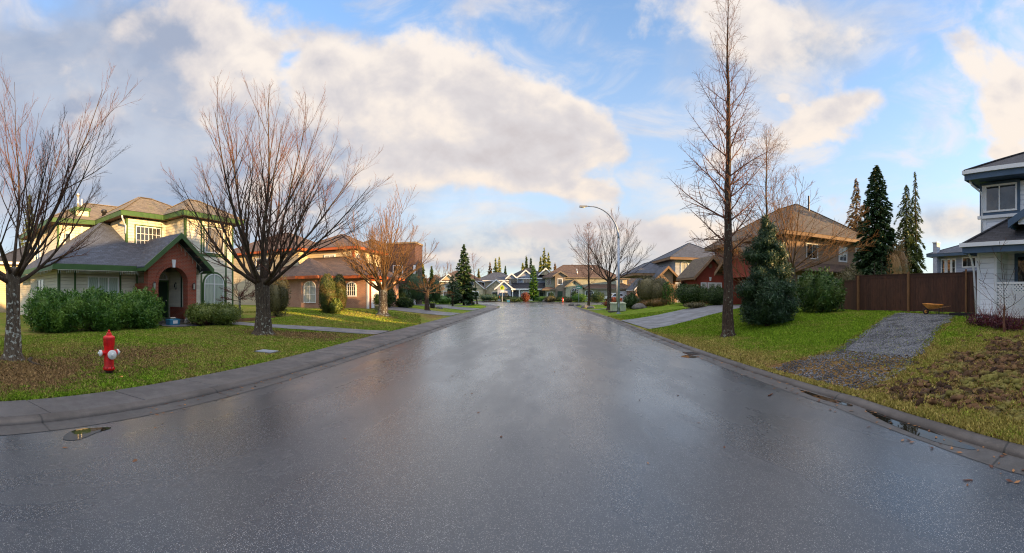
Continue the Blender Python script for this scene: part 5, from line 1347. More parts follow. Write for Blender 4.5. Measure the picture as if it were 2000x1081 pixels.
# dark evergreens beyond the white garage
for i, (px, r, rx, h_, mt, lb) in enumerate(((753, 33, .9, 1.9, 'box', 'dark rounded bush behind the orange lit tree'), (775, 37, 1.3, 2.4, 'conifer', 'dark spreading evergreen before the brown house'),
        (808, 42, 2.0, 4.3, 'conifer', 'tall dark evergreen clump under the brown tower wall'), (840, 47, 1.7, 3.6, 'conifer', 'dark evergreen behind the umbrella shaped tree'),
        (866, 62, 2.3, 1.35, 'bright', 'bright green clipped hedge beside the far driveway'), (790, 34.5, .8, .9, 'box', 'low dark bush right of the white garage door'))):
    shrub('evergreen_shrub' if mt == 'conifer' else 'clipped_bush', gr(px, r), rx, rx*.8, h_, mt, 2600, .17, lb, seed=20+i, parts=3 if mt == 'conifer' else 1)
def conifer(name, p, h_, rad, mat, label, seed, nb=70, per=70, sz=.22, droop=.35, p_=.85, start=.04, trunk=.12, asp=.22, cat='conifer', group=None, ragged=.25, upk=.0, spray=.32, tmat='barkd', lean=0.0):
    p = Vector(p); root = thing(name, p, label, cat, group); rs_ = np.random.RandomState(seed); C = []; Dv = []; N = []; LN = []
    mb = MB(); 
    for i in range(nb):
        t_ = start+(1-start)*((i+rs_.rand())/nb)**.95; z = h_*t_; L = rad*((1-t_)**p_*(1-ragged*rs_.rand())+.03)
        a = i*2.399963+rs_.rand()*.6; m = max(10, int(per*(.18+.82*(1-t_))))
        s_ = rs_.rand(m)**.6; hd = np.array([cos(a), sin(a), 0]); sd_ = np.array([-sin(a), cos(a), 0])
        lat = (rs_.rand(m)-.5)*2*spray*L*(1.15-s_)*(.4+s_*.9)
        zc = z+L*upk*s_-droop*L*s_**1.7+(rs_.rand(m)-.5)*.14*sz*6-np.abs(lat)*.25
        c = hd[None]*(s_*L)[:, None]+sd_[None]*lat[:, None]; c[:, 2] = zc; c += np.array(p)+np.array([lean*t_*t_*h_, 0, 0])
        d = hd[None]*1.0+sd_[None]*(np.sign(lat)*rs_.rand(m)*.9)[:, None]+rs_.normal(size=(m, 3))*.32; d[:, 2] -= droop*.8
        d /= np.linalg.norm(d, axis=1, keepdims=True); nn = np.array([0, 0, .45])[None]+rs_.normal(size=(m, 3))*.6
        C.append(c); Dv.append(d); N.append(nn); LN.append(sz*(.6+.8*rs_.rand(m))*(.55+.45*(1-t_)))
        if i % 3 == 0: mb.tube([p+Vector((0, 0, z)), p+Vector((cos(a)*L*.5, sin(a)*L*.5, z+L*(upk*.5-droop*.3))), p+Vector((cos(a)*L*.9, sin(a)*L*.9, z+L*(upk*.9-droop*.84)))], [.02+.01*rad*(1-t_), .012, .006], 3, cap=False)
    C = np.concatenate(C); Dv = np.concatenate(Dv); N = np.concatenate(N); LN = np.concatenate(LN)
    C[:, 2] = np.maximum(C[:, 2], p.z+.05); N /= np.linalg.norm(N, axis=1, keepdims=True)
    V, q = quads_from(C, Dv, N, LN*1.25, LN*asp*1.9)
    npmesh('crown', V, q, M[mat], root)
    mb.tube([p-Vector((0, 0, .05)), p+Vector((lean*.25*h_, 0, h_*.5)), p+Vector((lean*h_, 0, h_*.985))], [trunk, trunk*.6, .015], 8)
    mb.build('trunk', M[tmat], root, smooth=True, uv=False)
    return root
p = gnd(1499, 637); root = thing('blue_spruce', p, 'blue green spruce with irregular lobed shape on the right lawn', 'conifer')
bl = []; rnd = random.Random(31)
for zc, rr_, k in ((.5, 1.3, 8), (1.0, 1.25, 7), (1.6, 1.18, 8), (2.2, 1.05, 7), (2.8, .85, 6), (3.3, .6, 5), (3.75, .30, 3)):
    for i in range(k):
        a = 6.28*i/k+rnd.random(); q = rr_*1.08*rnd.uniform(.35, .95); s_ = rnd.uniform(.34, .54)*(1-.07*zc); bl.append((p.x+cos(a)*q*.85, p.y+sin(a)*q*.85, p.z+zc+rnd.uniform(-.2, .2), s_*1.15, s_*1.15, s_*.95))
bl.append((p.x-.12, p.y, p.z+4.15, .20, .20, .40)); bl.append((p.x, p.y, p.z+2.2, .45, .45, 2.1)); bl.append((p.x, p.y, p.z+.9, .9, .9, .85))
leafy('crown', root, bl, 52000, .135, 'spruce', 31, .2, shell=.55, lump=.2, up=.2, zmin=p.z+.08, core=True, corek=.6)
mb = MB(); mb.tube([p-Vector((0, 0, .05)), p+Vector((0, 0, 3.0))], [.12, .05], 8); mb.build('trunk', M['barkd'], root)
conifer('spruce', gr(1712, 29), 10.4, 2.4, 'conifer', 'tall dense dark green spruce beyond the fence', 32, nb=210, per=190, sz=.30, droop=.30, p_=.55, asp=.28, trunk=.2, ragged=.3)
conifer('cedar', gr(1672, 36), 11.5, 2.4, 'rustneedle', 'rusty brown conifer left of the dark spruce', 33, nb=110, per=110, sz=.38, droop=.6, p_=.75, asp=.18, trunk=.2, ragged=.5)
conifer('cedar', gr(1770, 30), 9.2, 2.3, 'cedar', 'yellow green weeping cedar right of the dark spruce', 34, nb=110, per=130, sz=.34, droop=.85, p_=.62, asp=.18, trunk=.2, ragged=.5)
conifer('cedar', gr(1789, 30.5), 10.4, 1.9, 'cedar', 'thin topped drooping cedar closest to the blue grey house', 35, nb=80, per=70, sz=.36, droop=1.0, p_=1.0, asp=.14, trunk=.16, ragged=.6, lean=-.012)
shrub('rusty_shrub', gr(1752, 27.5), 1.1, 1.1, 4.8, 'rustneedle', 5000, .16, 'russet evergreen between the spruce and the weeping cedar', seed=36, parts=4, asp=.2, up=.6)
for i, px in enumerate((1708, 1722, 1738)): conifer('small_thuja', gr(px, 22), 2.8+.15*(i % 2), .55, 'conifer', ['leftmost', 'middle', 'rightmost'][i]+' of three small thuja tips above the wooden fence', 37+i, nb=40, per=40, sz=.16, droop=-.2, p_=.5, group='thuja tips above the fence', trunk=.04)
conifer('spruce', gr(906, 57), 8.8, 2.55, 'conifer', 'tall dark spruce with layered branches behind the basketball hoop', 42, nb=90, per=80, sz=.46, droop=.20, p_=.8, asp=.3, trunk=.2, ragged=.45, upk=.1)
conifer('small_conifer', gr(884, 47), 3.7, 1.7, 'conifer', 'low spreading dark conifer left of the basketball hoop', 43, nb=50, per=60, sz=.30, droop=.15, p_=.55, start=.32, trunk=.12, ragged=.5)
conifer('cypress', gr(1042, 90), 8.3, 1.5, 'bright', 'bright green conical cypress before the blue grey house', 44, nb=70, per=80, sz=.42, droop=-.25, p_=.5, asp=.28)
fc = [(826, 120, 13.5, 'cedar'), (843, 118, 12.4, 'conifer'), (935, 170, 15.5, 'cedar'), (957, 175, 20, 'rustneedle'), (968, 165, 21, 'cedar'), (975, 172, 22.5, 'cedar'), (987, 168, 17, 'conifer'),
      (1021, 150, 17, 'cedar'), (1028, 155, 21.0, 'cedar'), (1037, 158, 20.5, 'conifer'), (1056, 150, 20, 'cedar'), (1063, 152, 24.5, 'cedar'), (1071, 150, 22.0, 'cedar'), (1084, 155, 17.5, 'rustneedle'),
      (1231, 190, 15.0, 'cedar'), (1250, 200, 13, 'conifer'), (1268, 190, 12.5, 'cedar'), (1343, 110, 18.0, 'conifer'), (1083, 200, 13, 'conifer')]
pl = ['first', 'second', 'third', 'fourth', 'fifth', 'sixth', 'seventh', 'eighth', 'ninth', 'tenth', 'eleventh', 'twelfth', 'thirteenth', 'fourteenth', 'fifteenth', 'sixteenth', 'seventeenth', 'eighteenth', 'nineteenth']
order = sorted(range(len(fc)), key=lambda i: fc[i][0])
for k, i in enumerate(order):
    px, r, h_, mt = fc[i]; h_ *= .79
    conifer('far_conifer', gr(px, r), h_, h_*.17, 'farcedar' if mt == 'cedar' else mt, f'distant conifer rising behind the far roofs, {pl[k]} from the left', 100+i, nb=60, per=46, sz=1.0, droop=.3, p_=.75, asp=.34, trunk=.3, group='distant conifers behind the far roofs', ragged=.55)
conifer('conifer', gr(58, 38), 11.2, 2.2, 'cedar', 'sunlit yellow green conifer behind the leftmost bare tree', 46, nb=90, per=80, sz=.4, droop=.3)
# right side shrubs
shrub('rhododendron', gr(1601, 19.3), 1.1, 1.35, 2.25, 'rhodod', 7000, .17, 'large rhododendron between the blue spruce and the wooden fence', seed=51, parts=5, asp=.36)
shrub('rhododendron', gr(1664, 24.5), 1.3, 1.2, 2.95, 'olive', 6000, .13, 'light leaved bush showing over the low end of the fence', seed=52, parts=4, asp=.36)
shrub('hedge', gr(1398, 30.5), 1.3, .9, 1.5, 'box', 5000, .12, 'dark clipped hedge before the red gabled front', seed=53)
shrub('hedge', gr(1352, 33.5), 1.6, 1.1, 1.75, 'box', 5000, .13, 'tall dark hedge left of the red gable windows', seed=54)
shrub('bush', gr(1335, 39), .9, .9, 2.3, 'box', 2500, .13, 'upright dark bush before the grey two storey tower', seed=55)
shrub('low_shrub', gr(1358, 28.2), .9, .45, .45, 'olive', 1500, .09, 'low reddish ground shrub beside the right driveway', seed=56)
shrub('shrub', gr(1275, 38), 2.0, 1.9, 3.2, 'olive', 9000, .12, 'big rounded olive grey shrub right of the street lamp', seed=57, parts=6)
shrub('shrub', gr(1232, 35.5), .8, .7, 1.6, 'box', 3000, .12, 'dark leafy shrub beside the pale green utility box', seed=58, parts=3)
shrub('grass_clump', gr(1276, 34.8), 1.3, .7, .75, 'rustneedle', 4000, .22, 'rust coloured ornamental grass beside the boulder', seed=59, parts=3, asp=.08, up=1.2)
shrub('young_tree', gr(1308, 35.5), .65, .6, 2.3, 'bright', 1500, .12, 'young staked tree with thin green foliage', cat='tree', seed=60, parts=3, core=False)
shrub('bush', gr(1192, 47), .9, .8, .75, 'rust', 1500, .14, 'low rust bush left of the utility box', seed=61)
fb = [(1005, 83.0, 2.4, 1.15, 'box', 'dark clipped hedge beside the black pickup'), (1026, 82.5, .95, 2.0, 'rust', 'rust red clipped round tree at the far kerb'), (955, 88, 3.0, 1.7, 'conifer', 'long dark hedge left of the black pickup'),
      (1061, 86, 1.4, 1.1, 'bright', 'green bush left of the brown dome bush'), (1074.5, 82.5, 1.25, 1.25, 'olive', 'brown green dome bush left of the far hydrant'), (1110, 82.5, .95, .75, 'olive', 'low olive mound right of the far hydrant'),
      (1132, 83, 1.75, 1.75, 'bright', 'round bright green bush behind the green street sign'), (1122, 87, .8, 2.3, 'conifer', 'dark upright bush beside the far arched window'), (1168, 80, 1.5, 2.1, 'box', 'dark green bush behind the corner bare trees'),
      (1160, 84, 1.0, 1.3, 'olive', 'small brown bush beside the dark corner bush'), (1098, 88, 2.2, 1.1, 'box', 'low dark bushes under the far arched window'), (1077, 88, .6, 2.0, 'conifer', 'small dark conifer in front of the taupe entry'),
      (1200, 82, 1.6, 1.0, 'rust', 'rusty hedge in front of the white vans'), (1296, 52, 1.5, 1.8, 'bright', 'bright green shrub before the brick entrance'), (1255, 60, 3.0, 1.2, 'box', 'dark hedge behind the olive grey shrub')]
for i, (px, r, rx, h_, mt, lb) in enumerate(fb): shrub('far_bush', gr(px, r), rx, rx*.8, h_, mt, 1500, .24, lb, cat='bush', seed=70+i, core=True)
# red twigs beside the white house
for i, (px, r, n_, hh) in enumerate(((1915, 12.6, 16, .7), (1935, 12.2, 22, 1.0), (1962, 11.8, 20, .85), (1990, 11.5, 14, .8))):
    p = gr(px, r); root = thing('red_twig_shrub', p, ['lowest bare twiggy shrub by the fence end of the white porch', 'tallest bare red twigged shrub before the lattice corner', 'bare red twigged shrub at the middle of the lattice', 'bare red twigged shrub before the far end of the lattice'][i], 'shrub', 'bare twiggy shrubs along the lattice')
    stems(root, p, hh, n_*2, .7, 'twigred', .007, 90+i)
    leafy('foliage', root, [(p.x, p.y, p.z+.16, .5, .5, .2)], 700, .08, 'maroon', 90+i, core=False)

# ------------------------------------------------------------------ grass blades, clods, gravel, leaf litter
def grassmat():
    m, t, b = newmat('grass_blades'); r = rpi(t)
    dr = t.new('ShaderNodeAttribute', attribute_name='dry').outputs['Fac']; dt = t.new('ShaderNodeAttribute', attribute_name='dirt').outputs['Fac']
    g = t.mix(r, C4((.085, .155, .008)), C4((.22, .34, .020))); y = t.mix(r, C4((.20, .17, .035)), C4((.38, .31, .09)))
    col = t.mix(t.ss(dr, .3, .8), g, y); col = t.mix(t.ss(dt, .35, .8), col, t.mix(r, C4((.09, .05, .022)), C4((.36, .23, .10))))
    t.put(b, 'Base Color', col); t.put(b, 'Roughness', .8); t.put(b, 'Specular IOR Level', .15)
    return m
M['grass'] = grassmat()
def blades(name, pts, dry, dirt, hgt, seed, label):
    rs_ = np.random.RandomState(seed); n = len(pts); a = rs_.rand(n)*6.28; hgt = hgt*(.5+rs_.rand(n))
    w = .006+.005*rs_.rand(n)+.0012*np.hypot(pts[:, 0], pts[:, 1]); dx = np.cos(a)*w; dy = np.sin(a)*w; ln = rs_.normal(size=(n, 2))*.5
    z0 = pts[:, 2]-.004
    A = np.stack([pts[:, 0]-dx, pts[:, 1]-dy, z0], 1); B = np.stack([pts[:, 0]+dx, pts[:, 1]+dy, z0], 1); C = np.stack([pts[:, 0]+ln[:, 0]*hgt, pts[:, 1]+ln[:, 1]*hgt, z0+hgt], 1)
    V = np.stack([A, B, C], 1).reshape(-1, 3); rep = lambda v: np.repeat(v, 3)
    return tag(npmesh(name, V, np.arange(3*n).reshape(-1, 3), M['grass'], None, {'dry': rep(dry+rs_.normal(size=n)*.15), 'dirt': rep(dirt)}), label, 'grass', kind='stuff')
rnd = random.Random(77); P = []; A_ = []; B_ = []
def near_ok(x, y): return x*x+y*y < 19**2
cnt = 0
while cnt < 150000:
    # density falls with distance
    r = 5.6+23*rnd.random()**1.6; th = rnd.uniform(-1.42, -.30); x, y = r*sin(th), r*cos(th)
    if x > xs(y)-.01-.02*rnd.random(): continue
    if 14.2 < y < 15.9 and x > -16.2 or (x < -14.6 and y < 20.5) or x < -22 or y > 27.4-4*rnd.random()**2: continue
    d = dirtv(x, y)+.35*nz(x, y, 5); 
    if rnd.random() < d*.8-.3: continue
    P.append((x, y, ht(x, y))); A_.append(dryv(x, y)+.25*nz(x, y, 2.2)); B_.append(d*1.0+rnd.gauss(0, .15)); cnt += 1
blades('lawn_grass', np.array(P), np.array(A_), np.array(B_), .034, 1, 'short mossy yellow green winter grass on the left lawn')
P = []; A_ = []; B_ = []; cnt = 0
while cnt < 190000:
    r = 3.9+25*rnd.random()**1.5; th = rnd.uniform(.13, 1.30); x, y = r*sin(th), r*cos(th)
    if x < xr(y)+.17+.03*rnd.random() or x > 15.6: continue
    if on_gravel(x, y, -.15) and rnd.random() < .93: continue
    if y > 17.2+.645*(x-5) and y < 23.6+.52*(x-5): continue
    if x > 13 and y > 15: continue
    d = dirtv(x, y)+.35*nz(x, y, 5)
    if rnd.random() < d*.9-.3 or rnd.random() < churn(x, y)*.8: continue
    P.append((x, y, ht(x, y))); A_.append(dryv(x, y)+.3*nz(x, y, 2.0)); B_.append(d*.55); cnt += 1
blades('lawn_grass', np.array(P), np.array(A_), np.array(B_), .036, 2, 'green grass on the right lawn around the gravel strip')
def lumps(name, pts, sizes, mat, seed, label, cat, flat=.7):
    rs_ = np.random.RandomState(seed); mb = MB(); mb.blob((0, 0, 0), (1, 1, 1), 6, 0, 1); T = np.array(mb.v); Q = np.array(mb.f); n = len(pts); m = len(T)
    V = T[None]*(1+.38*rs_.normal(size=(n, m, 1)))*np.array(sizes)[:, None, None]; V[:, :, 2] *= flat; a = rs_.rand(n)*6.28; c, s_ = np.cos(a)[:, None], np.sin(a)[:, None]
    x = V[:, :, 0]*c*1.25-V[:, :, 1]*s_; y = V[:, :, 0]*s_*1.25+V[:, :, 1]*c; V = np.stack([x, y, V[:, :, 2]], 2)+np.array(pts)[:, None]
    q = (Q[None]+(np.arange(n)*m)[:, None, None]).reshape(-1, 4)
    return tag(npmesh(name, V.reshape(-1, 3), q, mat), label, cat, kind='stuff')
M['clod'] = leafmat('moss_and_soil', (.030, .015, .008), (.13, .070, .032), (.17, .16, .035), rough=.95, trans=0)
M['stone'] = leafmat('gravel_stone', (.06, .065, .078), (.19, .195, .21), (.04, .042, .05), rough=.6, trans=0)
M['litter'] = leafmat('fallen_leaf', (.10, .035, .015), (.30, .14, .05), trans=.1)
rnd = random.Random(9); P = []; S_ = []
while len(P) < 7500:
    x, y = rnd.uniform(4.6, 11), rnd.uniform(-1.5, 5.5)
    if x < xr(y)+.25: continue
    c = churn(x, y)
    if rnd.random() < c*.95+.01: P.append((x, y, ht(x, y)+.003)); S_.append(.012+.075*rnd.random()**2.6)
lumps('soil_clods', P, S_, M['clod'], 3, 'churned brown soil clods and moss tufts on the right verge', 'soil')
# tufts of raised moss and grass among the clods
P2 = []; A_ = []; B_ = []
for _ in range(26000):
    x, y, z = P[int(rnd.random()*len(P))]; x += rnd.gauss(0, .06); y += rnd.gauss(0, .06)
    if x < xr(y)+.2: continue
    P2.append((x, y, ht(x, y)+.015)); A_.append(.75+.3*rnd.random()); B_.append(.2+.7*rnd.random())
blades('moss_tufts', np.array(P2), np.array(A_), np.array(B_), .035, 4, 'yellow moss and torn grass among the soil clods')
P = []; S_ = []
while len(P) < 15000:
    x, y = rnd.uniform(4.7, 14.4), rnd.uniform(4.0, 11)
    g_ = on_gravel(x, y, .05+.22*nz(x, y, 2.5))
    pth = 1.0 if x > 7.2 else (.62+.6*nz(x, y, 1.6))
    if g_ and rnd.random() < pth and x > xr(y)+.35: P.append((x, y, ht(x, y)+.012)); S_.append(.006+.009*rnd.random()+.0007*x)
lumps('gravel', P, S_, M['stone'], 5, 'loose grey gravel strip leading to the wooden fence', 'gravel')
def gravelbed():
    m, t, b = newmat('gravel_bed'); Pn = pos(t); v = t.new('ShaderNodeTexVoronoi'); t.l.new(Pn, v.inputs['Vector']); t.put(v, 'Scale', 34.0)
    c = t.new('ShaderNodeSeparateColor', i_0=v.outputs['Color']).outputs[0]; n = t.noise(Pn, 1.8, 5, .65)
    col = t.mix(c, C4((.04, .046, .056)), C4((.125, .135, .16))); col = t.mix(t.m('MULTIPLY', t.ss(n, .55, .68), .7), col, C4((.13, .13, .05)))
    t.put(b, 'Base Color', col); t.put(b, 'Roughness', .7); bump(t, b, v.outputs['Distance'], -.8, .03); return m
M['gravelbed'] = gravelbed()
mb = MB(); xs_ = [7.3+.12*i for i in range(59)]; nv = 26; vs = []
for x in xs_:
    c = interp(x, [(4.5, 5.65), (7.2, 6.15), (14.2, 9.15)]); w_ = interp(x, [(4.5, 1.2), (7, .95), (8, 1.1), (10, 1.1), (14, 1.35)])
    for j in range(nv+1):
        y = c+w_*(2*j/nv-1)*(1+.10*nz(x, 7.7 if j > nv/2 else 2.2, 2.1)); vs.append((x+.35*nz(y, x, 1.7) if x < 7.5 else x, y, ht(x, y)+.014))
mb.add(vs, [(i*(nv+1)+j, (i+1)*(nv+1)+j, (i+1)*(nv+1)+j+1, i*(nv+1)+j+1) for i in range(len(xs_)-1) for j in range(nv)])
tag(mb.build('gravel_path', M['gravelbed'], smooth=True), kind='structure')
# fallen leaves along the gutters and on the lawns
rs_ = np.random.RandomState(12); n = 1500; cc_ = []
for i in range(n):
    k = rnd.random()
    if k < .22: y = rnd.uniform(.5, 22); x = xr(y)-rnd.random()**2*.5; z = .012
    elif k < .4: y = rnd.uniform(3, 20); x = xl(y)+rnd.random()**2*.45; z = .012
    elif k < .75: y = rnd.uniform(.5, 11); x = xr(y)+.2+rnd.random()**1.5*1.6; z = ht(x, y)+.02
    elif k < .85: y = rnd.uniform(.5, 12); x = rnd.uniform(-4.4, 3.6); z = .006
    else: y = rnd.uniform(.5, 14); x = xs(y)-rnd.random()*5; z = ht(x, y)+.02
    if k >= .75 and k < .85 and rnd.random() < .7: continue
    cc_.append((x, y, z))
cc_ = np.array(cc_); n = len(cc_); d = rs_.normal(size=(n, 3)); d[:, 2] *= .12; d /= np.linalg.norm(d, axis=1, keepdims=True); nn = np.array([0, 0, 1.0])+rs_.normal(size=(n, 3))*.18
ln = .03+.05*rs_.rand(n); V, q = quads_from(cc_, d, nn/np.linalg.norm(nn, axis=1, keepdims=True), ln, ln*.5)
tag(npmesh('leaf_litter', V, q, M['litter']), 'scattered brown fallen leaves along the kerbs', 'leaves', kind='stuff')
# ------------------------------------------------------------------ objects
M['redpaint'] = paint('hydrant_red', (.66, .008, .010), .38, .28, 7)
M['whitecap'] = paint('hydrant_white', (.68, .68, .66), .4, .1, 6)
M['rustiron'] = paint('rusty_iron', (.05, .022, .014), .9, .3, 8, bmp=.5)
M['galv'] = paint('galvanised_steel', (.30, .34, .40), .45, .12, 3, metal=.5)
M['lampgrey'] = paint('lamp_housing', (.20, .21, .22), .45)
M['boxgreen'] = paint('utility_green', (.36, .40, .27), .55, .12, 2)
M['barrow'] = paint('barrow_orange', (.62, .26, .05), .5, .3, 5)
M['rubber'] = paint('rubber', (.018, .018, .019), .8)
M['carblack'] = paint('black_car_paint', (.008, .009, .012), .15, spec=.8)
M['carwhite'] = paint('white_car_paint', (.55, .58, .62), .2, spec=.7)
M['tail'] = paint('tail_lamp_red', (.45, .01, .01), .25)
M['chrome'] = paint('chrome', (.55, .56, .58), .2, metal=1.0)
M['signgreen'] = paint('sign_green', (.01, .26, .17), .4, .04)
M['signyellow'] = paint('sign_lime', (.62, .74, .02), .4, .04)
M['signblack'] = paint('sign_black', (.01, .01, .01), .5)
M['stone_w'] = paint('pale_statue', (.42, .38, .35), .8, .25, 9, bmp=.3)
M['bluebag'] = paint('blue_plastic', (.04, .20, .34), .4, .1, 6)
M['boulder'] = paint('boulder_stone', (.13, .12, .11), .85, .35, 5, bmp=.6)
M['bb'] = glass('backboard_acrylic', (.10, .13, .16))
M['rimred'] = paint('hoop_red', (.5, .05, .02), .5)
M['pot'] = paint('pale_plant_pot', (.45, .40, .34), .8)
def woodmat(name, c, dark):
    m, t, b = newmat(name); r = rpi(t); P = pos(t); n = t.noise(t.vmul(P, (1, 1, .12)), 26, 5, .7, .8); n2 = t.noise(t.vmul(P, (1, 1, .5)), 1.6, 4)
    col = t.mix(t.ss(n, .3, .7), C4(dark), C4(c)); col = t.mix(t.m('MULTIPLY', r, .45), col, C4(tuple(q*.5 for q in dark))); col = t.mix(t.m('MULTIPLY', t.ss(n2, .5, .7), .4), col, C4(tuple(q*1.3 for q in c)))
    t.put(b, 'Base Color', col); t.put(b, 'Roughness', .8); bump(t, b, n, .5, .01); return m
M['fence'] = woodmat('stained_fence_boards', (.090, .034, .018), (.042, .017, .010))
M['fencepost'] = woodmat('weathered_post', (.26, .13, .05), (.14, .065, .028))

def hydrant(p, label, s=1.0, group=None, rz=0.0, near=True):
    p = Vector(p); root = thing('fire_hydrant', p, label, 'fire hydrant', group)
    def L(name, o, prof, mat, ax=(0, 0, 1), k=24, sm=True, par=root):
        mb = MB(); mb.lathe(p+Vector(o)*s, [(r*s, z*s) for r, z in prof], k, ax); ob = mb.build(name, M[mat], par, smooth=sm)
        md = ob.modifiers.new('edge', 'EDGE_SPLIT'); md.split_angle = R(38); return ob
    L('foot', (0, 0, 0), [(.075, -.06), (.075, .05), (.105, .055), (.105, .085), (.085, .09)], 'rustiron')
    b = L('barrel', (0, 0, 0), [(.124, .085), (.130, .10), (.130, .125), (.112, .14), (.105, .16), (.106, .50), (.112, .58), (.122, .62), (.126, .70), (.126, .725)], 'redpaint')
    L('bonnet', (0, 0, 0), [(.130, .727), (.132, .745), (.124, .775), (.09, .80), (.058, .812), (.056, .85), (.045, .865), (.026, .87), (.026, .905), (.010, .925)], 'redpaint')
    for a, rr, o, ln_, nm in ((rz, .088, .42, .165, 'pumper_cap'), (rz+pi/2, .062, .44, .185, 'hose_cap'), (rz-pi/2, .062, .44, .185, 'hose_cap')):
        ax = Vector((cos(a), sin(a), 0)); L('nozzle', (0, 0, o), [(rr*.85, .05), (rr*.85, ln_-.03), (rr*1.05, ln_-.03), (rr*1.05, ln_-.012)], 'redpaint', ax, 18, par=b)
        L(nm, (0, 0, o), [(rr*1.08, ln_-.011), (rr*1.12, ln_+.02), (rr*.9, ln_+.035), (rr*.35, ln_+.04), (rr*.32, ln_+.065), (rr*.1, ln_+.068)], 'whitecap', ax, 18)
    if not near: return root
    for i in range(8):
        a = i*pi/4
        mb = MB(); mb.lathe(p+Vector((cos(a)*.118, sin(a)*.118, .125))*s, [(.012*s, 0), (.012*s, .02*s)], 6); mb.build('flange_bolt', M['rustiron'], root)
    return root
hp_ = gnd(213, 730); hydrant(hp_, 'red fire hydrant with white caps on the left lawn', .97, rz=atan2(-hp_.y, -hp_.x)+.38)
hydrant(gr(1099, 79.6), 'small distant red fire hydrant across the junction', 1.05, rz=-1.2, near=False)

# street lamp
p = gnd(1208, 613); root = thing('street_lamp', p, 'tall galvanised street lamp with curved arm over the road', 'street lamp')
r_ = Vector((p.x, p.y)).length; d_ = Vector((-1.0, .03, 0)).normalized(); top = 8.65-p.z
mb = MB(); mb.tube([p, p+Vector((0, 0, 6.0))], [.115, .085], 16); mb.build('pole', M['galv'], root, smooth=True)
mb = MB(); arm = [p+Vector((0, 0, 6.0))]
for i in range(1, 15):
    a = i/14*pi/2; arm.append(p+Vector((0, 0, 6.0))+d_*(2.25*(1-cos(a)))+Vector((0, 0, (top-6.0)*sin(a))))
arm.append(arm[-1]+d_*.25); mb.tube(arm, [.085-.045*i/15 for i in range(16)], 12); mb.build('arm', M['galv'], root, smooth=True)
mb = MB(); e = arm[-1]; q = e+d_*.62
mb.hexa([(e.x, e.y-.07, e.z-.05), (q.x, q.y-.13, q.z-.10), (q.x, q.y+.13, q.z-.10), (e.x, e.y+.07, e.z-.05), (e.x, e.y-.06, e.z+.06), (q.x, q.y-.1, q.z+.05), (q.x, q.y+.1, q.z+.05), (e.x, e.y+.06, e.z+.06)])
lh = mb.build('lamp_head', M['lampgrey'], root, bevel=.02); mb = MB(); mb.blob((e.x-.36, e.y, e.z-.09), (.2, .09, .05), 10); mb.build('lens', M['lampglass'], lh, smooth=True)
mb = MB(); mb.lathe(p, [(.22, 0), (.22, .03), (.13, .035), (.13, .10), (.118, .11)], 16); mb.build('base_plate', M['galv'], root)
mb = MB(); mb.box(p.x-.05, p.y-.135, p.z+.5, p.x+.05, p.y-.10, p.z+.8); mb.build('access_cover', M['galv'], root)

# wooden fence
root = thing('wooden_fence', (15.4, 10.5, .8), 'tall dark brown board fence behind the gravel strip', 'fence')
fa, fb_ = at(1672, 575, 20.6), at(1916, 575, 17.3); fa.z = fb_.z = 0
dirf = (fb_-fa); Lf = dirf.length; uf = dirf.normalized(); Ff = Fr(fa.x, fa.y, uf.x, uf.y)
rnd = random.Random(3); mb = MB(); u = 0
while u < Lf:
    w_ = .138; z0 = G(*Ff.P(u, 0, 0)[:2])+.06+rnd.uniform(-.01, .01); d = rnd.uniform(0, .006)
    Ff.box(mb, u, u+w_-.006, d, d+.02, z0, .82+1.80+.03*u/Lf+rnd.uniform(-.004, .004)); u += w_
mb.build('boards', M['fence'], root)
mb = MB(); Ff.box(mb, -.02, Lf+.02, -.06, -.004, 1.05, 1.14); Ff.box(mb, -.02, Lf+.02, -.06, -.004, 2.2, 2.29); Ff.box(mb, -.03, Lf+.03, -.05, .06, 2.655, 2.69); Ff.box(mb, -.02, Lf+.02, .021, .035, 2.50, 2.654); mb.build('rail', M['fence'], root)
for px, wd, mt, dz in ((1678, .10, 'fencepost', 0), (1776, .10, 'fencepost', .10), (1888, .075, 'fencepost', .16)):
    # intersection of the view angle with the fence line
    th = (px-CX)/F; dx, dy = sin(th), cos(th); den = dx*uf.y-dy*uf.x; s_ = (fa.x*dy-fa.y*dx)/den*1.0
    tt = (fa.x*dy-fa.y*dx)/(uf.y*dx-uf.x*dy)
    mb = MB(); Ff.box(mb, tt-wd/2, tt+wd/2, .036, .036+wd, .6, 2.66+dz); mb.build('post', M[mt], root)
root = thing('wooden_fence', (14.6, 15, .8), 'lower dark board fence section hidden behind the rhododendrons', 'fence')
ga_, gb2 = at(1628, 575, 23.5), at(1674, 575, 20.7); v_ = Vector((gb2.x-ga_.x, gb2.y-ga_.y, 0)); Lg = v_.length; Fg = Fr(ga_.x, ga_.y, v_.x/Lg, v_.y/Lg)
mb = MB(); u = 0
while u < Lg: Fg.box(mb, u, u+.132, 0, .02, .85, 2.42+rnd.uniform(-.004, .004)); u += .138
mb.build('boards', M['fence'], root); mb = MB(); Fg.box(mb, 0, Lg, -.05, .05, 2.43, 2.47); Fg.box(mb, 0, Lg, -.06, -.004, 1.1, 1.2); mb.build('rail', M['fence'], root)
for u in (.0, Lg/2): mb = MB(); Fg.box(mb, u, u+.1, -.17, -.062, .7, 2.42); mb.build('post', M['fence'], root)

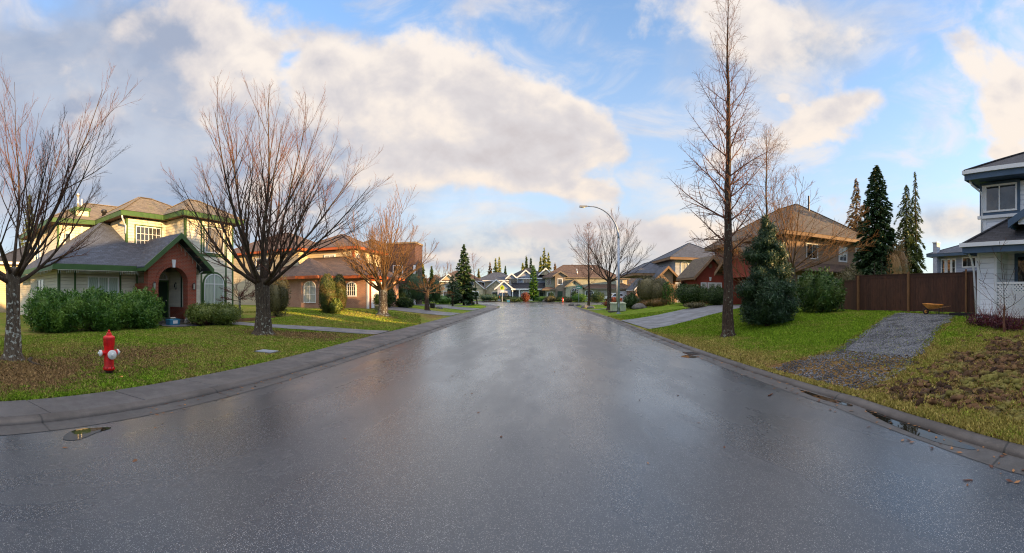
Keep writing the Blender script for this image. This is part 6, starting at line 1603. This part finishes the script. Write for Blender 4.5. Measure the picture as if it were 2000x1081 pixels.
# wheelbarrow
p = gr(1822, 16.6); root = thing('wheelbarrow', p, 'orange wheelbarrow parked against the brown fence', 'wheelbarrow')
ux, uy = uf.x, uf.y; Fw = Fr(p.x, p.y, ux, uy); z = p.z; SW = .72; Q = lambda a, b, c: Fw.P(a*SW, b*SW, z+(c-z)*SW)
mb = MB()
lo_ = [(-.22, .18, .36), (.38, .18, .40), (.38, -.18, .40), (-.22, -.18, .36)]; hi_ = [(-.52, .32, .66), (.55, .32, .60), (.55, -.32, .60), (-.52, -.32, .66)]
def ex(pp, o): return [Q(a*(1+o*.03) if True else a, b*(1+o*.06), z+c-(.012*o)) for a, b, c in pp]
o_, i_ = ex(lo_, 1)+ex(hi_, 1), ex(lo_, -.3)+ex(hi_, -.3)
mb.add(o_+i_, [(0, 3, 2, 1)[::-1][::-1]]+[(a, (a+1) % 4, (a+1) % 4+4, a+4) for a in range(4)]+[(8, 9, 10, 11)]+[(8+(a+1) % 4, 8+a, 12+a, 12+(a+1) % 4) for a in range(4)]+[(4+a, 4+(a+1) % 4, 12+(a+1) % 4, 12+a) for a in range(4)])
tray = mb.build('tray', M['barrow'], root)
mb = MB(); mb.tube([Q(*q_[:2], z+q_[2]) for q_ in hi_]+[Q(*hi_[0][:2], z+hi_[0][2])], .014, 6); mb.build('rim', M['barrow'], tray, smooth=True)
for sg in (-1, 1):
    mb = MB(); mb.tube([Q(-.45, .05*sg, z+.19), Q(-.1, .15*sg, z+.32), Q(.5, .26*sg, z+.40), Q(1.02, .30*sg, z+.52)], .017, 7); mb.build('handle', M['fencepost'], root, smooth=True)
    mb = MB(); mb.tube([Q(.30, .2*sg, z+.36), Q(.34, .24*sg, z+.02), Q(.48, .24*sg, z+.02), Q(.52, .26*sg, z+.40)], .013, 6); mb.build('leg', M['black'], root, smooth=True)
ax = Vector((Fw.nx, Fw.ny, 0)); c0 = Vector(Q(-.45, 0, z+.19))
mb = MB(); mb.lathe(c0, [(.07, -.026), (.118, -.034), (.136, -.015), (.136, .015), (.118, .034), (.07, .026)], 22, ax); wh = mb.build('wheel', M['rubber'], root, smooth=True)
mb = MB(); mb.lathe(c0, [(.015, -.04), (.078, -.028), (.078, .028), (.015, .04)], 16, ax); mb.build('hub', M['barrow'], wh)
# black tray on the grass
p = gr(1881, 15.6); root = thing('plastic_tray', p, 'flat black plastic tray on the grass by the fence', 'tray')
mb = MB(); mb.box(p.x-.25, p.y-.45, p.z, p.x+.25, p.y+.45, p.z+.03); mb.build('base', M['black'], root)
mb = MB()
for a in ((-.28, -.48, -.25, .48), (.25, -.48, .28, .48), (-.249, -.48, .249, -.45), (-.249, .45, .249, .48)): mb.box(p.x+a[0], p.y+a[1], p.z-.001, p.x+a[2], p.y+a[3], p.z+.13)
mb.build('rim', M['black'], root)

# statue and blue bag on the porch
p = Vector((-16.35, 13.25, .17)); root = thing('garden_statue', p, 'small pale stone figurine at the foot of the right porch pillar', 'statue')
mb = MB(); mb.lathe(p, [(.16, 0), (.16, .06), (.12, .08), (.15, .12), (.16, .22), (.12, .34), (.13, .42), (.10, .47), (.045, .50), (.05, .52)], 14); mb.build('figure', M['stone_w'], root, smooth=True)
mb = MB(); mb.blob(p+Vector((0, 0, .59)), (.075, .07, .09), 12); mb.build('head', M['stone_w'], root, smooth=True)
mb = MB()
for sg in (-1, 1): mb.tube([p+Vector((0, .11*sg, .42)), p+Vector((.09, .14*sg, .32)), p+Vector((.14, .04*sg, .30))], [.035, .03, .025], 8)
mb.build('arms', M['stone_w'], root, smooth=True)
p = Vector((-16.2, 12.82, .16)); root = thing('garden_gnome', p, 'smaller stout stone figure left of the porch figurine', 'statue')
mb = MB(); mb.lathe(p, [(.11, 0), (.13, .05), (.12, .18), (.07, .24), (.075, .30), (.06, .35), (.03, .42), (.004, .47)], 12); mb.build('figure', M['stone_w'], root, smooth=True)
p = Vector((-16.0, 11.75, .13)); root = thing('plastic_tub', p, 'blue and white plastic tub on the path before the porch', 'tub')
mb = MB()
q0 = [(-.2, -.3), (.2, -.3), (.2, .3), (-.2, .3)]; mb.hexa([(p.x+a, p.y+b, p.z) for a, b in q0]+[(p.x+a*1.1, p.y+b*1.1, p.z+.30) for a, b in q0]); tb = mb.build('tub', M['bluebag'], root, bevel=.02)
mb = MB(); mb.box(p.x+.212, p.y-.14, p.z+.08, p.x+.222, p.y+.14, p.z+.24); mb.build('pale_panel', M['white'], tb)
mb = MB(); mb.lathe(p+Vector((0, 0, .301)), [(.12, 0), (.16, .06), (.15, .09), (.04, .10)], 12); mb.build('cloth_bundle', M['pot'], root, smooth=True)

# utility box
p = gnd(1207, 609); root = thing('utility_box', p, 'pale green electrical utility box beside the street lamp', 'utility box')
mb = MB(); mb.box(p.x-.62, p.y-.4, p.z+.06, p.x+.62, p.y+.4, p.z+.68); mb.build('cabinet', M['boxgreen'], root, bevel=.015)
mb = MB(); mb.hexa([(p.x-.66, p.y-.44, p.z+.681), (p.x+.66, p.y-.44, p.z+.681), (p.x+.66, p.y+.42, p.z+.681), (p.x-.66, p.y+.42, p.z+.681), (p.x-.66, p.y-.44, p.z+.73), (p.x+.66, p.y-.44, p.z+.73), (p.x+.64, p.y+.4, p.z+.80), (p.x-.64, p.y+.4, p.z+.80)]); mb.build('lid', M['boxgreen'], root, bevel=.01)
mb = MB(); mb.box(p.x-.8, p.y-.6, p.z-.05, p.x+.8, p.y+.5, p.z+.06); mb.build('concrete_pad', M['kerb'], root)
mb = MB(); mb.box(p.x-.01, p.y-.42, p.z+.12, p.x+.01, p.y-.401, p.z+.62); mb.box(p.x+.25, p.y-.43, p.z+.36, p.x+.32, p.y-.401, p.z+.46); mb.build('door_hardware', M['galv'], root)
# boulders
for i, (px, r, s_, lb) in enumerate(((1249, 34.5, .62, 'large grey boulder beside the rust coloured grass'), (1116, 57.5, .42, 'low stone at the right kerb corner'), (1129, 56, .36, 'second low stone beside the green street sign'), (1143, 46, .45, 'grey stone at the road edge before the bare tree'), (1154, 43.5, .42, 'dark stone right of the grey verge stone'), (858, 37.5, .32, 'dark stone beside the black bin on the left verge'), (1067, 83, .8, 'dark stone under the brown dome bush'))):
    p = gr(px, r); mb = MB(); mb.blob((0, 0, 0), (1, 1, 1), 12, .12, i+3)
    rr = random.Random(i); mb.v = [(p.x+x*s_*1.2, p.y+y*s_, p.z+max(-.05, z*s_*.8)) for x, y, z in mb.v]
    o = mb.build('boulder', M['boulder'], None, smooth=True); tag(o, lb, 'boulder', 'stones along the verges')
    md = o.modifiers.new('s', 'SUBSURF'); md.levels = 1; md.render_levels = 1
# black bin at left verge
p = gr(845, 37.3); root = thing('black_bin', p, 'small black box bin left of the dark verge stone', 'bin')
mb = MB(); mb.hexa([(p.x-.18, p.y-.18, p.z), (p.x+.18, p.y-.18, p.z), (p.x+.18, p.y+.18, p.z), (p.x-.18, p.y+.18, p.z), (p.x-.22, p.y-.22, p.z+.42), (p.x+.22, p.y-.22, p.z+.42), (p.x+.22, p.y+.22, p.z+.42), (p.x-.22, p.y+.22, p.z+.42)]); mb.build('body', M['black'], root)
mb = MB(); mb.box(p.x-.24, p.y-.24, p.z+.421, p.x+.24, p.y+.24, p.z+.47); mb.build('lid', M['black'], root)
# plant pot
p = gr(737, 28.6); root = thing('plant_pot', p, 'clipped bush in a pale pot at the corner of the white garage', 'plant pot')
mb = MB(); mb.lathe(p, [(.16, 0), (.22, .36), (.24, .36), (.24, .42), (.19, .42)], 16); mb.build('pot', M['pot'], root, smooth=True); leafy('foliage', root, [(p.x, p.y, p.z+.8, .34, .34, .48)], 1500, .08, 'box', 5)
# staked tree posts
p = gr(1308, 35.5)
for i in (-1, 1):
    mb = MB(); mb.tube([p+Vector((.35*i, -.2, -.05)), p+Vector((.35*i, -.2, 1.5))], .035, 6); tag(mb.build('wooden_stake', M['fencepost']), ('left' if i < 0 else 'right')+' wooden stake supporting the young tree', 'stake', 'stakes of the young tree')
# street name sign and school sign
p = gr(1130.5, 55.5); root = thing('street_sign', p, 'green street name sign on a thin steel pole at the corner', 'sign')
mb = MB(); mb.tube([p, p+Vector((0, 0, 2.75))], .035, 8); mb.build('pole', M['galv'], root)
mb = MB(); mb.box(p.x-.42, p.y-.05, p.z+2.42, p.x+.42, p.y-.038, p.z+2.74); mb.box(p.x-.006, p.y-.45, p.z+2.75, p.x+.006, p.y+.45, p.z+2.98); s_ = mb.build('sign_plate', M['signgreen'], root)
mb = MB(); mb.box(p.x-.33, p.y-.056, p.z+2.52, p.x+.2, p.y-.051, p.z+2.64); mb.build('lettering', M['white'], s_)
p = gr(981, 78.5); root = thing('school_sign', p, 'lime yellow school crossing sign on a pole before the pickup', 'sign')
mb = MB(); mb.tube([p, p+Vector((0, 0, 3.3))], .06, 8); mb.build('pole', M['galv'], root)
mb = MB(); y_ = p.y-.075; mb.prism([(p.x-.42, y_, p.z+2.55), (p.x+.42, y_, p.z+2.55), (p.x+.42, y_, p.z+3.1), (p.x, y_, p.z+3.5), (p.x-.42, y_, p.z+3.1)], (0, .015, 0)); s_ = mb.build('sign_plate', M['signyellow'], root)
mb = MB(); y_ -= .01
for dx, h_ in ((-.14, .36), (.12, .46)):
    mb.lathe((p.x+dx, y_, p.z+2.66+h_), [(.055, 0), (.055, .006)], 10, (0, -1, 0)); mb.prism([(p.x+dx-.09, y_, p.z+2.66+h_*.4), (p.x+dx+.09, y_, p.z+2.66+h_*.4), (p.x+dx+.06, y_, p.z+2.66+h_*.85), (p.x+dx-.06, y_, p.z+2.66+h_*.85)], (0, -.005, 0))
    for sg in (-1, 1): mb.prism([(p.x+dx+sg*.03-.02, y_, p.z+2.62), (p.x+dx+sg*.07, y_, p.z+2.62), (p.x+dx+sg*.03+.02, y_, p.z+2.66+h_*.4), (p.x+dx+sg*.02-.02, y_, p.z+2.66+h_*.4)], (0, -.005, 0))
mb.build('symbol', M['signblack'], s_)
mb = MB(); mb.box(p.x-.33, p.y-.08, p.z+1.95, p.x+.33, p.y-.065, p.z+2.45); mb.build('lower_plate', M['whitecap'], root)
# basketball hoop
p = gr(916, 57.5); root = thing('basketball_hoop', p, 'portable basketball hoop with clear backboard at the far left driveway', 'basketball hoop')
bz = 3.05
mb = MB(); mb.tube([p+Vector((0, .35, .1)), p+Vector((0, .25, 2.5)), p+Vector((0, -.1, 3.2))], .06, 8); mb.build('pole', M['black'], root)
mb = MB(); mb.hexa([(p.x-.45, p.y-.5, p.z), (p.x+.45, p.y-.5, p.z), (p.x+.5, p.y+.6, p.z), (p.x-.5, p.y+.6, p.z), (p.x-.4, p.y-.4, p.z+.15), (p.x+.4, p.y-.4, p.z+.15), (p.x+.42, p.y+.5, p.z+.2), (p.x-.42, p.y+.5, p.z+.2)]); mb.build('base', M['galv'], root, bevel=.03)
mb = MB(); mb.box(p.x-.68, p.y-.22, p.z+2.9, p.x+.68, p.y-.2, p.z+3.82); bo = mb.build('backboard', M['bb'], root)
mb = MB(); y_ = p.y-.225
for a in ((-.70, 2.88, .70, 2.92), (-.70, 3.80, .70, 3.84), (-.70, 2.921, -.66, 3.799), (.66, 2.921, .70, 3.799), (-.24, 3.1, .24, 3.13), (-.24, 3.42, .24, 3.45), (-.24, 3.131, -.21, 3.419), (.21, 3.131, .24, 3.419)): mb.box(p.x+a[0], y_-.012, p.z+a[1], p.x+a[2], y_, p.z+a[3])
mb.build('frame', M['white'], bo)
mb = MB(); mb.tube([(p.x+.23*cos(i*pi/8), p.y-.48+.23*sin(i*pi/8), p.z+3.0) for i in range(17)], .016, 5); mb.build('rim', M['rimred'], root)
mb = MB()
for i in range(12):
    a = i*pi/6
    for s_ in (.55, -.55): mb.tube([(p.x+.22*cos(a), p.y-.48+.22*sin(a), p.z+3.0), (p.x+.12*cos(a+s_), p.y-.48+.12*sin(a+s_), p.z+2.6)], .008, 3, cap=False)
mb.build('net', M['white'], root)
p = gr(921.5, 57.0); root = thing('thin_post', p, 'thin pale post right of the basketball hoop', 'post')
mb = MB(); mb.tube([p-Vector((0, 0, .05)), p+Vector((0, 0, 2.6))], .04, 6); mb.build('post', M['fencepost'], root); mb = MB(); mb.blob(p+Vector((0, 0, 2.62)), (.07, .07, .05), 8); mb.build('cap', M['white'], root)
# a second lamp pole further off
p = gr(1204.5, 62); root = thing('lamp_pole', p, 'distant steel pole just left of the street lamp', 'street lamp')
mb = MB(); mb.tube([p, p+Vector((0, 0, 6.4))], [.12, .08], 10); mb.build('pole', M['galv'], root, smooth=True); mb = MB(); mb.lathe(p, [(.2, 0), (.2, .04), (.13, .05), (.13, .2)], 12); mb.build('base_plate', M['galv'], root)

# vehicles: side profile lofted across the width, local x forward
def vehicle(name, p, rz, prof, width, glassp, mat, label, cat, wheels, wr=.36, tumble=.16, belt=1.0, bed=None, lights=()):
    root = thing(name, p, label, cat, rz=rz)
    mb = MB(); n = len(prof); ys_ = [-width/2, -width/2+.07, width/2-.07, width/2]
    def yy(y, z): return y*(1-tumble*max(0, z-belt)) if z > belt else y
    vs = []
    for j, y in enumerate(ys_):
        s_ = 1.0 if j in (1, 2) else .985
        for x, z in prof: vs.append((x*s_, yy(y, z), z if j in (1, 2) else z-.02*(z > .5)))
    fs = []
    for j in range(3):
        for i in range(n):
            a, b = j*n+i, j*n+(i+1) % n; fs.append((a, b, b+n, a+n))
    fs.append(tuple(range(n))[::-1]); fs.append(tuple(3*n+i for i in range(n)))
    mb.add(vs, fs); body = mb.build('body', M[mat], root, world=False, bevel=.03)
    for k_, g_ in enumerate(glassp):
        gm = MB()
        if len(g_) == 4 and g_[0] == 'x':   # front or rear screen: x0,z0 -> x1,z1
            (_, (xa, za), (xb, zb), ins) = g_; 
            gm.poly([(xa, -yy(width/2-ins, za), za), (xa, yy(width/2-ins, za), za), (xb, yy(width/2-ins, zb), zb), (xb, -yy(width/2-ins, zb), zb)])
            gm.build('windscreen', M['glass'], root, world=False)
        else:
            for sg in (-1, 1):
                gm = MB(); gm.poly([(x, sg*(yy(width/2, z)+.006), z) for x, z in (g_ if sg < 0 else g_[::-1])]); gm.build('side_window', M['glass'], root, world=False)
    for wx in wheels:
        for sg in (-1, 1):
            wm = MB(); wm.lathe((wx, sg*(width/2-.11), wr), [(wr*.6, -.11), (wr*.95, -.11), (wr, -.08), (wr, .08), (wr*.95, .11), (wr*.6, .11)], 22, (0, 1, 0)); w_ = wm.build('wheel', M['rubber'], root, world=False, smooth=True)
            wm = MB(); wm.lathe((wx, sg*(width/2-.11), wr), [(.03, -.115), (wr*.6, -.10), (wr*.6, .10), (.03, .115)], 12, (0, 1, 0)); wm.build('rim', M['chrome'], w_, world=False)
    for nm, x, y, z, hx, hy, hz, mt in lights:
        for sg in (-1, 1):
            lm = MB(); lm.box(x-hx, sg*y-hy, z-hz, x+hx, sg*y+hy, z+hz); lm.build(nm, M[mt], root, world=False)
    return root, body
truck = [(-2.75, .55), (-2.75, 1.12), (-.75, 1.14), (-.62, 1.12), (-.55, 1.30), (-.40, 1.80), (-.25, 1.86), (.75, 1.84), (.95, 1.74), (1.45, 1.18), (2.55, 1.10), (2.72, .95), (2.74, .50), (2.2, .42), (-2.2, .48)]
tp = gr(982, 91); tp.z = .12
root, body = vehicle('pickup_truck', tp, R(62), truck, 1.95, [[(-.42, 1.22), (.30, 1.22), (.30, 1.72), (-.34, 1.72)], [(.38, 1.22), (1.28, 1.22), (.92, 1.68), (.38, 1.72)], ('x', (-.60, 1.24), (-.40, 1.74), .22), ('x', (1.42, 1.23), (.99, 1.73), .18)], 'carblack', 'black pickup truck parked in the driveway across the junction', 'pickup truck', (-1.75, 1.75), .41,
    lights=(('tail_light', -2.74, .86, .95, .03, .09, .17, 'tail'), ('headlight', 2.7, .75, .88, .05, .16, .09, 'lampglass')))
mb = MB(); mb.box(-2.92, -.9, .50, -2.77, .9, .66); mb.build('bumper', M['chrome'], root, world=False)
mb = MB(); mb.box(-2.785, -.7, .68, -2.755, .7, 1.08); mb.build('tailgate', M['carblack'], root, world=False)
mb = MB(); mb.box(-2.80, -.15, .70, -2.786, .15, .80); mb.build('number_plate', M['white'], root, world=False)
suv = [(-2.3, .45), (-2.36, .95), (-2.22, 1.15), (-2.05, 1.72), (-1.8, 1.80), (.35, 1.78), (.65, 1.68), (1.25, 1.12), (2.1, 1.02), (2.32, .85), (2.34, .48), (1.9, .36), (-1.9, .38)]
for px, r, rz, lb in ((1199, 92.0, R(205), 'nearer white van in the driveway beyond the junction'), (1221, 97, R(200), 'farther white van partly behind the street lamp')):
    p_ = gr(px, r); p_.z = .12
    vehicle('white_van', p_, rz, suv, 1.9, [[(-2.0, 1.18), (-1.15, 1.18), (-1.15, 1.64), (-1.86, 1.64)], [(-1.05, 1.18), (-.1, 1.18), (-.1, 1.64), (-1.05, 1.64)], [(0, 1.18), (1.0, 1.18), (.58, 1.60), (0, 1.64)], ('x', (-2.22, 1.2), (-2.06, 1.68), .2), ('x', (1.2, 1.17), (.69, 1.65), .18)], 'carwhite', lb, 'van', (-1.45, 1.45), .35,
        .16, lights=(('tail_light', -2.33, .82, 1.02, .03, .08, .14, 'tail'), ('headlight', 2.28, .72, .8, .06, .16, .08, 'lampglass')))
# wheelie-bin blue box near the truck
p = gr(993, 80.5); root = thing('recycling_box', p, 'small teal recycling box on the far kerb right of the pickup', 'box')
mb = MB(); mb.hexa([(p.x-.25, p.y-.2, p.z), (p.x+.25, p.y-.2, p.z), (p.x+.25, p.y+.2, p.z), (p.x-.25, p.y+.2, p.z), (p.x-.32, p.y-.25, p.z+.42), (p.x+.32, p.y-.25, p.z+.42), (p.x+.32, p.y+.25, p.z+.42), (p.x-.32, p.y+.25, p.z+.42)]); mb.build('box', M['bluebag'], root); mb = MB(); mb.box(p.x-.34, p.y-.27, p.z+.421, p.x+.34, p.y+.27, p.z+.46); mb.build('rim', M['white'], root)

# puddles, twigs, covers
def water():
    m, t, b = newmat('puddle_water'); t.put(b, 'Base Color', C4((.012, .011, .009))); t.put(b, 'Roughness', .02); t.put(b, 'Specular IOR Level', .6); t.put(b, 'IOR', 1.33)
    n = t.noise(pos(t), 9, 2); bump(t, b, n, .03, .01); return m
M['water'] = water()
def puddle(pts, z, label):
    mb = MB(); q = []
    n = len(pts); 
    for i in range(n):   # smooth the outline
        a, b, c1, d1 = [Vector(pts[(i+k) % n]) for k in (-1, 0, 1, 2)]
        for t_ in (0, .25, .5, .75): q.append(.5*((2*b)+(c1-a)*t_+(2*a-5*b+4*c1-d1)*t_*t_+(3*b-a-3*c1+d1)*t_**3))
    q = [(v.x+.012*nz(v.x, v.y, 30), v.y+.012*nz(v.y, v.x, 30), z) for v in q]; ar = sum(q[i][0]*q[(i+1) % len(q)][1]-q[(i+1) % len(q)][0]*q[i][1] for i in range(len(q)))
    if ar < 0: q.reverse()
    mb.poly(q); return tag(mb.build('puddle', M['water']), kind='structure')
g_ = lambda px, py: gnd(px, py, True).xy
puddle([g_(122, 858), g_(135, 845), g_(165, 838), g_(218, 836), g_(190, 846), g_(160, 858), g_(138, 861)], .0042, '')
puddle([g_(1690, 801), g_(1735, 812), g_(1790, 832), g_(1850, 856), g_(1905, 877), g_(1880, 878), g_(1820, 862), g_(1770, 843), g_(1722, 822)], .0075, '')
puddle([g_(1560, 762), g_(1600, 773), g_(1660, 790), g_(1655, 794), g_(1590, 776)], .0075, '')
puddle([g_(1330, 697), g_(1345, 694), g_(1362, 698), g_(1350, 700)], .0044, '')
for i, (px, py, ln, a, rd, lb) in enumerate(((1505, 773, .16, .5, .012, 'short dark stick lying on the wet road'), (1890, 940, .09, 2.0, .006, 'tiny brown twig on the road at lower right'), (1625, 778, .09, 1.0, .006, 'tiny twig by the right gutter'))):
    p = gnd(px, py, True); rr = random.Random(i); mb = MB(); pts = [p+Vector((cos(a)*ln*(k/4-.5)+rr.uniform(-.004, .004), sin(a)*ln*(k/4-.5), rd+.002)) for k in range(5)]
    mb.tube(pts, [rd, rd*.9, rd, rd*.8, rd*.5], 6); tag(mb.build('twig', M['twig']), lb, 'twig')
p = gnd(521, 688); root = thing('valve_cover', p, 'flat grey utility cover set in the left lawn near the pavement', 'cover')
mb = MB(); c_, s_ = cos(.1), sin(.1); mb.hexa([(p.x+a*.26*c_-b*.2*s_, p.y+a*.26*s_+b*.2*c_, p.z+zz) for zz in (0, .035) for a, b in ((-1, -1), (1, -1), (1, 1), (-1, 1))]); mb.build('lid', M['galv'], root, bevel=.006)
mb = MB(); mb.hexa([(p.x+a*.31, p.y+b*.25, p.z+zz) for zz in (-.02, .018) for a, b in ((-1, -1), (1, -1), (1, 1), (-1, 1))]); mb.build('frame', M['kerb'], root)
# storm drain in the right gutter
p = gnd(1350, 692, True); root = thing('storm_drain', p, 'rusty storm drain grate in the right gutter', 'drain')
mb = MB(); x0, y0 = xr(10.3)-.36, 10.0
mb.box(x0, y0, -.02, x0+.33, y0+.55, .009); mb.build('frame', M['rustiron'], root); mb = MB()
for i in range(6): mb.box(x0+.03, y0+.05+i*.08, .0095, x0+.30, y0+.08+i*.08, .016)
mb.build('grate', M['black'], root)
# yellow leaf by the hydrant, roots at the tree feet
p = gnd(236, 738); mb = MB(); mb.add([(p.x-.07, p.y-.02, p.z+.02), (p.x, p.y-.05, p.z+.035), (p.x+.08, p.y+.01, p.z+.02), (p.x, p.y+.04, p.z+.03)], [(0, 1, 2, 3)]); tag(mb.build('fallen_leaf', M['barrow']), 'single orange leaf on the grass beside the near hydrant', 'leaf')
for i, (px0, py0, pts) in enumerate(((60, 702, [(0, 0), (.25, -.12), (.55, -.1), (.9, .05)]),)):
    p = gnd(px0, py0); mb = MB(); mb.tube([(p.x+a, p.y+b, ht(p.x+a, p.y+b)+.01) for a, b in pts], [.06, .045, .035, .01], 7); tag(mb.build('surface_root', M['bark'], smooth=True), 'bare root running over the dirt from the leftmost tree', 'root')
# grey edging board before the shrubs right of the porch
mb = MB(); a, b = Vector((-15.6, 14.7, .12)), Vector((-15.2, 19.0, .14)); mb.bar(a+Vector((0, 0, .08)), b+Vector((0, 0, .08)), .1, .2); tag(mb.build('edging_board', M['fencepost']), 'low timber edging of the bed right of the brick porch', 'edging')
